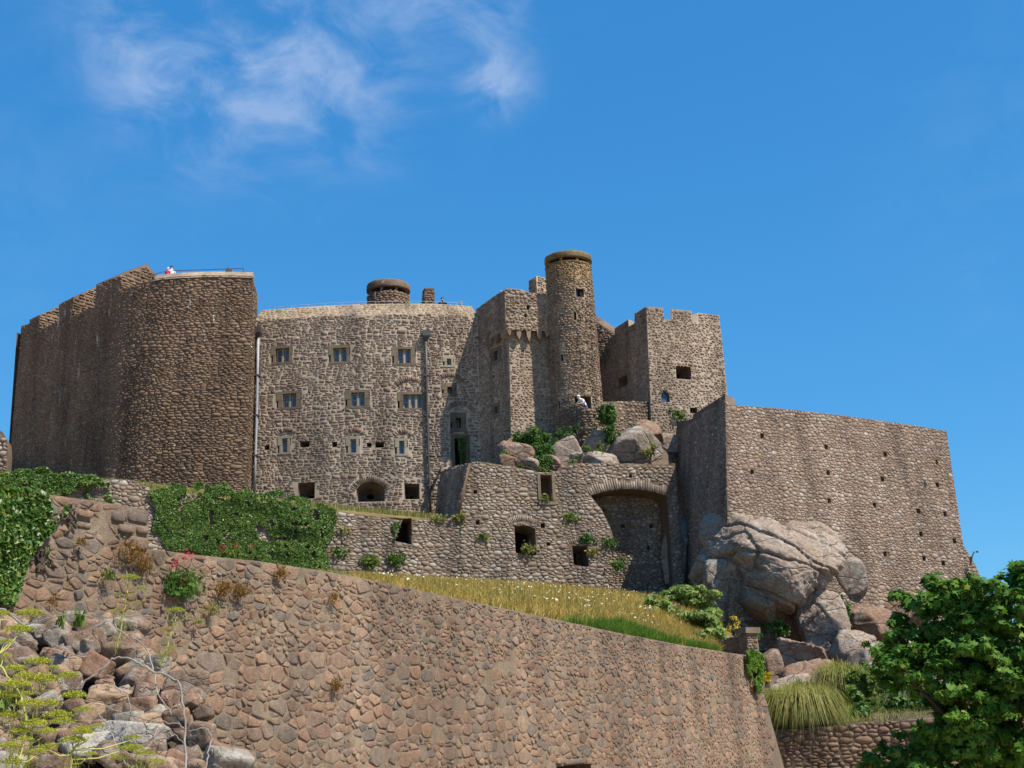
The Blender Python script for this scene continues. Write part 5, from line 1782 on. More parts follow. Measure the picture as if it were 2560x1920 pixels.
M['mixed_grass'] = leaf_mat('mixed_grass', [(.17, .20, .06), (.26, .25, .10), (.13, .17, .05), (.33, .28, .13), (.20, .21, .07)], .35, .6, .2)
M['petal'] = leaf_mat('petal', [(.72, .70, .62), (.80, .78, .72)], .3, .6, .2)
M['yellow_petal'] = leaf_mat('yellow_petal', [(.55, .40, .02), (.65, .50, .04)], .3, .6, .2)
M['red_petal'] = leaf_mat('red_petal', [(.35, .02, .05), (.45, .04, .09)], .3, .6, .2)
M['rust_plant'] = leaf_mat('rust_plant', [(.19, .095, .03), (.25, .14, .05), (.15, .10, .03)], .25, .7, .2)
M['fennel'] = leaf_mat('fennel', [(.30, .31, .035), (.38, .38, .05), (.24, .28, .04), (.44, .41, .07)], .3, .6, .2)
M['fennel_stem'] = plain('fennel_stem', (.36, .36, .10), .6)
M['bark'] = stone_mat('bark', [(.09, .07, .05), (.11, .085, .06)], grain=12, var=.4, stain=.3)
M['dead_wood'] = stone_mat('dead_wood', [(.27, .24, .21), (.32, .29, .25)], grain=30, var=.3, stain=.2)


def ivy_patch(name, label, ch, poly_px, n, size, depth, seed, mat='ivy', tpl='ivy', edge=.35, group=None, bumps=(), thr=-.3):
    poly = np.array(ch.poly(poly_px))
    R = np.random.RandomState(seed)
    lo, hi = poly.min(0) - .3, poly.max(0) + .3
    q = lo + (hi - lo) * R.rand(int(n * 1.9), 2)
    s = np.stack([q[:, 0] * 1.2, q[:, 1] * 1.2, np.full(len(q), seed)], 1)
    qq = q + edge * np.stack([vnoise(s * 1.7, seed), vnoise(s * 1.7 + 31, seed + 1)], 1)
    ok = pip(qq, poly)
    q, s = q[ok], s[ok]
    bulge = np.clip(.5 + .8 * fbm(s * .8, 4, seed + 2), 0, 1)
    ok = fbm(s * 2.6, 3, seed + 7) > thr
    q, s, bulge = q[ok], s[ok], bulge[ok]
    d = .04 + depth * bulge * (1 - .6 * R.rand(len(q)) ** 2)
    for (bx, by, br, bd) in bumps:
        u, z = ch.uz(bx, by)
        d += bd * np.exp(-((q[:, 0] - u) ** 2 + (q[:, 1] - z) ** 2) / br ** 2)
    C = ch.pos(q[:, 0], q[:, 1], d)
    n3 = np.stack([np.interp(q[:, 0], ch.us, ch.n[:, j]) for j in range(3)], 1)
    Nn = n3 + .65 * R.normal(size=n3.shape) + np.array([0, 0, .35])
    t = thing(name, label, 'ivy', C[np.argmin(C[:, 2])], group)
    leaves('foliage', C, Nn, size * (.6 + .8 * R.rand(len(C))), tpl, M[mat], t, seed)
    st = MB()
    for k in range(7):
        i = R.randint(len(q))
        u, z = q[i]
        path = []
        for j in range(6):
            path.append(ch.pos(u, z, .03)); u += R.uniform(-.25, .25) * size * 4; z -= R.uniform(.1, .35) * size * 3
        st.tube(path, .012 + size * .06, 5)
    st.build('stem', M['bark'], t)
    return t


ivy_patch('ivy', 'big mass of dark green ivy over the terrace wall below the curved tower', CH_RU,
          [(372, 1214), (470, 1208), (600, 1226), (740, 1246), (842, 1268), (846, 1290), (828, 1330), (815, 1375), (838, 1430), (842, 1450), (700, 1440), (520, 1400), (425, 1380), (405, 1340), (385, 1300), (378, 1260)],
          52000, .076, .26, 3, bumps=((585, 1240, .6, .35), (735, 1300, .7, .4)))
ivy_patch('ivy', 'strip of ivy along the wall head at the foot of the dark tower, far left', CH_RU,
          [(-20, 1180), (80, 1182), (180, 1192), (285, 1202), (270, 1222), (200, 1225), (150, 1238), (90, 1236), (-20, 1215)], 7000, .115, .45, 5)
ivy_patch('ivy', 'thin ivy trails on the bare grey wall between the two ivy masses', CH_RU,
          [(215, 1240), (240, 1232), (262, 1256), (288, 1240), (284, 1262), (230, 1258)], 700, .10, .2, 6, edge=.6)
ivy_patch('ivy', 'bright ivy clump climbing the left end of the long wall', chF,
          [(-60, 1225), (30, 1218), (72, 1222), (100, 1240), (112, 1270), (105, 1300), (122, 1325), (100, 1345), (78, 1370), (50, 1420), (38, 1470), (22, 1515), (-60, 1510)],
          8500, .062, .20, 7, edge=.07, thr=-.62)
ivy_patch('ivy', 'short ivy runner reaching right from the left clump', chF, [(108, 1310), (140, 1285), (172, 1258), (178, 1262), (150, 1295), (118, 1326)], 260, .05, .05, 8, edge=.03)
ivy_patch('ivy', 'low ivy runner near the rust tufts on the long wall', chF, [(70, 1382), (112, 1368), (118, 1378), (90, 1395), (66, 1402)], 200, .05, .06, 9, edge=.03)
ivy_patch('ivy', 'dark ivy hanging in the recess beside the ruin', CH_RU, [(982, 1312), (1003, 1306), (1006, 1345), (985, 1350)], 900, .08, .25, 10, edge=.1)
ivy_patch('ivy', 'ivy growing out of the blocked castle doorway', CH_R, [(1140, 1096), (1176, 1094), (1166, 1108), (1158, 1125), (1165, 1150), (1150, 1160), (1146, 1120)], 1300, .09, .25, 11, edge=.15)
ivy_patch('climbing_plant', 'thin creeper on the square tower foot beside the bastion corner', CH_SQ, [(1664, 1012), (1674, 1010), (1690, 1030), (1716, 1022), (1722, 1040), (1712, 1056), (1680, 1058)], 900, .08, .2, 12, 'bush', edge=.35)
ivy_patch('hanging_plant', 'green trailing plant hanging over the right end of the long wall', chF,
          [(1856, 1632), (1893, 1636), (1896, 1670), (1892, 1735), (1885, 1738), (1872, 1700), (1858, 1672)], 2600, .10, .22, 13, 'green_grass', 'diamond', edge=.10)


def shrub(name, label, lobes_px, n, size, mat, seed, tpl='diamond', thr=-.25, cat='bush', stems=True, group=None, freq=1.6, shell=.85):
    lobes = []
    for (px, py, Y, rx, ry, rz) in lobes_px:
        c = P(px, py, Y)
        s = F / (Y * math.cos(PITCH) + (c.z - EYE) * math.sin(PITCH))
        lobes.append((np.array(c), (rx / s, ry, rz / s)))
    C, N_ = lobes_pts(lobes, n, seed, shell, thr, freq)
    R = np.random.RandomState(seed)
    base = Vector(lobes[0][0]) - Vector((0, 0, lobes[0][1][2]))
    t = thing(name, label, cat, base, group)
    leaves('foliage', C, N_, size * (.6 + .8 * R.rand(len(C))), tpl, M[mat], t, seed)
    if stems:
        mb = MB()
        for (c, r) in lobes:
            c = Vector(c)
            for k in range(3):
                e = c + Vector((R.uniform(-.5, .5) * r[0], R.uniform(-.5, .5) * r[1], R.uniform(-.1, .6) * r[2]))
                mb.tube([base + Vector((R.uniform(-.1, .1), 0, -.1)), (base + e) / 2 + Vector((0, 0, .1)), e], [.03, .02, .01], 5)
        mb.build('stem', M['bark'], t)
    return t


shrub('round_bush', 'dense round dark green bush on the crag beside the corbelled tower', [(1345, 1108, 63.4, 48, 1.0, 40), (1308, 1100, 63.6, 30, .7, 20), (1365, 1140, 62.6, 34, .7, 34), (1355, 1170, 62.0, 24, .4, 22)], 6500, .11, 'bush', 21)
shrub('leafy_shrub', 'tall bright shrub in front of the low parapet under the turret', [(1525, 1045, 63.6, 26, .6, 38), (1505, 1030, 63.7, 17, .5, 24), (1530, 1085, 63.3, 24, .5, 26)], 3600, .11, 'bush', 22)
shrub('weeds', 'scrambling weeds on the shaded ground below the round turret', [(1440, 1072, 64.5, 34, .7, 18), (1425, 1095, 64.2, 16, .5, 16), (1470, 1075, 64.4, 20, .5, 12)], 2200, .10, 'bush', 23, thr=-.05)
shrub('weeds', 'yellow-green weeds among rocks on the ruin wall head', [(1450, 1150, 61.9, 18, .4, 14), (1465, 1125, 62.2, 9, .3, 22), (1430, 1158, 61.7, 12, .3, 10)], 1100, .09, 'lime', 24, thr=-.05)
shrub('weeds', 'green weeds hanging down the slot of the ruin wall', [(1352, 1176, 61.2, 16, .3, 12), (1300, 1165, 61.0, 14, .3, 9), (1280, 1145, 61.4, 8, .3, 12)], 800, .08, 'lime', 25, thr=-.05)
shrub('weeds', 'pale shrubby weeds on the face of the triangular boulder', [(1622, 1135, 62.2, 24, .3, 24), (1632, 1120, 62.3, 10, .3, 22)], 900, .08, 'mixed_grass', 26, thr=.0)
shrub('weeds', 'leafy growth between the two boulders under the square tower', [(1592, 1075, 63.8, 16, .4, 20), (1585, 1055, 64, 9, .3, 12)], 900, .09, 'bush', 27, thr=-.05)
shrub('weeds', 'low greenery at the square tower foot behind the bastion', [(1680, 1052, 64.9, 20, .4, 14), (1700, 1040, 65.2, 14, .4, 14)], 900, .10, 'lime', 28, thr=-.05)
shrub('weeds', 'low dry grass and weeds left of the triangular boulder', [(1490, 1140, 62.4, 22, .4, 16), (1500, 1118, 63.0, 14, .4, 18)], 900, .09, 'lime', 37, thr=-.1)
shrub('weeds', 'dark scrub in the gap right of the round bush', [(1400, 1075, 64.6, 22, .5, 22), (1385, 1120, 63.0, 14, .4, 26)], 1500, .10, 'bush', 38, thr=-.15)
shrub('weeds', 'sparse weeds at the foot of the corbelled tower rock', [(1262, 1140, 62.4, 12, .3, 16), (1285, 1160, 61.5, 16, .3, 10)], 700, .09, 'lime', 39, thr=-.1)
shrub('bramble_bank', 'sprawling green bramble bank at the right of the dry meadow', [(1720, 1495, 54, 70, 2.0, 34), (1640, 1535, 44, 70, 2.5, 34), (1730, 1560, 42, 60, 2.5, 34), (1690, 1490, 56, 34, 1.5, 18), (1780, 1590, 38, 34, 1.6, 24), (1620, 1500, 55, 30, 1.5, 10), (1745, 1600, 36, 40, 1.2, 16), (1690, 1580, 37, 40, 1.2, 14)], 19000, .15, 'bramble', 29, thr=-.2, freq=.9)
shrub('bramble', 'dark foliage filling the shade under the huge boulder', [(1790, 1520, 57.5, 40, 1.2, 40), (1860, 1600, 55, 50, 1.2, 34), (1940, 1570, 56, 36, .8, 26)], 5000, .14, 'bush', 30, thr=-.1)
shrub('cleft_plant', 'dark plants growing in the cleft right of the lichened slab', [(2108, 1530, 58, 16, .6, 50), (2105, 1590, 57, 16, .6, 40)], 2000, .12, 'bush', 31, thr=-.1)
shrub('yellow_shrub', 'rounded lime green shrub between grass tussock and tree', [(2150, 1715, 40, 38, .6, 40), (2130, 1745, 39.5, 28, .5, 26), (2180, 1760, 39, 26, .5, 22)], 3800, .12, 'lime', 32, tpl='ivy')
shrub('undergrowth', 'dark undergrowth on the bank between lime shrub and tree', [(2230, 1760, 38, 60, .8, 50), (2320, 1775, 38, 70, .8, 44), (2420, 1750, 40, 70, .8, 60), (2190, 1690, 43, 36, .6, 40), (2270, 1690, 42, 50, .6, 36), (2150, 1790, 37, 50, .6, 30)], 12000, .14, 'bush', 36, thr=-.15)
shrub('shrub', 'small dark shrub under the lime green shrub', [(2130, 1785, 36.6, 40, .5, 16), (2180, 1800, 36.5, 26, .5, 16)], 1600, .10, 'bush', 33, thr=-.1)
shrub('weeds', 'sprig of greenery sticking out at the right end of the bastion', [(2425, 1395, 64.5, 14, .3, 14), (2436, 1382, 64.5, 8, .2, 6)], 320, .10, 'bush', 34, thr=.0)
shrub('weeds', 'small leafy plant high on the bastion near its right edge', [(2342, 1155, 63.9, 4, .15, 7)], 90, .08, 'rust_plant', 35, stems=False)


def tuft(name, label, px, py, ch, n, h, mat, seed, width=.012, lean=1.1, spread=.12, cat='plant', flower=None, d=.06):
    R = np.random.RandomState(seed)
    u, z = ch.uz(px, py)
    B = ch.pos(u + R.normal(size=n) * spread, z + R.normal(size=n) * spread * .45, d + .05 * R.rand(n))
    t = thing(name, label, cat, B[np.argmin(B[:, 2])])
    blades('leaves', B, h * (.4 + .8 * R.rand(n)), np.full(n, width), lean, M[mat], t, seed)
    C = B + R.normal(size=B.shape) * h * .35 + np.array([0, 0, h * .3])
    leaves('leaflets', C, R.normal(size=C.shape) + np.array([0, -.5, .5]), np.full(n, width * 4.5) * (.5 + R.rand(n)), 'diamond', M[mat], t, seed)
    if flower:
        m, k = flower
        top = B[:k] + np.array([0, 0, h * 1.1]) + R.normal(size=(k, 3)) * spread * .8
        C = (top[:, None] + R.normal(size=(k, 14, 3)) * width * 2.2).reshape(-1, 3)
        leaves('flower_head', C, R.normal(size=C.shape) + np.array([0, -.6, .6]), np.full(len(C), width * 3.2), 'diamond', M[m], t, seed)
    return t


for i, (px, py, n, h, sp, mat, lab) in enumerate((
        (312, 1388, 260, .13, .09, 'rust_plant', 'wide rust-brown tuft under the step of the long wall'),
        (345, 1418, 240, .13, .07, 'rust_plant', 'second rust-brown tuft just right of and below the first'),
        (190, 1362, 90, .07, .03, 'rust_plant', 'tiny rust tuft left of the wide one on the long wall'),
        (545, 1480, 260, .13, .07, 'rust_plant', 'olive-brown tuft right of the red-flowered plant'),
        (590, 1485, 220, .13, .06, 'rust_plant', 'brown tuft adjoining the olive one on its right'),
        (690, 1442, 200, .12, .05, 'rust_plant', 'lone rust tuft near the top of the long wall'),
        (516, 1532, 140, .11, .04, 'mixed_grass', 'small yellow-green tuft below the brown pair'),
        (256, 1448, 120, .10, .035, 'lime', 'little blue-green plant on the left of the long wall'),
        (112, 1512, 90, .08, .03, 'rust_plant', 'dull brown tuft low at the left of the long wall'),
        (480, 1560, 80, .08, .03, 'mixed_grass', 'faint tuft in the wall just above the rubble'),
        (828, 1722, 160, .16, .05, 'rust_plant', 'golden dry tuft in the middle of the long wall'),
        (822, 1500, 120, .12, .05, 'rust_plant', 'brown tuft under the wall head left of centre'))):
    tuft('wall_tuft', lab, px, py, chF, int(n * .55), h * .85, mat, 60 + i, .006, 1.3, sp * .9)
tuft('valerian', 'red-flowered leafy plant growing from the long wall', 435, 1478, chF, 260, .20, 'bush', 80, .012, 1.1, .10, flower=('red_petal', 4))
tuft('valerian', 'red flowers among the foot of the big ivy mass', 590, 1392, CH_RU, 90, .35, 'lime', 81, .025, .8, .35, flower=('red_petal', 7), d=.4)
for i, (px, py, n, h, mat, lab) in enumerate((
        (925, 1412, 260, .5, 'lime', 'green tuft at the left foot of the ruin wall'), (988, 1405, 200, .45, 'bush', 'rounder green tuft right of it at the ruin foot'),
        (1098, 1300, 70, .3, 'mixed_grass', 'dry yellow tuft on the wall shoulder below the cross wall'), (1320, 1380, 160, .4, 'mixed_grass', 'grass on the sill of the larger ruin window'),
        (1468, 1352, 120, .4, 'bush', 'plant over the smaller ruin window'), (1424, 1296, 80, .3, 'lime', 'small tuft high on the ruin between slit and arch'),
        (1525, 1362, 120, .4, 'bush', 'plant at the left edge of the blind arch'), (1545, 1420, 120, .5, 'bush', 'shaded plant inside the blind arch'),
        (1205, 1347, 60, .2, 'lime', 'tiny bright tuft left of the larger ruin window'), (1480, 1385, 60, .3, 'mixed_grass', 'dry grass right of the smaller ruin window'),
        (860, 1330, 60, .3, 'mixed_grass', 'dry stalks at the right edge of the big ivy'), (1365, 1252, 60, .25, 'mixed_grass', 'grass in the foot of the ruin slit'), (845, 1385, 90, .35, 'bush', 'leafy sprig below the right edge of the ivy'),
        (1150, 1298, 90, .35, 'mixed_grass', 'grass clump where the cross wall meets the ruin'))):
    tuft('weed_tuft', lab, px, py, CH_RU, int(n * .6), h * .75, mat, 100 + i, .035, 1.0, .16)

# meadow of dry grass with white flowers
R = np.random.RandomState(5)
def meadow_pts(n, pxr, t0, t1, seed, strip=False):
    R = np.random.RandomState(seed)
    fr = np.array([tuple(p) for p in front]); bk = np.array([tuple(p) for p in back])
    def at(L, s):
        l = np.concatenate([[0], np.cumsum(np.linalg.norm(np.diff(L, axis=0), axis=1))]); l /= l[-1]
        return np.stack([np.interp(s, l, L[:, j]) for j in range(3)], 1)
    s = R.rand(n); t = t0 + (t1 - t0) * R.rand(n)
    p = at(fr, s) * (1 - t)[:, None] + at(bk, s) * t[:, None]
    p[:, 2] += .12 * fbm(p * .8, 4, 3)
    q, _ = project(p)
    ok = (q[:, 0] > pxr[0]) & (q[:, 0] < pxr[1])
    green = (t < .10 * np.clip((q[:, 0] - 1380) / 160, 0, 1)) & (q[:, 0] > 1380)
    green &= (fbm(p * 1.3, 3, 21) > -.12)
    ok &= ~green if not strip else green
    return p[ok]
B = meadow_pts(62000, (880, 1800), .04, 1.0, 1)
o = blades('dry_grass', B, .30 * (.4 + .8 * R.rand(len(B))), .014 + .016 * R.rand(len(B)), 1.1, M['dry_grass'], None, 4)
tag(o, 'golden dry meadow grass between the long wall and the ruin', 'grass', kind='stuff')
B = meadow_pts(14000, (800, 1700), .1, 1.0, 2)
k = fbm(B * .25, 3, 9) > .05
o = blades('green_grass', B[k], .28 * (.5 + .7 * R.rand(k.sum())), np.full(k.sum(), .03), .8, M['mixed_grass'], None, 5)
tag(o, 'greener patches of grass in the dry meadow', 'grass', kind='stuff')
B = meadow_pts(700, (930, 1640), .15, .98, 3)
k = fbm(B * .3, 3, 12) > -.15
B = B[k] + np.array([0, 0, .30])
o = leaves('white_flowers', B, R.normal(size=B.shape) * .5 + np.array([0, -.5, 1]), .035 + .04 * R.rand(len(B)), 'ivy', M['petal'], None, 6)
tag(o, 'scattered small white flowers standing in the dry meadow', 'flowers', kind='stuff')
# bright green strip of grass along the wall head
B = meadow_pts(120000, (1390, 1790), .01, .16, 8, True)
o = blades('fresh_grass', B, .32 * (.3 + .9 * R.rand(len(B))), np.full(len(B), .018), 1.0, M['green_grass'], None, 7)
tag(o, 'bright green strip of fresh grass along the long wall head', 'grass', kind='stuff')

# rough grass on the bank behind the low wall
R2 = np.random.RandomState(18)
b0_ = np.array([tuple(P(x, y, Y)) for x, y, Y in ((1900, 1828, 35.6), (2150, 1812, 35.6), (2600, 1800, 35.6))]); b1_ = np.array([tuple(P(x, y, Y)) for x, y, Y in ((1880, 1735, 44), (2100, 1750, 44), (2600, 1742, 45.5))])
s_ = R2.rand(16000) * 2; t_ = R2.rand(16000)[:, None]
B = np.stack([np.interp(s_, range(3), b0_[:, j]) for j in range(3)], 1) * (1 - t_) + np.stack([np.interp(s_, range(3), b1_[:, j]) for j in range(3)], 1) * t_
B[:, 2] -= .1
o = blades('bank_grass', B, .45 * (.4 + .8 * R2.rand(len(B))), np.full(len(B), .03), 1.0, M['mixed_grass'], None, 19)
tag(o, 'rough dry grass on the bank above the low wall at lower right', 'grass', kind='stuff')
# thin grass along the terrace at the castle foot
R2 = np.random.RandomState(8)
tn = np.array([tuple(P(x, y, Y)) for x, y, Y in ((0, 1196, 52.9), (380, 1226, 55.3), (840, 1283, 58.3), (1090, 1300, 59.6))]); tf = np.array([tuple(P(x, y, Y)) for x, y, Y in ((0, 1176, 74), (330, 1200, 69), (640, 1238, 68.5), (1100, 1290, 69.8))])
s_ = R2.rand(9000); t_ = R2.rand(9000)[:, None] * .5
B = np.stack([np.interp(s_ * 3, range(4), tn[:, j]) for j in range(3)], 1) * (1 - t_) + np.stack([np.interp(s_ * 3, range(4), tf[:, j]) for j in range(3)], 1) * t_
B = B[fbm(B * .4, 3, 5) > -.1]
o = blades('terrace_grass', B, .3 * (.3 + .9 * R2.rand(len(B))), np.full(len(B), .03), 1.0, M['mixed_grass'], None, 9)
tag(o, 'thin rough grass along the terrace at the castle foot', 'grass', kind='stuff')
# grass tussocks at lower right
def tussock(label, px, py, Y, n, h, spread, seed, mat='mixed_grass'):
    R = np.random.RandomState(seed)
    c = np.array(P(px, py, Y))
    t = thing('grass_tussock', label, 'grass', c)
    a = R.rand(n) * 6.283; el = R.rand(n) ** .6
    dr = np.stack([np.cos(a) * el, np.sin(a) * el * .6, np.zeros(n)], 1)
    B = c + dr * spread * .45 + np.array([0, 0, .0])
    hh = (h * (.6 + .5 * R.rand(n)))[:, None]
    w = np.stack([-np.sin(a), np.cos(a), 0 * a], 1) * (.006 + .008 * R.rand(n))[:, None]
    up = np.array([0, 0, 1.0])
    cv = (.5 + .9 * R.rand(n))[:, None]
    jx = R.normal(size=(n, 3)) * .10 * hh
    p1 = B + up * hh * .6 + dr * hh * .2 + jx * .3
    p2 = B + up * hh * (1.0 - .3 * el[:, None] * cv) + dr * hh * .5 * cv + jx
    p3 = B + up * hh * (1.0 - 1.1 * el[:, None] * cv) + dr * hh * .85 * cv + jx * 1.8
    V = np.stack([B - w, B + w, p1 - w, p1 + w, p2 - w * .7, p2 + w * .7, p3], 1)
    o = (np.arange(n) * 7)[:, None]
    q = np.concatenate([np.array([[0, 1, 3, 2]]) + o, np.array([[2, 3, 5, 4]]) + o]); tr = np.array([[4, 5, 6]]) + o
    link('blades', mesh_np('blades', V.reshape(-1, 3), [q, tr], M[mat]), t)
tussock('large arching grass tussock over the low wall right of the long wall', 2008, 1800, 35.6, 10000, .88, 1.2, 1)
tussock('smaller straw-coloured tussock beside the lime green shrub', 2105, 1735, 41, 3500, .9, .9, 2)
shrub('flowering_weed', 'small yellow-flowered plant at the corner of the long wall', [(1918, 1692, 34.2, 13, .15, 17)], 420, .05, 'yellow_petal', 41, thr=-.1)
shrub('flowering_weed', 'tall yellow-flowered weed above the short coping wall', [(1834, 1546, 33.6, 14, .12, 10), (1842, 1570, 33.6, 12, .12, 22), (1824, 1575, 33.6, 8, .1, 18)], 130, .05, 'yellow_petal', 42, thr=.05)

# ================================================================== TREE AT THE RIGHT
T20 = thing('leafy_tree', 'broad-leaved tree with lobed glossy leaves filling the lower right corner', 'tree', P(2520, 2250, 20))
crown_px = [(2168, 1600), (2190, 1545), (2230, 1500), (2275, 1468), (2330, 1440), (2390, 1428), (2440, 1440), (2480, 1445), (2520, 1415), (2575, 1400), (2700, 1420), (2700, 1990), (2120, 1990), (2150, 1900), (2200, 1850), (2250, 1825),
            (2300, 1790), (2370, 1775), (2385, 1745), (2340, 1725), (2290, 1740), (2245, 1760), (2205, 1750), (2200, 1690), (2172, 1650)]
R = np.random.RandomState(31)
lob, tries = [], 0
while len(lob) < 240 and tries < 20000:
    tries += 1
    px, py = R.uniform(2120, 2700), R.uniform(1400, 1990)
    rr_ = R.uniform(36, 78)
    ring = np.array([[px + rr_ * .8 * math.cos(a), py + rr_ * .55 * math.sin(a)] for a in np.arange(8) * math.pi / 4])
    if pip(ring, crown_px).sum() < 6: continue
    Y = 20 + R.uniform(-1.0, .9) - .5 * math.sin((py - 1400) / 190.0)
    c = P(px, py, Y); s = F / (Y * math.cos(PITCH) + (c.z - EYE) * math.sin(PITCH))
    lob.append((np.array(c), np.array((rr_ / s, rr_ / s * R.uniform(.8, 1.2), rr_ / s * R.uniform(.5, .8)))))
print('crown sprays', len(lob), tries)
C, N_ = lobes_pts(lob, 31000, 77, 1.0, -.7, 2.4, .9, sub=5)
R = np.random.RandomState(3)
leaves('crown', C, N_, .118 * (.55 + .9 * R.rand(len(C))), 'maple', M['tree_leaf'], T20, 9)
mb = MB()
base = P(2520, 2250, 20)
fork = P(2500, 1900, 20)
mb.tube([base, (base + fork) / 2 + Vector((.1, 0, 0)), fork], [.16, .13, .11], 9)
mb.build('trunk', M['bark'], T20, True)
for (c, r) in lob[::15]:
    c = Vector(c)
    lm = MB()
    mid = fork.lerp(c, .5) + Vector((rnd.uniform(-.15, .15), rnd.uniform(-.1, .1), -.08))
    lm.tube([fork - Vector((0, 0, .1)), mid, c, c + (c - mid) * .03], [.05, .03, .018, .006], 6)
    for k in range(4):
        q = mid.lerp(c, rnd.uniform(0, 1))
        e = q + Vector((rnd.uniform(-1, 1) * r[0] * .7, rnd.uniform(-1, 1) * r[1] * .7, rnd.uniform(-.2, .8) * r[2] * .4))
        lm.tube([q, (q + e) / 2 + Vector((0, 0, .03)), e], [.014, .01, .004], 5)
    lm.build('limb', M['bark'], T20, True)

# ================================================================== RUBBLE, FENNEL AND DEAD BRANCHES AT LOWER LEFT
T21 = thing('rubble_wall', 'collapsed stone wall of loose lichened blocks in the near left corner', 'wall', P(250, 1960, 8.2))
b_lines = [[P(-80, 1985, 7.7), P(200, 1985, 7.7), P(480, 1985, 7.7), P(660, 1985, 7.9)],
           [P(-80, 1800, 8.4), P(200, 1810, 8.4), P(420, 1850, 8.3), P(560, 1950, 8.3)],
           [P(-80, 1640, 9.15), P(180, 1650, 9.15), P(330, 1720, 9.0), P(470, 1850, 8.8)],
           [P(-80, 1565, 9.55), P(200, 1590, 9.55), P(310, 1610, 9.5), P(410, 1710, 9.3)],
           [P(-80, 1640, 9.9), P(200, 1650, 9.9), P(330, 1700, 9.8), P(470, 1820, 9.5)],
           [P(-80, 1990, 10.3), P(200, 1990, 10.3), P(400, 1990, 10.2), P(560, 1990, 10)]]
loft('rubble_core', b_lines, M['earth'], 90, 60, .10, 9, kind=None, parent=T21, freq=4)
STONES = [(275, 1540, 337, 1608, 'granite_grey', 8), (165, 1563, 280, 1645, 'granite', -10), (112, 1558, 185, 1628, 'granite_grey', 38), (193, 1588, 238, 1645, 'granite', 50), (100, 1625, 192, 1678, 'granite_pink', 12),
          (198, 1632, 280, 1705, 'granite_pink', 30), (0, 1615, 66, 1678, 'granite_pink', -15), (248, 1603, 345, 1672, 'granite', 5), (335, 1598, 400, 1645, 'granite_pink', 12), (345, 1632, 432, 1692, 'granite_grey', 6),
          (400, 1668, 520, 1788, 'granite_dark', 5), (308, 1668, 372, 1742, 'granite', 20), (215, 1718, 325, 1790, 'granite_tan', 8), (318, 1738, 402, 1805, 'granite_pink', 12), (393, 1728, 432, 1795, 'granite_pink', 10),
          (240, 1796, 425, 1885, 'granite_white', 4), (155, 1832, 295, 1905, 'granite_white', -4), (36, 1808, 152, 1885, 'granite', 15), (462, 1798, 545, 1878, 'granite', 0), (505, 1868, 640, 1950, 'granite_grey', 6),
          (412, 1878, 475, 1940, 'granite_pink', 20), (-30, 1788, 28, 1850, 'granite_tan', 5), (40, 1700, 115, 1760, 'granite', 20), (110, 1690, 170, 1740, 'granite_grey', -20), (-30, 1690, 35, 1770, 'granite', 15),
          (-30, 1545, 30, 1600, 'granite', 0), (55, 1555, 112, 1600, 'granite_grey', 10), (-20, 1880, 70, 1950, 'granite_white', 0), (90, 1885, 170, 1950, 'granite', 0), (300, 1885, 410, 1950, 'granite', 10), (60, 1640, 105, 1690, 'granite_grey', 20), (20, 1575, 70, 1625, 'granite', 30)]
def rubble_Y(y):
    return 9.25 - (y - 1545) / 400 * 1.75
PAL = dict(granite=((.15, .10, .07), (.21, .145, .105), (.26, .19, .14), .35), granite_grey=((.20, .165, .135), (.27, .23, .19), (.33, .29, .245), .6), granite_pink=((.20, .115, .08), (.26, .16, .11), (.30, .20, .145), .2),
           granite_dark=((.12, .085, .062), (.17, .12, .09), (.22, .16, .12), .3), granite_tan=((.26, .165, .10), (.33, .225, .145), (.37, .27, .19), .3), granite_white=((.30, .27, .235), (.38, .35, .31), (.46, .43, .39), .7))
for k_, v_ in PAL.items():
    M['near_' + k_] = rock_mat('near_' + k_, *v_)
NM = {}
for k_ in PAL:
    src = M['near_' + k_]
    for n in src.node_tree.nodes:
        if n.type in ('TEX_NOISE', 'TEX_VORONOI'): n.inputs['Scale'].default_value *= 4.0
        if n.type == 'BUMP': n.inputs['Distance'].default_value = .018
    NM[k_] = src
def rub_stone(x0, y0, x1, y1, mat, rot, seed, Y=None, sub=4):
    Y = Y or rubble_Y((y0 + y1) / 2)
    c = P((x0 + x1) / 2, (y0 + y1) / 2, Y)
    s = F / Y
    w, f = rock_verts(((x1 - x0) / 1.6 / s, rnd.uniform(.8, 1.1) * (x1 - x0 + y1 - y0) / 4 / s, (y1 - y0) / 1.6 / s), seed, sub, planes=13, wobble=.03, rough=.035, blocky=True, cracks=(((1, .4, .3), .1, .05, .03), ((.2, .3, 1), -.1, .04, .03)) if sub > 3 else (), rot=(rnd.uniform(-.3, .3), math.radians(rot), rnd.uniform(-.5, .5)), flat=(.45, .8))
    me = mesh_np('stone', w, [f], NM[mat], False)
    o = link('stone', me, T21); o.location = c
for i, (x0, y0, x1, y1, mt, rt_) in enumerate(STONES):
    rub_stone(x0, y0, x1, y1, mt, rt_, 200 + i)
for i in range(210):
    y = rnd.uniform(1560, 1930)
    xmax = 300 + (y - 1540) * .95
    x = rnd.uniform(-20, min(xmax, 600))
    w_ = rnd.uniform(12, 46)
    rub_stone(x - w_, y - w_ * .75, x + w_, y + w_ * .75, rnd.choice(['granite', 'granite_grey', 'granite_pink', 'granite_tan', 'granite_dark']), rnd.uniform(-40, 40), 400 + i, rubble_Y(y) + rnd.uniform(-.02, .12), 3)

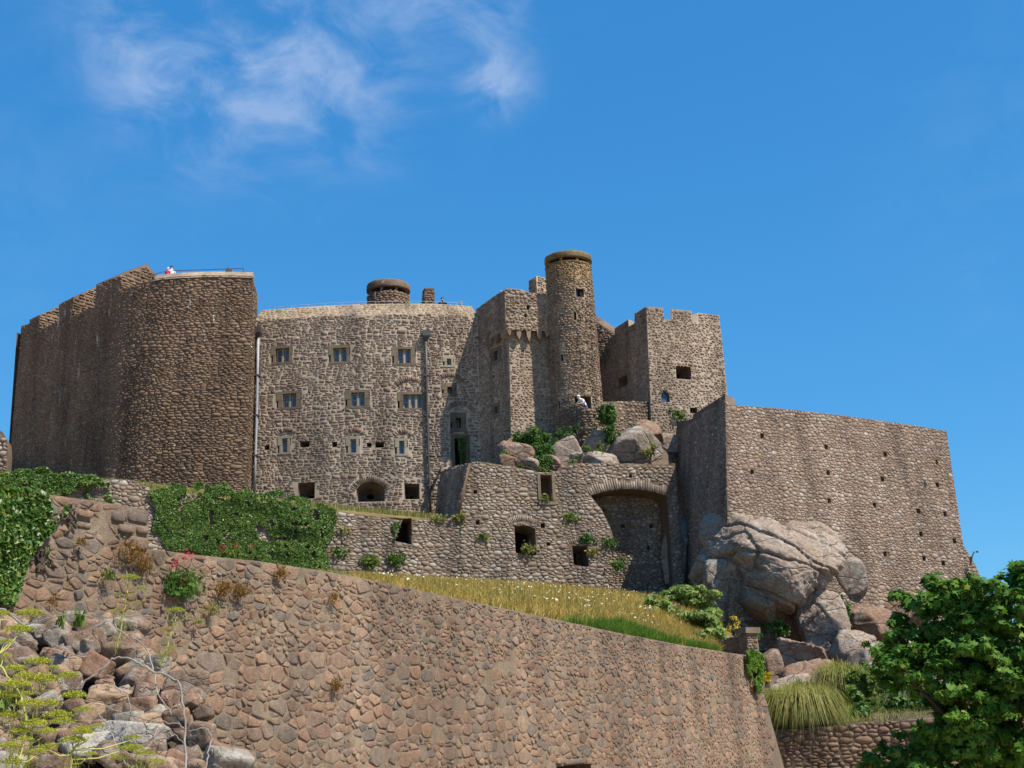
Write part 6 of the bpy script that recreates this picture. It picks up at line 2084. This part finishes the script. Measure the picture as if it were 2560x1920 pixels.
def branch(label, pts, r0, r1, name='dead_branch'):
    q = [P(*p) for p in pts]
    q = [Vector(v) for v in smooth3(q)]
    n = len(q)
    mb = MB(); mb.tube(q, [(r0 + (r1 - r0) * i / (n - 1)) * .40 for i in range(n)], 7)
    tag(mb.build(name, M['dead_wood'], None, True), label, 'branch')
def smooth3(p, k=5):
    p = [np.array(v) for v in p]
    p = [2 * p[0] - p[1]] + p + [2 * p[-1] - p[-2]]
    out = []
    for i in range(1, len(p) - 2):
        for j in range(k):
            t = j / k
            out.append(.5 * (2 * p[i] + (p[i + 1] - p[i - 1]) * t + (2 * p[i - 1] - 5 * p[i] + 4 * p[i + 1] - p[i + 2]) * t * t + (3 * p[i] - p[i - 1] - 3 * p[i + 1] + p[i + 2]) * t ** 3) + np.random.RandomState(i * 7 + j).normal(size=3) * .004)
    out.append(p[-2])
    return out
branch('long pale arching dead branch over the rubble', [(200, 1728, 7.0), (208, 1705, 7.0), (250, 1680, 7.0), (275, 1652, 7.0), (305, 1643, 7.0), (335, 1652, 7.0), (375, 1675, 7.0), (445, 1703, 7.0), (458, 1755, 6.95), (462, 1830, 6.9), (464, 1935, 6.8)], .013, .014)
branch('thin grey twig rising along the wall top to the right', [(60, 1560, 7.8), (120, 1545, 7.8), (190, 1535, 7.8), (245, 1544, 7.8), (310, 1540, 7.8), (380, 1541, 7.8), (425, 1555, 7.8)], .010, .005)
branch('dark twig dropping steeply through the fennel stems', [(285, 1560, 7.3), (310, 1585, 7.3), (345, 1602, 7.2), (370, 1630, 7.2), (385, 1680, 7.1), (392, 1730, 7.0), (430, 1785, 7.0), (458, 1820, 6.9)], .008, .011)
branch('pale twig slanting across the lower rubble', [(200, 1745, 7.0), (260, 1765, 7.0), (330, 1790, 6.95), (400, 1805, 6.9), (450, 1810, 6.9)], .006, .009)
branch('curved twig hooking down at the right of the rubble', [(468, 1826, 6.9), (500, 1820, 6.9), (518, 1825, 6.9), (528, 1850, 6.9), (522, 1880, 6.85), (510, 1930, 6.8)], .007, .010)
branch('short pale stick standing in the middle of the rubble', [(282, 1706, 7.2), (300, 1728, 7.2), (320, 1745, 7.2), (326, 1790, 7.2)], .010, .009)
branch('thick grey branch entering at the left edge', [(-30, 1515, 7.6), (10, 1525, 7.6), (35, 1545, 7.6), (55, 1560, 7.6)], .020, .014)
branch('dark twig under the thick branch at the left edge', [(-20, 1530, 7.9), (30, 1535, 7.9), (60, 1555, 7.9)], .012, .008)
branch('forked thin twig in the lower middle of the rubble', [(240, 1775, 6.9), (270, 1815, 6.9), (285, 1850, 6.85), (300, 1890, 6.8), (340, 1930, 6.8)], .007, .009)
branch('slim twig between two pale stones', [(408, 1815, 7.0), (440, 1840, 7.0), (460, 1860, 7.0)], .006, .007)
branch('pale stick hanging down at the far left', [(15, 1745, 6.6), (25, 1790, 6.6), (22, 1840, 6.6)], .012, .010)
branch('twig crossing below the stone slab on the left', [(115, 1600, 7.3), (160, 1622, 7.3), (190, 1640, 7.3), (215, 1640, 7.3)], .006, .008)


def umbel(root, c, r, seed, dens=1.0):
    R = np.random.RandomState(seed)
    c = Vector(c)
    pts = []
    tb = MB()
    n = int(20 * dens)
    for i in range(n):
        a = i * 2.399; q = math.sqrt((i + .5) / n)
        e = c + Vector((math.cos(a) * q * r, math.sin(a) * q * r, r * (.55 - .32 * q * q)))
        tb.tube([c, (c + e) / 2 + Vector((0, 0, -.04 * r)), e], [r * .018, r * .014, r * .012], 4, False)
        k = 34
        d = R.normal(size=(k, 3)) * np.array([1, 1, .55]) * r * .13
        pts.append(np.array(e) + d)
    st = tb.build('rays', M['fennel_stem'], root)
    C = np.concatenate(pts)
    h = leaves('flower_head', C, R.normal(size=C.shape) + np.array([0, -.3, 1.0]), np.full(len(C), r * .16) * (.6 + .7 * R.rand(len(C))), 'diamond', M['fennel'], root, seed)


def fennel(label, stem, umbels, seed, r0=.008):
    R = np.random.RandomState(seed)
    q = [P(*p) for p in stem]
    t = thing('fennel', label, 'plant', q[0])
    qs = [Vector(v) for v in smooth3(q)]
    mb = MB(); n = len(qs); mb.tube(qs, [r0 + (r0 * .45 - r0) * i / (n - 1) for i in range(n)], 7)
    mb.build('stem', M['fennel_stem'], t, True)
    for i, (px, py, Y, rp) in enumerate(umbels):
        c = P(px, py + rp * .25, Y)
        j = min(range(len(qs)), key=lambda k: (qs[k] - c).length + max(0, qs[k].z - c.z + .02) * 5)
        b = MB(); m_ = qs[j].lerp(c, .5) + Vector((0, 0, -.015))
        b.tube([qs[j], m_, c], [r0 * .5, r0 * .4, r0 * .32], 6); b.build('branch', M['fennel_stem'], t, True)
        umbel(t, c, rp / (F / Y), seed * 31 + i, 1.0 if rp > 22 else .7)
    # feathery leaves
    V = []
    B = []
    for k in range(9):
        j = R.randint(len(qs) * 2 // 3)
        for w in range(12):
            B.append(np.array(qs[j]) + R.normal(size=3) * .03)
    B = np.array(B)
    blades('feathery_leaves', B, .07 * (.4 + R.rand(len(B))), np.full(len(B), .002), 1.6, M['fennel'], t, seed)
    return t


fennel('tall yellow-green fennel with many umbels, middle of the left corner', [(58, 1960, 6.0), (75, 1850, 6.0), (92, 1780, 6.0), (100, 1730, 6.0)],
       [(105, 1700, 6.0, 40), (95, 1655, 6.1, 30), (145, 1790, 5.9, 34), (170, 1690, 6.0, 26), (38, 1672, 6.05, 26), (185, 1740, 6.0, 30), (62, 1690, 5.95, 24), (205, 1830, 5.9, 24), (130, 1670, 6.1, 18), (65, 1735, 5.9, 18), (160, 1805, 5.85, 26), (120, 1760, 5.9, 28), (205, 1775, 5.95, 22)], 3, .0065)
fennel('fennel leaning in from the left edge with low umbels', [(30, 1960, 5.6), (62, 1800, 5.6), (45, 1730, 5.6), (10, 1680, 5.6), (-10, 1640, 5.6)],
       [(48, 1575, 5.9, 32), (10, 1605, 5.8, 20), (8, 1640, 5.7, 18), (75, 1535, 6.2, 32), (2, 1535, 6.0, 24), (5, 1650, 5.8, 14)], 4, .006)
fennel('thin fennel stalk standing before the long wall step', [(290, 1620, 7.4), (302, 1560, 7.4), (312, 1510, 7.4), (318, 1470, 7.4), (312, 1450, 7.4)],
       [(325, 1444, 7.4, 22), (352, 1470, 7.4, 13), (296, 1484, 7.4, 9), (290, 1528, 7.4, 11), (346, 1508, 7.4, 9)], 5, .005)
fennel('slender fennel stalk beside the red-flowered plant', [(395, 1670, 7.6), (418, 1610, 7.6), (432, 1570, 7.6), (438, 1545, 7.6), (430, 1535, 7.6)],
       [(440, 1526, 7.6, 20), (408, 1574, 7.6, 11), (468, 1538, 7.6, 10), (430, 1620, 7.6, 11), (410, 1640, 7.6, 14)], 6, .005)
fennel('low fennel sprays at the bottom of the rubble', [(172, 1960, 5.9), (175, 1900, 5.9), (185, 1870, 5.9)],
       [(182, 1852, 5.9, 30), (210, 1822, 5.95, 22), (330, 1845, 6.1, 20), (120, 1868, 5.8, 22), (245, 1815, 6.0, 16), (310, 1870, 6.1, 18), (225, 1885, 5.9, 16)], 7, .008)
fennel('bushy fennel crowding the left edge halfway up the rubble', [(10, 1960, 5.5), (28, 1850, 5.5), (35, 1780, 5.5), (40, 1740, 5.5)],
       [(40, 1712, 5.5, 34), (15, 1740, 5.5, 30), (75, 1760, 5.5, 30), (20, 1790, 5.5, 28), (85, 1810, 5.5, 30), (50, 1830, 5.5, 26), (118, 1830, 5.5, 24)], 11, .006)
fennel('thin fennel spray at the bottom middle of the rubble', [(350, 1980, 6.0), (345, 1930, 6.0), (338, 1890, 6.0)], [(330, 1872, 6.0, 26), (365, 1885, 6.0, 22), (300, 1895, 6.0, 22), (390, 1905, 6.0, 20)], 12, .005)
fennel('fennel tips at the bottom left corner', [(20, 1980, 5.2), (35, 1930, 5.2), (45, 1890, 5.2)], [(25, 1865, 5.2, 24), (60, 1850, 5.3, 22), (95, 1880, 5.3, 22), (30, 1905, 5.2, 24)], 8, .006)
R = np.random.RandomState(9)
for i, (px, py, Y, h, lab) in enumerate(((152, 1560, 8.6, .09, 'small broad-leaved seedling on top of the rubble'), (195, 1562, 8.6, .11, 'upright bright green seedling right of the other on the rubble'), (8, 1775, 5.8, .10, 'bright leaf spray at the left edge of the rubble'), (830, 1915, 16.8, .16, 'bright yellow-green plant at the bottom edge in front of the long wall'))):
    c = np.array(P(px, py, Y)); n = 26
    t = thing('seedling', lab, 'plant', c)
    B = np.repeat(c[None], n, 0) + R.normal(size=(n, 3)) * .012
    blades('leaves', B, h * (.5 + .6 * R.rand(n)), np.full(n, h * .22), .9, M['lime'], t, 50 + i)

# ================================================================== PEOPLE AND ROOFTOP FITTINGS
def person(label, loc, yaw, joints, cols, height=1.7, hair=None, hat=None, group=None):
    """one continuous body grown over a jointed skeleton; cols = (skin, top, legs)"""
    J = dict(pelvis=(0, 0, .95), belly=(0, -.01, 1.10), chest=(0, -.01, 1.30), neck=(0, 0, 1.47), head=(0, -.015, 1.58), crown=(0, -.005, 1.67), nose=(0, -.115, 1.57),
             lsh=(-.18, 0, 1.40), lel=(-.25, .02, 1.12), lwr=(-.26, -.06, .88), lha=(-.26, -.08, .80), rsh=(.18, 0, 1.40), rel=(.25, .02, 1.12), rwr=(.26, -.06, .88), rha=(.26, -.08, .80),
             lhip=(-.10, 0, .90), lkn=(-.11, -.02, .50), lan=(-.11, .02, .09), lto=(-.12, -.14, .04), rhip=(.10, 0, .90), rkn=(.11, -.02, .50), ran=(.11, .02, .09), rto=(.12, -.14, .04))
    J.update(joints)
    rad = dict(pelvis=.135, belly=.125, chest=.15, neck=.055, head=.092, crown=.07, nose=.018, lsh=.062, lel=.045, lwr=.032, lha=.036, rsh=.062, rel=.045, rwr=.032, rha=.036, lhip=.09, lkn=.06, lan=.045, lto=.035, rhip=.09, rkn=.06, ran=.045, rto=.035)
    E = [('pelvis', 'belly'), ('belly', 'chest'), ('chest', 'neck'), ('neck', 'head'), ('head', 'crown'), ('head', 'nose'), ('chest', 'lsh'), ('lsh', 'lel'), ('lel', 'lwr'), ('lwr', 'lha'), ('chest', 'rsh'), ('rsh', 'rel'), ('rel', 'rwr'), ('rwr', 'rha'),
         ('pelvis', 'lhip'), ('lhip', 'lkn'), ('lkn', 'lan'), ('lan', 'lto'), ('pelvis', 'rhip'), ('rhip', 'rkn'), ('rkn', 'ran'), ('ran', 'rto')]
    for s in 'lr':                      # five unequal fingers on each hand
        h = Vector(J[s + 'ha']); w = Vector(J[s + 'wr']); d = (h - w).normalized(); side = d.cross(Vector((0, 0, 1)));
        if side.length < .1: side = Vector((1, 0, 0))
        side.normalize()
        for k, (o, l) in enumerate(((-.030, .062), (-.011, .075), (.009, .080), (.028, .070), (.042, .035))):
            nm = f'{s}f{k}'
            J[nm] = tuple(h + d * l + side * o + Vector((0, 0, -.015))); rad[nm] = .009
            E.append((s + 'ha', nm))
    names = list(J)
    me = bpy.data.meshes.new('body')
    sc = height / 1.74
    me.from_pydata([Vector(J[n]) * sc for n in names], [(names.index(a), names.index(b)) for a, b in E], [])
    ob = bpy.data.objects.new('body_tmp', me); COL.objects.link(ob)
    md = ob.modifiers.new('skin', 'SKIN')
    for i, n in enumerate(names):
        me.skin_vertices[0].data[i].radius = (rad[n] * sc, rad[n] * sc * (.78 if n in ('chest', 'belly', 'pelvis') else 1))
        me.skin_vertices[0].data[i].use_root = n == 'pelvis'
    ob.modifiers.new('sub', 'SUBSURF').levels = 1
    dg = bpy.context.evaluated_depsgraph_get()
    ev = ob.evaluated_get(dg)
    bm_ = bpy.data.meshes.new_from_object(ev)
    bpy.data.objects.remove(ob)
    bm_.materials.clear()
    for m in cols: bm_.materials.append(m)
    jp = np.array([Vector(J[n]) * sc for n in names])
    skin_j = {n for n in names if n in ('head', 'crown', 'nose', 'lwr', 'rwr', 'lha', 'rha', 'lel', 'rel') or n[1:2] == 'f'}
    leg_j = {'pelvis', 'lhip', 'lkn', 'lan', 'lto', 'rhip', 'rkn', 'ran', 'rto'}
    for p in bm_.polygons:
        n = names[int(np.argmin(np.linalg.norm(jp - np.array(p.center), axis=1)))]
        p.material_index = 0 if n in skin_j else 2 if n in leg_j else 1
        p.use_smooth = True
    t = thing('person', label, 'person', loc, group)
    t.rotation_euler.z = yaw
    o = link('body', bm_, None); o.parent = t
    hd = (Vector(J['head']) * .45 + Vector(J['crown']) * .55) * sc
    if hair or hat:
        v, f = ico(3)
        w = v * np.array([.098, .108, .085]) * sc
        cut = w[:, 2] > (-.02 if hat is None else .01) * sc + .0
        w[~cut, 2] = w[~cut, 2] * .3
        w[:, 1] += np.where(w[:, 2] < .02, .02, 0)
        me2 = mesh_np('hair', w, [f], hat or hair, True)
        h_ = link('hat' if hat else 'hair', me2, None); h_.parent = t; h_.location = hd + Vector((0, .012, .02 * sc))
    return t


SK = plain('skin', (.50, .30, .21), .6)
CL = {n: plain('cloth_' + n, c, .85, var=.08) for n, c in dict(pink=(.75, .05, .12), white=(.75, .76, .80), black=(.015, .015, .018), blue=(.10, .13, .25), grey=(.45, .47, .52), tan=(.45, .36, .27), denim=(.06, .08, .14)).items()}
HR = {n: plain('hair_' + n, c, .6, var=.2) for n, c in dict(dark=(.02, .014, .01), brown=(.07, .04, .02), fair=(.42, .28, .13)).items()}
def stand(px, py_head, Y, height, ):
    """floor point such that a person of this height shows the crown at the pixel"""
    p = P(px, py_head, Y)
    return Vector((p.x, p.y, p.z - height))
arms_on_rail = dict(lel=(-.34, -.02, 1.17), lwr=(-.30, -.24, 1.10), lha=(-.28, -.31, 1.09), rel=(.34, -.02, 1.17), rwr=(.30, -.24, 1.10), rha=(.28, -.31, 1.09))
arms_wide = dict(chest=(0, -.10, 1.26), neck=(0, -.15, 1.42), head=(0, -.19, 1.52), crown=(0, -.18, 1.61), nose=(0, -.29, 1.50), lsh=(-.18, -.10, 1.34), rsh=(.18, -.10, 1.34), lel=(-.42, -.22, 1.25), lwr=(-.56, -.34, 1.24), lha=(-.62, -.36, 1.23), rel=(.42, -.22, 1.25), rwr=(.56, -.34, 1.24), rha=(.62, -.36, 1.23))
lean = dict(belly=(0, -.08, 1.08), chest=(0, -.25, 1.20), neck=(0, -.38, 1.30), head=(0, -.46, 1.37), crown=(0, -.50, 1.46), nose=(0, -.57, 1.34), lsh=(-.18, -.27, 1.26), rsh=(.18, -.27, 1.26), lel=(-.28, -.40, 1.02), lwr=(-.18, -.56, .98), lha=(-.12, -.60, .98), rel=(.28, -.40, 1.02), rwr=(.18, -.56, .98), rha=(.12, -.60, .98))
person('small person in a pink top and pale hat on the curved tower', stand(420, 667, 69.4, 1.30), -.3, {}, (SK, CL['pink'], CL['pink']), 1.28, hat=CL['white'])
person('person in a white top beside the small one in pink', stand(429.5, 663, 69.6, 1.62), .5, {}, (SK, CL['white'], CL['denim']), 1.6, hair=HR['dark'])
person('person in a black t-shirt with hands on the roof rail', stand(1106, 742, 71.6, 1.78), .1, arms_on_rail, (SK, CL['black'], CL['denim']), 1.76, hair=HR['brown'])
person('person in a tan top leaning on the roof parapet with arms spread', stand(1152, 755, 71.6, 1.66), 0, arms_wide, (SK, CL['tan'], CL['denim']), 1.7, hair=HR['fair'])
person('person whose bare head alone shows above the corbelled tower wall', stand(1253, 722, 70.6, 1.78), 0, {}, (SK, CL['blue'], CL['denim']), 1.76)
person('person in white cap and white shirt leaning out under the turret', stand(1462, 988, 65.6, 1.50), -.9, lean, (SK, CL['white'], CL['blue']), 1.66, hat=CL['white'])

# railings on the roofs and a floodlight
rl = MB()
pts = [P(372, 690, 69), P(392, 683, 69.2), P(415, 678, 69.4), P(450, 676, 69.4), P(520, 674, 69.3), P(570, 672, 69.3), P(608, 671, 69.2), P(612, 684, 69.2)]
rl.tube(pts, .022, 6)
for p in pts[1:-1]: rl.tube([p, p - Vector((0, 0, 1.0))], .018, 6)
tag(rl.build('handrail', M['rail_metal']), 'thin dark handrail along the curved tower roof', 'railing')
fl = thing('floodlight', 'small dark floodlight tilted on the curved tower parapet', 'lamp', P(574, 684, 68.3))
c = P(573, 677, 68.3)
b_ = MB(); b_.box(c, .34, .22, .2, .3, Matrix.Rotation(.6, 3, 'Y')); b_.build('housing', M['pipe_dark'], fl)
b_ = MB(); b_.tube([c, c - Vector((-.05, 0, .5))], .03, 6); b_.build('bracket', M['rail_metal'], fl)
b_ = MB(); b_.box(c + Vector((.17, -.02, -.11)), .03, .2, .17, .3, Matrix.Rotation(.6, 3, 'Y')); b_.build('lens', M['lead_white'], fl)
rl = MB()
us = np.linspace(.6, CH_R.L - .3, 24)
zr = CH_R.zt
top_r = [CH_R.pos(u, zr + 1.28, -1.5) for u in us]
rl.tube(top_r, .011, 6)
for p in top_r[::2]: rl.tube([p, p - np.array([0, 0, .75])], .010, 6)
tag(rl.build('handrail', M['rail_white']), 'pale handrail running along the range roof edge', 'railing')

# ------------------------------------------------------------------ look-alikes carry a common group
GROUPS = dict(boulder='granite boulders under the bastion and on the crag', ivy='ivy on the walls', wall_tuft='tufts growing from the long wall', weed_tuft='weeds on the ruined wall', weeds='weeds among the rocks', dead_branch='dead branches over the rubble',
              fennel='fennel plants before the rubble', seedling='seedlings', person='visitors on the castle', grass_tussock='grass tussocks', valerian='red valerian plants', flowering_weed='yellow-flowered weeds', handrail='roof handrails')
for o in COL.objects:
    b = o.name.split('.')[0]
    if o.parent is None and b in GROUPS:
        o['group'] = GROUPS[b]
